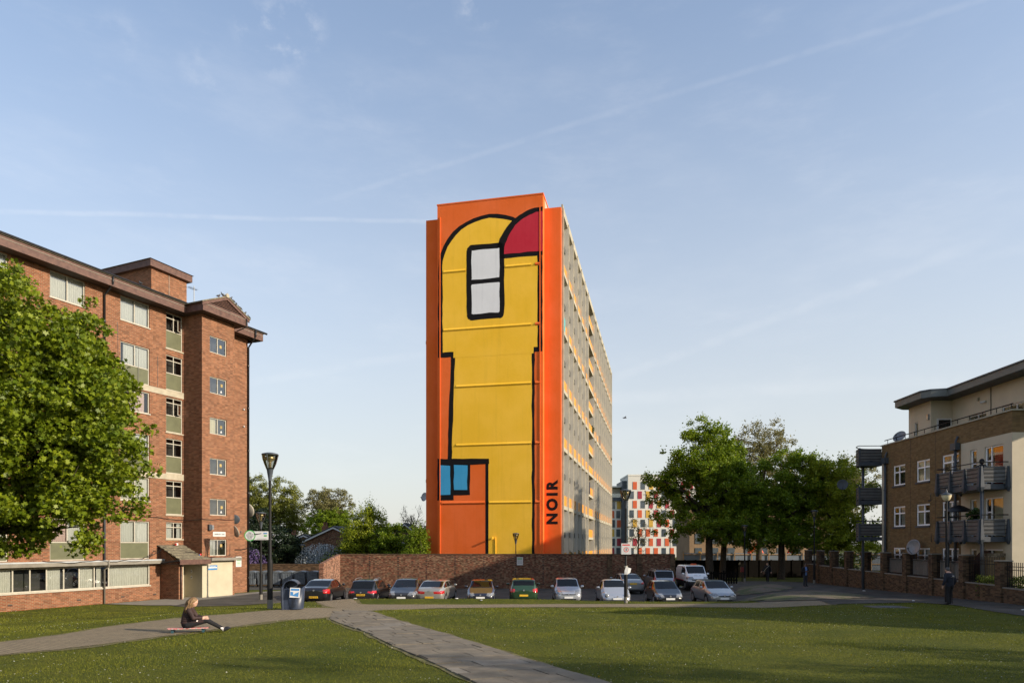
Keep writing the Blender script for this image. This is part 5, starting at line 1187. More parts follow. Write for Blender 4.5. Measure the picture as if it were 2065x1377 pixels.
tree('green_tree', 'bushy green tree close behind the railed wall', gt(31.5, 66.5), 12.6, [(0, 0, 7.8, 3.6, 3.6, 4.2), (-1.2, 0, 10.6, 2, 2.2, 1.8), (1.0, -1, 4.0, 3.8, 3, 2.2)], 'lf_lime', 34000, .235, .34, G1, 400, .54, limbs=18, seed=25, spray=.4, twigs=20)
tree('bronze_tree', 'thin bronze-leaved tree showing above the rounded balconies', gt(41.5, 84), 15.5, [(0, 0, 10.5, 4.6, 4, 4.2), (-3.5, 0, 8.5, 3, 3, 3.4)], 'lf_brown', 17000, .23, .32, None, 330, .52, limbs=22, seed=26, twigs=40, spray=.5)
tree('young_tree', 'thin young tree against the panelled apartment block', gt(17.0, 92), 8.5, [(0, 0, 5.2, 1.9, 1.9, 3.0)], 'lf_brown', 700, .2, .12, None, 40, .45, limbs=14, seed=27, twigs=20)
shrub('bush', 'green bush under the trees behind the railed wall', 'bush', gt(33.5, 70), (2.6, 1.6, 1.4), 1600, .3, 'lf_bush')
# trees beyond the bins on the left
G2 = 'trees beyond the car park on the left'
tree('evergreen_tree', 'dark evergreen tree behind the lamp posts, next to the brick block', (-24.6, 69, -.5), 7.6, [(-1.8, 0, 3.8, 3.2, 3, 3.6), (.8, 0, 3.0, 2.6, 2.6, 3.0), (-1.2, 0, 6.2, 1.6, 1.8, 1.4), (3.0, 0, 1.9, 1.9, 2, 2.0)], 'lf_dark', 30000, .22, .3, G2, 260, .65, limbs=10, seed=31)
tree('willow_tree', 'tall pale olive tree behind the dark evergreen', (-56, 158, -1), 23.5, [(-5.4, 0, 13.8, 6.1, 5, 8.0), (2.2, 0, 12.0, 5.7, 5, 8.5), (5.4, 0, 8.0, 4.2, 4, 6.2)], 'lf_willow', 60000, .33, .5, G2, 800, .85, limbs=20, seed=32, spray=.4, twigs=20)
tree('bronze_tree', 'thin bronze-topped tree left of the round green tree', (-41.0, 152, -1), 18.6, [(0, 0, 12.8, 6.2, 5, 4.6)], 'lf_brown', 18000, .30, .4, G2, 380, .7, limbs=26, seed=33, twigs=50)
tree('green_tree', 'rounded mid-green tree behind the gabled house', (-40.2, 149, -1), 13.6, [(0, 0, 7.8, 5.6, 5, 4.9), (2.2, 0, 9.0, 3.2, 3.2, 3.2)], 'lf_green', 36000, .30, .4, G2, 480, .7, limbs=12, seed=34)
tree('lime_tree', 'yellow-green feathery tree behind the twin-armed street light', (-14.1, 66.3, -.4), 7.7, [(0, 0, 4.4, 2.55, 2.2, 3.1), (-1.2, 0, 3.3, 1.7, 1.8, 2.3), (.45, 0, 6.4, 1.35, 1.5, .9)], 'lf_lime', 26000, .17, .2, G2, 250, .48, limbs=14, seed=35, spray=.6, twigs=40)
tree('green_tree', 'dark green tree right of the yellow-green feathery tree', (-11.6, 64.3, -.4), 6.4, [(0, 0, 3.8, 1.8, 1.8, 2.4)], 'lf_green', 14000, .17, .16, G2, 130, .42, limbs=10, seed=36)
tree('bare_tree', 'nearly bare branching tree between the yellow-green tree and the tower', (-15.9, 108, -.6), 10.4, [(0, 0, 7.6, 3.0, 2.6, 2.8)], 'lf_brown', 420, .18, .2, G2, 60, .5, limbs=44, seed=37, twigs=60, trunk_h=4.2)
tree('green_tree', 'green tree beside the left edge of the mural tower', (-8.9, 62.3, -.4), 6.0, [(0, 0, 3.1, 1.3, 1.3, 2.5), (.3, 0, 4.3, .9, 1.0, 1.4)], 'lf_green', 12000, .15, .16, G2, 130, .5, limbs=12, seed=38, spray=.4, twigs=16)
tree('thin_tree', 'thin leafy twigs rising above the bush at the left edge of the tower', (-9.4, 82, -.5), 9.0, [(0, 0, 7.2, 1.2, 1.2, 1.6)], 'lf_green', 320, .2, .1, G2, 26, .4, limbs=14, seed=39, twigs=14)
shrub('blossom_bush', 'white blossoming bush in front of the gabled house', 'bush', (-19.0, 68, -.4), (2.6, 2.0, 1.95), 7600, .12, 'lf_blossom')
shrub('lilac_bush', 'purple flowering lilac beside the brick block', 'bush', (-25.6, 66, -.3), (1.9, 1.4, 1.7), 2600, .15, 'lf_lilac')
for k, (x, y, rx, h, lb) in enumerate(((-21.9, 72, 2.2, 1.5, 'dark green bush left of the blossoming bush'), (-16.6, 66, 2.2, 1.7, 'green bush right of the blossoming bush'), (-10.8, 62.6, 1.3, 1.3, 'green bush close to the left edge of the tower'), (-29.0, 68, 2.4, 1.6, 'dark bush behind the bin store wall'))):
    shrub('bush', lb, 'bush', (x, y, -.4), (rx, 1.5, h), 2400, .2, 'lf_bush', 'bushes beyond the bins')

# ------------------------------------------------------------------ vehicles
def smooth_arr(a, k=2):
    a = np.array(a, float)
    for _ in range(k):
        b = a.copy(); b[1:-1] = (a[:-2]+2*a[1:-1]+a[2:])/4; a = b
    return a
def car(name, label, loc, yaw, mat, L=4.3, W=1.74, H=1.46, hood0=.74, hood1=.98, cowl=1.05, wtop=1.85, rtop=3.35, rbase=4.05, deck=1.0, tail=.95, belt=.95, cat='car', group='cars parked in front of the brick wall',
        hl=(.56, .76, .5), tl=(.70, .95, .62), plate='y', plate_z=.45, rplate_z=.44, pill=(), grille=(.52, .64, .5), rails=False, bump=None, wr=.31, wid=.70, front_over=.85, rear_over=.75, cw=.66, badge=True, rear_glass=True, rounds=False, skirt=None, ptext=None):
    """car body lofted along its length; local -y is the front. Panels, glass and lamps are separate parts"""
    t = thing(name, label, cat, loc, yaw, group)
    ns = 76; s = np.linspace(0, L, ns)
    zt = np.interp(s, [0, .10, .3, cowl, wtop, (wtop+rtop)/2, rtop, rbase, L-.12, L], [hood0-.14, hood0-.02, hood0+.03, hood1, H-.035, H, H-.05, deck, tail, tail-.16])
    zt = smooth_arr(zt, 2)
    cab = np.clip(np.interp(s, [cowl-.05, wtop, rtop, rbase+.05], [0, 1, 1, 0]), 0, 1)*((s > cowl-.05) & (s < rbase+.05))
    zb = np.minimum(np.interp(s, [0, .3, cowl, L-.7, L], [hood0-.2, hood0-.06, belt-.03, belt+.03, tail-.22]), zt-.03); zb = smooth_arr(zb, 1)
    hw = W/2*np.interp(s, [0, .06, .18, .45, .9, L-.7, L-.25, L-.06, L], [.74, .84, .92, .975, 1, 1, .965, .90, .82]); hw = smooth_arr(hw, 1)
    zl = np.interp(s, [0, .1, .4, L-.4, L-.1, L], [.34, .25, .2, .2, .28, .38])
    hi = (zt-zb)/max(.01, (H-belt)); wc = hw*(.93-(.93-cw/ .93*.93)*np.clip(hi, 0, 1)) if False else hw*np.interp(np.clip(hi, 0, 1), [0, .12, 1], [.86, .84, cw+.10])
    zc = zb+(zt-zb)*np.interp(np.clip(hi, 0, 1), [0, 1], [.8, .90])
    rings = []
    for i in range(ns):
        K = [(0, zl[i]), (hw[i]*.84, zl[i]), (hw[i]*.965, zl[i]+.10), (hw[i], zl[i]+(zb[i]-zl[i])*.55), (hw[i]*.985, zb[i]-.05), (hw[i]*.955, zb[i]), (wc[i], zc[i]), (wc[i]*.86, zt[i]-.012), (0, zt[i])]
        sub = [1, 1, 3, 4, 1, 8, 2, 4]; P = []
        for (a, b), n in zip(zip(K, K[1:]), sub): P += [(a[0]+(b[0]-a[0])*k/n, a[1]+(b[1]-a[1])*k/n) for k in range(n)]
        P.append(K[-1]); rings.append(P)
    nv = len(rings[0]); cum = np.cumsum([0, 1, 1, 3, 4, 1, 8, 2, 4])
    V = []; 
    for sg in (1, -1):
        for i in range(ns): V += [(sg*x, s[i]-L/2, z) for x, z in rings[i]]
    def vid(sd, i, j): return sd*ns*nv+i*nv+j
    G = {}
    fa, ra = front_over, L-rear_over
    def put(k, f): G.setdefault(k, []).append(f)
    for sd in (0, 1):
        for i in range(ns-1):
            sm = (s[i]+s[i+1])/2
            for j in range(nv-1):
                f = (vid(sd, i, j), vid(sd, i, j+1), vid(sd, i+1, j+1), vid(sd, i+1, j)); f = f if sd == 0 else f[::-1]
                zz = (rings[i][j][1]+rings[i][j+1][1])/2; xx = (rings[i][j][0]+rings[i][j+1][0])/2
                if any((sm-c)**2+(zz-wr)**2 < (wr+.055)**2 for c in (fa, ra)) and j >= 1 and j < cum[4] and xx > .3: continue
                tall = zt[i] > zb[i]+.16
                if cum[6]+1 <= j and cowl+.02 < sm < wtop-.03: k = 'windscreen'
                elif rear_glass and cum[6]+1 <= j and rtop+.06 < sm < rbase-.04: k = 'rear_window'
                elif cum[5]+1 <= j < cum[6]-1 and tall and cowl+.42 < sm < rbase-.22 and not any(abs(sm-p) < .055 for p in pill): k = 'side_window%d_%d' % (sd, sum(sm > p for p in pill))
                elif sm < .55 and hl[0] < zz < hl[1] and xx > hl[2]*hw[i] and zz < zt[i]-.005: k = 'headlight%d' % sd
                elif sm > L-.42 and tl[0] < zz < tl[1] and xx > tl[2]*hw[i]: k = 'tail_light%d' % sd
                elif skirt and zz < skirt: k = 'bumper'
                else: k = 'body'
                put(k, f)
    for i, frm in ((0, 'f'), (ns-1, 'r')):   # end caps in rows across the car
        nc = 10
        for j in range(nv-1):
            r0, r1 = rings[i][j], rings[i][j+1]; zz = (r0[1]+r1[1])/2
            for c in range(nc):
                u0, u1 = -1+2*c/nc, -1+2*(c+1)/nc; k0 = len(V); bul = .05*(1 if frm == 'r' else -1)
                q = [(r0[0]*u0, r0[1], u0), (r0[0]*u1, r0[1], u1), (r1[0]*u1, r1[1], u1), (r1[0]*u0, r1[1], u0)]
                V += [(x, s[i]-L/2+bul*(1-abs(u)**2.5), z) for x, z, u in q]
                um = (u0+u1)/2; xx = abs(um)*(r0[0]+r1[0])/2; sd = 0 if um > 0 else 1
                if frm == 'f' and hl[0] < zz < hl[1] and xx > hl[2]*hw[4]: k = 'headlight%d' % sd
                elif frm == 'f' and grille and grille[0] < zz < grille[1] and xx < grille[2]*hw[4]: k = 'grille'
                elif frm == 'r' and tl[0] < zz < tl[1] and xx > tl[2]*hw[-4]: k = 'tail_light%d' % sd
                elif skirt and zz < skirt: k = 'bumper'
                else: k = 'body'
                put(k, (k0, k0+1, k0+2, k0+3) if frm == 'r' else (k0+3, k0+2, k0+1, k0))
    def sub(k, nm, mt, par=t, inset=0.):
        fs = G.get(k)
        if not fs: return None
        used = sorted({v for f in fs for v in f}); mp = {v: n for n, v in enumerate(used)}
        me = bpy.data.meshes.new(nm); me.from_pydata([V[v] for v in used], [], [tuple(mp[v] for v in f) for f in fs])
        bm = bmesh.new(); bm.from_mesh(me); bmesh.ops.remove_doubles(bm, verts=bm.verts, dist=.002); bmesh.ops.recalc_face_normals(bm, faces=bm.faces); bm.to_mesh(me); bm.free()
        return obj(nm, me, mt, par, True)
    body = sub('body', 'body', mat)
    es = body.modifiers.new('edge', 'EDGE_SPLIT'); es.split_angle = R(38)
    sub('windscreen', 'windscreen', 'car_glass'); sub('rear_window', 'rear_window', 'car_glass'); [sub(k, 'side_window', 'car_glass') for k in list(G) if k.startswith('side_window')]; sub('bumper', 'bumper', 'black')
    for k in (0, 1): sub('headlight%d' % k, 'headlight', 'lamp_clear'); sub('tail_light%d' % k, 'tail_light', 'lamp_red')
    sub('grille', 'grille', 'black')
    MB().box(-W*.40, W*.40, -L/2+.25, L/2-.25, .2, min(.55, belt-.3)).build('underbody', 'tyre', t)
    for c in (fa, ra):
        for sx in (-1, 1):
            w = MB().tube([(sx*(W/2-.20), 0, 0), (sx*(W/2-.015), 0, 0)], wr, 18).build('wheel', 'tyre', t); w.location = (0, c-L/2, wr)
            MB().tube([(sx*(W/2-.04), 0, 0), (sx*(W/2-.005), 0, 0)], wr*.66, 14).build('rim', 'rim', w)
    for sx in (-1, 1):
        m = MB(); m.ell((sx*(W/2+.09), cowl+.36-L/2, belt+.08), (.11, .06, .075), 10, 7); m.build('mirror', mat if badge else 'black', t, True)
    f = MB().box(-.26, .26, -L/2-.075, -L/2-.045, plate_z-.055, plate_z+.055).build('number_plate', 'plate_w', t)
    r = MB().box(-.26, .26, L/2+.045, L/2+.075, rplate_z-.055, rplate_z+.055).build('number_plate', 'plate_y', t)
    if ptext: text(ptext, .10, 'ink', r, (0, L/2+.078, rplate_z), (PI/2, 0, PI), ext=.001)
    if badge:
        MB().tube([(0, -L/2-.03, (hood0+plate_z)/2+.02), (0, -L/2-.075, (hood0+plate_z)/2+.02)], .05, 10).build('badge', 'rim', t)
        MB().tube([(0, L/2+.03, tail-.16), (0, L/2+.065, tail-.16)], .05, 10).build('badge', 'rim', t)
    if rails:
        for sx in (-1, 1): MB().tube([(sx*W*.33, wtop+.15-L/2, H-.02), (sx*W*.335, wtop+.4-L/2, H+.05), (sx*W*.335, rtop-.3-L/2, H+.05), (sx*W*.33, rtop-.05-L/2, H-.03)], .018, 5).build('roof_rail', 'rim', t)
    MB().tube([(0, rtop-.35-L/2, H-.02), (0, rtop-.15-L/2, H+.16)], [.008, .004], 4).build('antenna', 'black', t)
    MB().box(-W*.27, W*.27, -L/2-.06, -L/2-.02, .30, .38).build('lower_intake', 'black', t)
    # wiper on the windscreen foot, seats behind the glass are not visible in the dark glass
    MB().box(-W*.30, W*.12, cowl+.03-L/2, cowl+.06-L/2, hood1+.015, hood1+.03).build('wiper', 'black', t)
    return t
MT.update(c_black=paint('black_car_paint', (.010, .010, .012)), c_black2=paint('charcoal_car_paint', (.022, .022, .024)), c_silver=paint('silver_car_paint', (.30, .31, .32), .6), c_lightsilver=paint('pale_silver_car_paint', (.46, .48, .51), .5), c_champ=paint('champagne_silver_paint', (.42, .40, .35), .55),
          c_navy=paint('navy_car_paint', (.012, .014, .030)), c_green=paint('dark_green_car_paint', (.020, .055, .022), .2), c_white=paint('white_van_paint', (.78, .78, .77)), c_grey=paint('grey_silver_paint', (.36, .37, .38), .6))
def cz(x, y): return (x, y, gz(x, y)+.022)
# cars nose-in show their tails (yaw PI turns the front away from the camera)
car('saloon_car', 'black saloon parked tail-out beside the litter bin', cz(-11.85, 43.25), PI-.02, 'c_black', L=4.6, W=1.78, H=1.44, cowl=1.15, wtop=1.95, rtop=3.2, rbase=4.0, deck=1.04, tail=1.0, tl=(.66, .92, .72), pill=(2.2, 2.65, 3.35), rplate_z=.44, ptext='KW02 KXV')
car('hatchback_car', 'black estate car with roof rails and a sunlit red tail lamp', cz(-8.95, 43.2), PI-.06, 'c_black', L=4.4, W=1.78, H=1.5, cowl=1.05, wtop=1.85, rtop=3.65, rbase=4.25, deck=.98, tail=.92, tl=(.72, .88, .62), pill=(2.35, 3.3), rails=True, rplate_z=.62, ptext='WC08 KUN')
car('hatchback_car', 'charcoal hatchback facing out, third car from the litter bin', cz(-6.55, 43.2), -.05, 'c_black2', L=4.35, W=1.84, H=1.5, hood0=.76, hood1=1.02, cowl=.95, wtop=1.85, rtop=3.45, rbase=4.15, deck=.95, tail=.9, pill=(2.4, 3.2), hl=(.60, .80, .52), grille=(.5, .68, .42))
car('hatchback_car', 'champagne silver hatchback parked tail-out, fourth from the bin', cz(-4.75, 43.7), PI-.12, 'c_champ', L=4.58, W=1.77, H=1.43, cowl=1.1, wtop=1.9, rtop=3.3, rbase=4.2, deck=1.02, tail=.98, tl=(.66, .84, .38), pill=(2.35, 3.2))
car('hatchback_car', 'navy hatchback facing out with the mural reflected in its bonnet', cz(-1.9, 43.1), .0, 'c_navy', L=4.1, W=1.71, H=1.43, hood0=.72, pill=(2.3, 3.1), hl=(.54, .72, .52))
car('crossover_car', 'dark green crossover parked tail-out with round red tail lamps', cz(.72, 43.6), PI, 'c_green', L=4.1, W=1.79, H=1.55, cowl=1.15, wtop=1.75, rtop=3.65, rbase=4.0, deck=1.08, tail=1.02, belt=1.02, tl=(.74, .98, .70), pill=(2.2, 3.1), rplate_z=.55)
car('hatchback_car', 'pale silver small hatchback facing out next to the green crossover', cz(3.42, 43.0), .0, 'c_lightsilver', L=3.65, W=1.67, H=1.55, hood0=.8, hood1=1.06, cowl=.75, wtop=1.5, rtop=3.0, rbase=3.5, deck=1.0, belt=.98, hl=(.62, .86, .62), grille=(.58, .68, .62), pill=(2.0, 2.7))
bt = car('rounded_car', 'rounded pale silver car facing out behind the lamp post with signs', cz(6.2, 42.2), .0, 'c_lightsilver', L=4.1, W=1.72, H=1.5, hood0=.66, hood1=1.06, cowl=1.0, wtop=1.7, rtop=2.7, rbase=3.8, deck=.85, tail=.75, belt=.95, hl=(9, 9, 9), grille=None, pill=(2.4,), cw=.62)
for sx in (-1, 1):
    MB().lathe([(.001, .03), (.10, .025), (.125, 0), (.13, -.03)], (0, 0, 0), 14).build('headlight', 'lamp_clear', bt, True).matrix_basis = Matrix.Translation((sx*.60, -1.98, .64)) @ Matrix.Rotation(R(78), 4, 'X')
    m = MB(); m.ell((sx*.66, -1.15, .55), (.24, .72, .32), 14, 9); m.build('front_wing', 'c_lightsilver', bt, True)
car('hatchback_car', 'glossy black hatchback facing out, second car from the right end', cz(9.3, 42.0), .0, 'c_black', L=3.85, W=1.67, H=1.43, hood0=.70, hood1=.98, cowl=.95, wtop=1.7, rtop=3.1, rbase=3.65, pill=(2.2, 2.9), hl=(.54, .74, .50), grille=(.44, .52, .5))
car('hatchback_car', 'silver grey hatchback facing out at the right end of the row', cz(12.4, 42.2), .04, 'c_grey', L=4.2, W=1.70, H=1.45, hood0=.76, hood1=.98, cowl=1.05, wtop=1.8, rtop=3.3, rbase=3.95, pill=(2.3, 3.2), hl=(.58, .76, .52), grille=(.56, .72, .40))
car('saloon_car', 'silver saloon parked tail-out against the wall behind the lamp post', cz(8.75, 52.3), PI+.05, 'c_silver', L=4.75, W=1.81, H=1.48, cowl=1.15, wtop=2.0, rtop=3.3, rbase=4.2, deck=1.1, tail=1.05, belt=.98, tl=(.76, .92, .60), pill=(2.4, 3.3), rplate_z=.78)
car('people_carrier', 'silver people carrier parked tail-out beside the white van', cz(11.75, 54.6), PI, 'c_silver', L=4.4, W=1.78, H=1.70, hood0=.85, hood1=1.1, cowl=.9, wtop=1.75, rtop=3.9, rbase=4.3, deck=1.10, tail=1.05, belt=1.05, tl=(.85, 1.25, .82), pill=(2.1, 3.2), rails=True, cw=.72)
vn = car('delivery_van', 'white van with an orange roof beacon parked nose-out by the black fence', cz(14.1, 53.6), -.02, 'c_white', L=4.4, W=1.70, H=1.86, hood0=1.02, hood1=1.22, cowl=.62, wtop=1.35, rtop=4.1, rbase=4.36, deck=1.6, tail=1.55, belt=1.12, cat='van', group=None, hl=(.78, 1.0, .62), grille=(.74, .84, .55), pill=(2.2, 2.3, 2.4, 2.5, 2.6, 2.7, 2.8, 2.9, 3.0, 3.1, 3.2, 3.3, 3.4, 3.5, 3.6, 3.7, 3.8, 3.9, 4.0), cw=.76, skirt=.66, plate_z=.52, badge=True, rear_glass=False)
MB().box(-.2, .2, -.7, -.5, 1.86, 1.96).build('beacon', 'exc_orange', vn, bevel=.02)
MB().box(-.28, -.02, -1.952, -1.94, 1.085, 1.10).build('bonnet_lettering', 'ink', vn); MB().box(.10, .22, -1.952, -1.94, 1.085, 1.105).build('bonnet_lettering', 'sign_blue', vn)
MB().box(-.853, -.849, -1.0, 1.9, .68, .74).build('red_stripe', 'sign_red', vn); MB().box(-.853, -.849, -.2, 1.6, 1.2, 1.6).build('side_panel', 'white', vn)

# ------------------------------------------------------------------ unseen blocks and trees added on the right to cast shade
nb = thing('added_shade_block', 'plain unseen brick block added right of the lawn to shade it', 'building', (32.5, 13.35, .3), math.atan2(-.65, .76))  # added unseen block, turned so its shade edge crosses the lawn
MB().box(0, 11, 0, 15, -.5, 11.9).build('wall', 'brick_buff', nb); MB().box(-.3, 11.3, -.3, 15.3, 11.9, 12.3).build('roof', 'roofgrey', nb)
for r_ in range(3):
    for c_ in range(4):
        f = MB().box(1+c_*2.6, 2.3+c_*2.6, -.05, .0, 1.4+r_*3, 2.7+r_*3).build('window', 'white', nb); MB().box(1.08+c_*2.6, 2.22+c_*2.6, -.06, -.052, 1.48+r_*3, 2.62+r_*3).build('pane', 'car_glass', f)
tb = thing('added_tall_shade_block', 'tall unseen brick block added behind the flats to shade the car park', 'building', (46.5, 33.5, -.5))  # added unseen block, sized to shade the boundary wall and lower gable
MB().box(0, 14, 0, 24, 0, 21.2).build('wall', 'brick_buff', tb); MB().box(-.3, 14.3, -.3, 24.3, 21.2, 21.7).build('roof', 'roofgrey', tb)
for r_ in range(6):
    for c_ in range(6):
        f = MB().box(-.05, 0, 1.6+c_*3.7, 3.1+c_*3.7, 1.4+r_*3, 2.8+r_*3).build('window', 'white', tb); MB().box(-.06, -.052, 1.7+c_*3.7, 3.0+c_*3.7, 1.5+r_*3, 2.7+r_*3).build('pane', 'car_glass', f)
for k, (x, y, h) in enumerate(((29.5, -1.5, 13.5), (33, 2.8, 10.5), (28.5, -8, 13.5), (36, -14, 14))):  # added unseen trees that shade the foreground lawn
    tree('added_shade_tree', ('unseen leafy tree added right of the camera for shade', 'smaller unseen tree added right of the lawn for shade', 'unseen leafy tree added for shade behind the camera to the right', 'farthest unseen tree added for shade behind the camera')[k], gt(x, y), h, [(0, 0, h*.6, 3.8, 3.8, h*.36), (1.2, 1, h*.5, 3.2, 3.2, h*.25)], 'lf_green', 5000, .34, .35, 'unseen trees added for shade', 90, .9, limbs=10, seed=50+k)

# ------------------------------------------------------------------ street lamps
MT['lampglass'] = glassmat('lantern_glass', (.80, .80, .76), .16, .08); MT['gold'] = pm('brass_reflector', (.55, .45, .26), .35, .1, metal=.7)
def lamp(label, x, y, h, z=None, thick=1., base=1.7, s=1., tilt=0.):
    z = gz(x, y) if z is None else z
    t = thing('street_lamp', label, 'street lamp', (x, y, z), 0, 'lantern street lamps')
    r = .058*thick; hp = h-1.0*s
    m = MB(); m.lathe([(r*1.7, -.2), (r*1.7, base*.92), (r*1.45, base), (r*1.02, base+.04), (r, hp*.62), (r*.9, hp*.63), (r*.82, hp)], n=12); m.build('column', 'black_rail', t, True)
    MB().lathe([(r*1.72, 0), (r*1.72, .35)], (0, 0, -.02), 12).build('base_sleeve', 'con_grey', t, True)
    MB().lathe([(r*.95, hp-.02), (.07*s, hp+.1), (.125*s, hp+.42*s), (.14*s, hp+.44*s), (.001, hp+.44*s)], n=14).build('lantern_cup', 'dark_grey', t, True)
    MB().lathe([(.13*s, hp+.40*s), (.20*s, hp+.58*s), (.262*s, hp+.76*s), (.285*s, hp+.92*s)], n=18).build('glass_bowl', 'lampglass', t, True)
    MB().lathe([(.001, hp+1.0*s), (.14*s, hp+.99*s), (.27*s, hp+.955*s), (.30*s, hp+.93*s), (.29*s, hp+.905*s), (.001, hp+.91*s)], n=18).build('cap', 'dark_grey', t, True)
    MB().lathe([(.05*s, hp+.44*s), (.05*s, hp+.62*s), (.06*s, hp+.64*s), (.05*s, hp+.66*s), (.16*s, hp+.74*s), (.18*s, hp+.82*s), (.10*s, hp+.88*s)], n=12).build('reflector', 'gold', t, True)
    for k in range(3):
        a = 2*PI*k/3+.5; MB().tube([(.13*s*math.cos(a), .13*s*math.sin(a), hp+.42*s), (.21*s*math.cos(a), .21*s*math.sin(a), hp+.6*s), (.295*s*math.cos(a), .295*s*math.sin(a), hp+.92*s)], .012*s, 4).build('strap', 'dark_grey', t)
    return t
l1 = lamp('tall black lantern lamp post beside the litter bin, carrying a CCTV sign', -8.72, 24.6, 5.62, base=1.75)
lamp('black lantern lamp post behind the CCTV sign, nearest the brick block', -15.3, 41.6, 5.35)
lamp('small distant lantern lamp left of the blossoming bush', -20.9, 68, 3.75, -.4, .8)
l2 = lamp('black lantern lamp post on the verge with a white sign, before the pale silver cars', 6.05, 36.3, 6.05, base=1.55)
lamp('short lantern lamp in front of the yellow part of the mural wall', .33, 59.4, 4.75, -.4, .8)
lamp('dark lantern lamp post at the far end of the railed wall', 25.9, 58.5, 6.3)
lamp('thin black lamp post among the right-hand tree trunks', 21.3, 62.5, 5.2)
lamp('distant lamp post in front of the panelled apartment block', 22, 95, 5.0, -.6)
# round-bowled lamp by the flats
g = thing('globe_lamp', 'slim lamp post with a bowl lantern before the dark balconies', 'street lamp', (21.0, 33.0, gz(21, 33)))
MB().lathe([(.075, -.2), (.075, 1.2), (.055, 1.25), (.042, 4.9)], n=10).build('column', 'black_rail', g, True)
MB().lathe([(.045, 4.9), (.10, 4.92), (.17, 5.0), (.215, 5.12), (.225, 5.2)], n=18).build('glass_bowl', pm('frosted_bowl', (.72, .62, .40), .15, .1, 3, spec=.6, coat=1), g, True)  # sunlit gold is put into the bowl's colour
MB().lathe([(.24, 5.19), (.235, 5.23), (.12, 5.29), (.06, 5.32), (.05, 5.38), (.02, 5.46), (.001, 5.5)], n=18).build('cap', 'dark_grey', g, True)
# twin-armed street light
t = thing('twin_arm_street_light', 'grey street light with two long arms beyond the boundary wall', 'street lamp', (-14.0, 72, -.5))
MB().lathe([(.10, -.1), (.09, 2), (.06, 5.6)], n=10).build('column', 'lead', t, True)
for sx in (-1, 1):
    MB().tube([(0, 0, 5.45), (sx*.5, 0, 5.55), (sx*1.5, 0, 5.68)], [.05, .04, .035], 6).build('arm', 'lead', t); MB().ell((sx*1.72, 0, 5.70), (.26, .12, .06), 10, 6).build('lantern', 'mid_grey', t, True)
# signs on posts
s = thing('cctv_sign', 'white CCTV sign with a green ring fixed to the tall lamp post', 'sign', (-9.1, 24.52, gz(-8.72, 24.6)+2.63), R(6))
MB().box(-.36, .34, -.015, .015, -.155, .155).build('board', 'white', s, bevel=.003)
m = MB(); m.lathe([(.165, 0), (.195, 0), (.195, .03), (.165, .03), (.165, 0)], n=28); rg = m.build('green_ring', 'sign_green', s); rg.rotation_euler = (PI/2, 0, 0); rg.location = (-.30, .01, 0)
MB().lathe([(.001, -.0), (.166, 0)], n=28).build('ring_face', 'white', s).matrix_basis = Matrix.Translation((-.30, -.018, 0)) @ Matrix.Rotation(PI/2, 4, 'X')
for k, tx in enumerate(('This', 'CCTV in', 'Operation', 'on this', 'Estate')): text(tx, .062, 'ink', s, (-.30, -.021, .10-k*.052), (PI/2, 0, 0), ext=.001)
MB().add([(-.12, -.019, .06), (.10, -.019, .085), (.10, -.019, .065), (-.12, -.019, .02)], [(0, 1, 2, 3)]).build('camera_symbol', 'ink', s); MB().ell((-.13, -.019, .045), (.03, .003, .03), 8, 5).build('camera_symbol', 'ink', s)
MB().box(.17, .30, -.019, -.016, .06, .10).build('logo', 'sign_blue', s); MB().box(.19, .29, -.019, -.016, -.03, .02).build('logo', 'sign_green', s); MB().box(-.06, .28, -.018, -.016, -.125, -.11).build('small_print', 'con_grey', s)
for zz in (-.13, .13): MB().lathe([(.075, -.02), (.075, .02)], (.38, .08, zz), 10).build('clamp', 'mid_grey', s)
s = thing('estate_notice', 'white notice with a red ring on the verge lamp post', 'sign', (6.05, 36.19, gz(6.05, 36.3)+2.62))
MB().box(-.26, .26, -.02, -.0, -.03, .55).build('board', 'white', s, bevel=.004); m = MB(); m.lathe([(.10, 0), (.13, 0), (.13, .004), (.10, .004), (.10, 0)], n=20); m.build('red_ring', 'sign_red', s).matrix_basis = Matrix.Translation((0, -.021, .22)) @ Matrix.Rotation(PI/2, 4, 'X')
MB().box(-.2, .2, -.023, -.021, .44, .50).build('heading', 'sign_red', s); MB().box(-.02, .02, -.023, -.021, .15, .29).build('symbol', 'ink', s)
s = thing('torn_poster', 'torn white paper wrapped round the verge lamp post at chest height', 'poster', (6.05, 36.2, gz(6.05, 36.3)+1.52))
MB().add([(-.1, -.04, .0), (.06, -.05, .02), (.22, .02, .1), (.28, .05, .32), (.14, -.02, .36), (0, -.05, .46), (-.09, -.04, .2)], [(0, 1, 2, 3, 4, 5, 6)]).build('paper', 'white', s); MB().lathe([(.105, 0), (.105, .05)], (0, .1, .0), 12).build('tape', 'concrete', s); MB().lathe([(.1, 0), (.1, .08)], (0, .1, .38), 12).build('tape', 'con_cream', s)
s = thing('red_post_box', 'small red bin on a post under the right-hand trees', 'bin', (21.0, 62.3, gz(21, 62))); MB().box(-.14, .14, -.1, .1, .9, 1.35).build('box', pm('dull_red_paint', (.12, .012, .01), .6, .2), s, bevel=.02); MB().tube([(0, 0, -.2), (0, 0, .8)], .04, 6).build('post', 'black_rail', s)

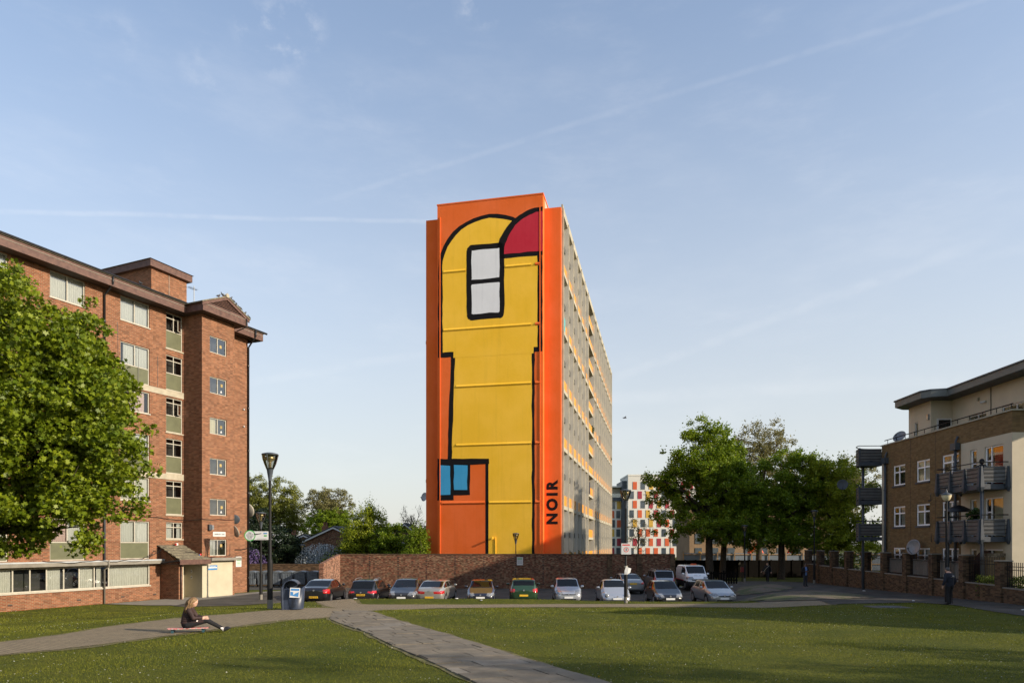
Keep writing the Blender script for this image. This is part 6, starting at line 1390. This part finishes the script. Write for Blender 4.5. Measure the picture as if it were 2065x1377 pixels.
# ------------------------------------------------------------------ litter bin
MT['binblue'] = pm('navy_bin_plastic', (.028, .038, .062), .38, .2, 6, .2, 60)
b = thing('litter_bin', 'navy hooded litter bin with a blue and white sticker', 'litter bin', (-7.72, 24.15, gz(-7.72, 24.15)+.01), R(8))
def drum(r0, r1, z0, z1, ztop, n=24):
    """half-open drum whose rim dips at the front"""
    m = MB(); vs = []; 
    for j in range(n+1):
        a = R(-200+220*j/n); c, s_ = math.cos(a), math.sin(a)
        zr = z1-ztop*max(0, math.cos(a+R(90)))**2
        vs += [(r0*c, r0*s_, z0), (r1*c, r1*s_, zr), (r1*.9*c, r1*.9*s_, zr), (r0*.85*c, r0*.85*s_, z0+.05)]
    m.add(vs, [(4*j+k, 4*j+4+k, 4*j+5+k, 4*j+1+k) for j in range(n) for k in range(3)]); return m
m = drum(.28, .335, .03, .83, .16); m.build('drum', 'binblue', b, True).location = (.06, -.02, 0)
m = MB(); arc = [(-.06+.30*math.cos(R(180-150*k/14)), .76+.30*math.sin(R(180-150*k/14))) for k in range(15)]; inn = [(-.06+.265*math.cos(R(180-150*k/14)), .76+.265*math.sin(R(180-150*k/14))) for k in range(15)]
m.prism(arc+inn[::-1], -.28, .28); m.build('hood', 'binblue', b, bevel=.012)
m = MB(); m.prism(inn+[(-.0, .76), (-.32, .7)], .22, .26); m.build('hood_back', 'binblue', b)
m = MB()
for k in range(5): m.tube([(-.33+.012*k, -.26+.11*k, 0), (-.36, -.26+.11*k, .8)], .045, 8)
m.box(-.34, -.1, -.25, .25, .0, .76); m.build('back_post', 'binblue', b)
MB().box(-.1, .2, -.2, .2, .05, .62).build('liner', 'black', b)
st = MB().box(-.17, .17, -.012, 0, -.17, .17).build('sticker', 'white', b); st.location = (.10, -.352, .62); st.rotation_euler = (R(-4), R(3), R(4))
m = MB(); m.add([(-.15, -.016, -.10), (.12, -.016, -.14), (.13, -.016, .03), (.02, -.016, -.02), (-.05, -.016, -.08), (-.06, -.016, .02), (-.15, -.016, .03)], [tuple(range(7))]); m.build('sticker_print', 'sign_blue', st); MB().box(-.14, .14, -.016, -.013, .07, .14).build('sticker_print', 'sign_blue', st)
m = MB()
for i in range(5):
    for j in range(6): m.box(-.02+i*.03, -.005+i*.03, -.345+.004*abs(i-2), -.335, .12+j*.05, .15+j*.05)
o = m.build('perforations', 'black', b); o['kind'] = 'stuff'

# ------------------------------------------------------------------ people
def blobs(name, tubes, ells, mats, pick, parent=None, voxel=.016, smooth=6):
    """one continuous skin over tapered limbs and volumes (voxel remesh), coloured by region"""
    m = MB()
    for pts, rad in tubes:
        m.tube(pts, rad, 12)
        for p, r in zip(pts, rad): m.ell(p, (r, r, r), 12, 8)
    for e in ells: m.ell(e[0], e[1], 16, 10, e[2] if len(e) > 2 else None)
    tmp = m.build('tmp', None); rm = tmp.modifiers.new('r', 'REMESH'); rm.mode = 'VOXEL'; rm.voxel_size = voxel
    sm = tmp.modifiers.new('s', 'SMOOTH'); sm.iterations = smooth; sm.factor = .5
    dg = bpy.context.evaluated_depsgraph_get(); me = bpy.data.meshes.new_from_object(tmp.evaluated_get(dg)); bpy.data.objects.remove(tmp); me.name = name
    me.materials.clear()
    for k in mats: me.materials.append(MT[k] if isinstance(k, str) else k)
    for p in me.polygons: p.material_index = pick(p.center); p.use_smooth = True
    o = bpy.data.objects.new(name, me); C.objects.link(o)
    if parent is not None: o.parent = parent
    return o
def hand(T, wrist, d, side, s=1., curl=.5):
    """palm, four unequal curled fingers and a thumb leaving the side of the palm"""
    w = Vector(wrist); d = Vector(d).normalized(); sd = (Vector(side)-d*Vector(side).dot(d)).normalized(); nn = d.cross(sd)
    T.append(([w, w+d*.05*s, w+d*.085*s], [.028*s, .036*s, .034*s]))
    for k, (o, ln) in enumerate(((-.03, .068), (-.01, .078), (.011, .072), (.03, .056))):
        a = w+d*.085*s+sd*o*s; b_ = a+(d*(1-curl*.5)+nn*curl*.5).normalized()*ln*.5*s; c = b_+(d*(1-curl)+nn*curl).normalized()*ln*.5*s
        T.append(([a, b_, c], [.0095*s, .009*s, .008*s]))
    a = w+d*.03*s+sd*-.03*s; T.append(([a, a+(d*.6-sd*.8)*.035*s, a+(d*.9-sd*.7+nn*.4)*.06*s], [.012*s, .011*s, .009*s]))
def head(E, T, c, r=.105, look=(0, 1, 0), s=1.):
    c = Vector(c); l = Vector(look).normalized(); x = l.cross(Vector((0, 0, 1))).normalized(); u = x.cross(l)
    Mx = Matrix((x, l, u)).transposed()
    E.append((c, (r*.78*s, r*.95*s, r*1.12*s), Mx)); E.append((c-u*.05*s+l*.02*s, (r*.62*s, r*.72*s, r*.8*s), Mx))
    E.append((c+l*r*.98*s-u*.012*s, (.016*s, .022*s, .026*s), Mx))
    for sg in (-1, 1): E.append((c+x*sg*r*.80*s-u*.01*s, (.014*s, .024*s, .034*s), Mx))
    return Mx
def face(par, c, Mx, r=.105, s=1.):
    c = Vector(c); x, l, u = Mx.col[0], Mx.col[1], Mx.col[2]
    for sg in (-1, 1): MB().ell(c+x*sg*.034*s+l*r*.84*s+u*.015*s, (.012*s, .008*s, .008*s), 8, 5).build('eye', 'ink', par)
    MB().ell(c+l*r*.84*s-u*.058*s, (.024*s, .010*s, .006*s), 8, 5).build('mouth', MT.setdefault('lips', pm('lips', (.35, .13, .10), .5, .1)), par)
MT.update(navy_cloth=pm('navy_jacket_cloth', (.012, .015, .024), .85, .25, 12, .4, 40), black_cloth=pm('black_cloth', (.012, .012, .014), .9, .25, 12, .4, 40), blue_shirt=pm('light_blue_shirt', (.13, .22, .46), .85, .15, 12), brown_jacket=pm('dark_brown_jacket', (.035, .018, .016), .75, .3, 10, .5, 30),
          hair_dark=pm('dark_hair', (.014, .012, .010), .6, .3, 60, .5, 80), hair_grey=pm('grey_hair', (.07, .07, .07), .7, .3, 60), hair_blond=pm('long_fair_brown_hair', (.055, .030, .014), .55, .3, 20, .8, 60, c2=(.24, .145, .065), stretch=(3, 3, .5)), sock=pm('white_sock', (.75, .68, .64), .9, .08), grey_cloth=pm('grey_trousers', (.035, .037, .045), .9, .2))
# man with a walking stick, seen from behind
p = thing('person', 'person in a dark navy jacket walking away with a stick on the right path', 'person', (20.2, 31.5, gz(20.2, 31.5)+.025), R(14))
T = []; E = []
T += [([(0, 0, .92), (0, .0, 1.05), (0, .02, 1.22), (0, .05, 1.36)], [.175, .18, .20, .15]), ([(-.13, .03, 1.34), (.13, .03, 1.34)], [.10, .10]), ([(0, .07, 1.40), (0, .11, 1.48)], [.062, .058])]
T += [([(-.095, 0, .90), (-.12, .02, .50), (-.13, -.05, .09)], [.115, .08, .062]), ([(.095, 0, .90), (.09, .07, .50), (.07, .06, .09)], [.115, .08, .062])]
T += [([(-.13, -.06, .05), (-.15, .10, .035)], [.05, .04]), ([(.07, .05, .05), (.07, .21, .035)], [.05, .04])]
T += [([(-.20, .03, 1.33), (-.30, -.02, 1.08), (-.33, .06, .86)], [.085, .066, .05]), ([(.20, .03, 1.33), (.31, -.01, 1.08), (.33, .11, .87)], [.085, .066, .05])]
hand(T, (-.33, .07, .84), (0, .1, -1), (0, 1, 0)); hand(T, (.335, .13, .86), (.0, .5, -.6), (1, 0, 0), curl=1.)
hc = (0, .14, 1.57); Mx = head(E, T, hc, look=(0, 1, -.25))
def pick(c):
    if c.z > 1.45: return 2
    if abs(c.x) > .27 and c.z < .865: return 2
    if c.z > .82: return 0
    return 1 if c.z > .09 else 3
bo = blobs('body', T, E, ['navy_cloth', 'black_cloth', 'skin', 'black'], pick, p)
face(p, hc, Mx); MB().ell((0, .12, 1.605), (.092, .112, .10), 14, 8).build('cap', 'hair_grey', p, True)
MB().box(-.14, .14, -.186, -.176, 1.255, 1.265).build('jacket_stripe', 'con_grey', p); MB().box(-.05, .05, -.186, -.176, 1.30, 1.325).build('jacket_lettering', 'white', p)
ws = thing('walking_stick', 'dark walking stick held by the person in navy', 'walking stick', (20.2, 31.5, gz(20.2, 31.5)+.025), R(14)); MB().tube([(.47, .30, -.02), (.345, .20, .80)], .013, 6).build('shaft', 'black', ws); MB().tube([(.345, .13, .80), (.343, .20, .815), (.343, .27, .79)], .016, 6).build('handle', 'black', ws)
# person in an open dark jacket over a blue shirt
p = thing('person', 'person in an open dark jacket and light blue shirt looking at a phone', 'person', (22.75, 53.0, gz(22.75, 53)+.025), PI+.25)
T = []; E = []
T += [([(0, 0, .94), (0, 0, 1.1), (0, 0, 1.28), (0, 0, 1.42)], [.16, .165, .19, .14]), ([(-.14, 0, 1.42), (.14, 0, 1.42)], [.09, .09]), ([(0, .01, 1.47), (0, .03, 1.56)], [.06, .056])]
T += [([(-.095, 0, .92), (-.11, .03, .5), (-.12, 0, .09)], [.105, .075, .06]), ([(.095, 0, .92), (.10, .05, .5), (.11, .03, .09)], [.105, .075, .06]), ([(-.12, 0, .05), (-.13, .17, .035)], [.05, .04]), ([(.11, .03, .05), (.12, .2, .035)], [.05, .04])]
T += [([(-.20, 0, 1.41), (-.29, .0, 1.15), (-.10, .24, 1.18)], [.08, .062, .046]), ([(.20, 0, 1.41), (.29, 0, 1.15), (.10, .24, 1.16)], [.08, .062, .046])]
hand(T, (-.09, .25, 1.18), (.8, .4, .1), (0, 0, 1), curl=.9); hand(T, (.09, .25, 1.16), (-.8, .4, .1), (0, 0, 1), curl=.9)
hc = (0, .06, 1.66); Mx = head(E, T, hc, look=(0, 1, -.35))
def pick(c):
    if c.z > 1.52 or (c.y > .245 and c.z > 1): return 2
    if c.z > .86 and abs(c.x) < .085 and c.y > .10: return 4
    if c.z > .86: return 0
    return 1 if c.z > .09 else 3
blobs('body', T, E, ['black_cloth', 'grey_cloth', 'skin_d', 'black', 'blue_shirt'], pick, p); face(p, hc, Mx); MB().ell((0, .035, 1.70), (.09, .105, .09), 14, 8).build('hair', 'hair_dark', p, True)
ph = thing('phone', 'dark phone held by the person in the blue shirt', 'phone', (22.75, 53.0, gz(22.75, 53)+.025), PI+.25); MB().box(-.035, .035, .30, .31, 1.16, 1.30).build('phone_body', 'black', ph); MB().box(-.03, .03, .298, .2995, 1.17, 1.29).build('screen', 'car_glass', ph)
# person walking with a shoulder bag
p = thing('person', 'person in black with a pale bag strap walking under the trees', 'person', (22.75, 60.8, gz(22.75, 60.8)+.025), PI-.5)
T = []; E = []
T += [([(0, 0, .94), (0, 0, 1.1), (0, .02, 1.28), (0, .03, 1.40)], [.15, .15, .18, .13]), ([(-.13, .02, 1.40), (.13, .02, 1.40)], [.085, .085]), ([(0, .04, 1.46), (0, .06, 1.54)], [.058, .054])]
T += [([(-.085, 0, .92), (-.09, .16, .52), (-.09, .16, .10)], [.10, .072, .055]), ([(.085, 0, .92), (.09, -.02, .5), (.09, -.28, .17)], [.10, .072, .055]), ([(-.09, .16, .05), (-.09, .34, .035)], [.048, .038]), ([(.09, -.30, .12), (.09, -.2, .035)], [.046, .038])]
T += [([(-.19, .02, 1.39), (-.28, -.12, 1.12), (-.30, -.05, .9)], [.075, .058, .044]), ([(.19, .02, 1.39), (.30, .06, 1.13), (.42, .22, .98)], [.075, .058, .044])]
hand(T, (-.30, -.04, .88), (0, .2, -1), (0, 1, 0)); hand(T, (.43, .235, .965), (.5, .5, -.6), (0, 1, 0))
hc = (0, .09, 1.64); Mx = head(E, T, hc, look=(.2, 1, -.1))
def pick(c):
    if c.z > 1.50: return 1
    if c.z < .93 and c.x < -.25 or (c.x > .40 and c.z < 1.0): return 1
    return 0 if c.z > .09 else 2
blobs('body', T, E, ['black_cloth', 'skin', 'black'], pick, p); face(p, hc, Mx); MB().ell((0, .075, 1.685), (.084, .10, .075), 14, 8).build('hair', 'hair_dark', p, True)
bg_ = thing('shoulder_bag', 'brown bag on a pale strap carried by the person in black', 'bag', (22.75, 60.8, gz(22.75, 60.8)+.025), PI-.5); MB().box(.22, .36, -.18, .14, .72, .98).build('pouch', pm('brown_leather', (.12, .055, .03), .6, .2), bg_, bevel=.03)
MB().tube([(.28, .12, .98), (.12, .20, 1.2), (-.10, .16, 1.44), (-.13, .0, 1.50), (-.05, -.14, 1.38), (.2, -.17, .98)], .02, 6).build('strap', 'con_cream', bg_)
# person on the balcony
bp_ = RBp(10.15, -.85, 6.42); p = thing('person', 'hooded person sitting behind the upper balcony rail before the red curtain', 'person', bp_, R(-60))
T = [([(0, 0, .45), (0, 0, .7), (0, .03, .95)], [.17, .18, .14]), ([(-.15, .03, .95), (.15, .03, .95)], [.085, .085]), ([(0, .05, 1.0), (0, .08, 1.1)], [.06, .055]), ([(-.2, .02, .94), (-.28, .1, .7), (-.1, .3, .62)], [.075, .06, .045]), ([(.2, .02, .94), (.28, .1, .7), (.1, .3, .62)], [.075, .06, .045]),
     ([(-.1, 0, .46), (-.12, .42, .46), (-.12, .42, .08)], [.1, .075, .055]), ([(.1, 0, .46), (.12, .42, .46), (.12, .42, .08)], [.1, .075, .055]), ([(-.12, .42, .05), (-.12, .6, .035)], [.045, .04]), ([(.12, .42, .05), (.12, .6, .035)], [.045, .04])]
E = []; hc = (0, .1, 1.2); Mx = head(E, T, hc, look=(0, 1, -.2)); hand(T, (-.1, .3, .62), (.5, .6, 0), (0, 0, 1)); hand(T, (.1, .3, .62), (-.5, .6, 0), (0, 0, 1))
blobs('body', T, E, ['black_cloth', 'skin'], lambda c: 1 if (c.z > 1.06 and c.y > .08) or (c.y > .3 and c.z > .55) else 0, p); face(p, hc, Mx); MB().ell((0, .07, 1.22), (.12, .13, .15), 14, 9).build('hood', 'black_cloth', p, True)
ch = thing('balcony_chair', 'grey chair under the hooded person on the upper balcony', 'chair', bp_, R(-60)); MB().box(-.24, .24, -.2, .26, .36, .41).build('seat', 'mid_grey', ch); MB().box(-.24, .24, -.26, -.22, .41, .85).build('backrest', 'mid_grey', ch)
for sx in (-1, 1):
    for sy in (-1, 1): MB().tube([(sx*.2, .03+sy*.2, 0), (sx*.2, .03+sy*.2, .37)], .018, 6).build('leg', 'mid_grey', ch)
# girl sitting on a longboard
gx, gy = -8.28, 17.6; gzz = gz(gx, gy)+.02; gyaw = R(14)
sb = thing('longboard', 'pink printed longboard with teal wheels on the path under the seated person', 'skateboard', (gx-.06, gy, gzz), gyaw+R(4))
m = MB(); P = [(-.50, -.05), (-.46, -.10), (-.30, -.125), (.30, -.125), (.46, -.10), (.50, -.04), (.50, .04), (.46, .10), (.30, .125), (-.30, .125), (-.46, .10), (-.50, .05)]; m.prism(P, .105, .122, 'z'); dk = m.build('deck', MT.setdefault('pinkdeck', pm('pink_printed_deck', (.62, .15, .14), .45, .15, 5, c2=(.70, .36, .33))), sb)
for k in range(6): MB().box(-.38+k*.14, -.34+k*.14, -.13, -.1, .108, .119).build('white_print', 'white', dk)
for sx in (-1, 1):
    MB().box(sx*.36-.05, sx*.36+.05, -.03, .03, .06, .104).build('truck', 'mid_grey', sb)
    for sy in (-1, 1): MB().tube([(sx*.36, sy*.075, .038), (sx*.36, sy*.125, .038)], .037, 12).build('wheel', MT.setdefault('tealwheel', pm('teal_wheel', (.02, .06, .075), .5, .1)), sb)
p = thing('person', 'long-haired person in a brown padded jacket sitting on the longboard', 'person', (gx, gy, gzz), gyaw)
T = []; E = []; s_ = .92
T += [([(-.10, 0, .23), (-.10, 0, .36), (-.06, 0, .50), (-.01, 0, .60)], [.135, .13, .135, .10]), ([(-.01, -.12, .585), (-.01, .12, .585)], [.068, .068]), ([(.02, 0, .64), (.06, 0, .70)], [.048, .045])]
T += [([(-.06, -.075, .20), (.40, -.10, .315), (.80, -.06, .075)], [.095, .068, .045]), ([(-.06, .075, .20), (.38, .10, .29), (.74, .09, .07)], [.095, .068, .045]), ([(.80, -.06, .05), (.90, -.06, .085), (.95, -.06, .10)], [.042, .038, .028]), ([(.74, .09, .05), (.84, .10, .085), (.89, .1, .10)], [.042, .038, .028])]
T += [([(-.01, -.165, .575), (.10, -.205, .38), (.30, -.10, .385)], [.068, .056, .04]), ([(-.01, .165, .575), (.12, .20, .38), (.30, .06, .38)], [.068, .056, .04])]
hand(T, (.31, -.095, .385), (.9, .4, .1), (0, 0, 1), .85); hand(T, (.31, .055, .38), (.9, -.4, .1), (0, 0, 1), .85)
hc = (.09, .0, .785); Mx = head(E, T, hc, .095, look=(.55, .9, -.35))
def pick(c):
    if c.z > .66: return 2
    if c.x > .31 and c.z > .345: return 2
    if c.x > .62: return 4 if c.x < .80 and c.z < .12 and c.x > .735 else (3 if c.x >= .80 else 1)
    if c.z > .27 and c.x < .33 and (c.x < .06 or c.z > .34 or abs(c.y) > .15): return 0
    return 1 if c.z < .36 or c.x > .1 else 0
blobs('body', T, E, ['brown_jacket', 'black_cloth', 'skin', 'black', 'sock'], pick, p, .013, 5); face(p, hc, Mx, .095)
hT = []; hE = [((.055, 0, .815), (.105, .10, .10)), ((.0, 0, .74), (.09, .115, .15)), ((-.06, -.02, .64), (.075, .135, .12))]
rh = random.Random(5)
for k in range(46):
    a = rh.uniform(-1.9, 1.9); rr = rh.uniform(.09, .13); x0, y0 = .03-rr*math.cos(a)*.8, rr*math.sin(a)
    q = [(x0*.6+.03, y0*.6, .87)]
    for j in range(1, 6): q.append((x0-.02*j*.9+.016*math.sin(j*2.2+k), y0*(1+.10*j)+.016*math.cos(j*1.9+k*2), .87-.068*j*rh.uniform(.85, 1.1)))
    hT.append((q, [.02, .024, .022, .02, .016, .006]))
m = MB()
for q, rd in hT: m.tube(q, rd, 6)
for e in hE: m.ell(e[0], e[1], 12, 8)
m.build('hair', 'hair_blond', p, True)
for k in range(5):
    m = MB(); m.lathe([(.137, 0), (.148, .022), (.137, .045)], (-.10+.012*k*.9, 0, .24+k*.055), 20); m.build('jacket_quilting', 'brown_jacket', p, True)
MB().tube([(.16, -.16, .30), (.24, -.10, .33), (.28, -.06, .36)], [.018, .02, .012], 6).build('sleeve_cuff', 'sock', p)

# ------------------------------------------------------------------ small things
bd = thing('flying_bird', 'small bird flying to the right of the tower', 'bird', (9.9, 60, 14.45), R(10)); MB().ell((0, 0, 0), (.2, .06, .05), 10, 6).build('body', 'pigeon', bd, True)
for sy in (-1, 1): MB().add([(.08, 0, .02), (-.08, 0, .02), (-.05, sy*.35, .08), (.03, sy*.38, .08)], [(0, 1, 2, 3)]).build('wing', 'pigeon', bd)
for k, (x, y, lb) in enumerate(((20.4, 27.2, 'crumpled white litter on the asphalt path near the right edge'), (20.0, 34.0, 'scrap of white litter behind the person with the stick'), (23.2, 45.0, 'scrap of pale litter on the path along the railed wall'), (-8.5, 37.0, 'scrap of white litter on the slabs by the black estate car'), (-3.0, 37.0, 'white litter on the verge before the champagne car'), (-1.65, 36.6, 'white litter on the verge before the navy hatchback'))):
    l = MB().ell((0, 0, .02), (.12, .07, .03), 7, 4).build('litter', 'white', None); l.location = (x, y, gz(x, y)+.025); l.rotation_euler = (0, 0, k); tag(l, lb, 'litter', 'scraps of litter')
bpy.context.view_layer.update()
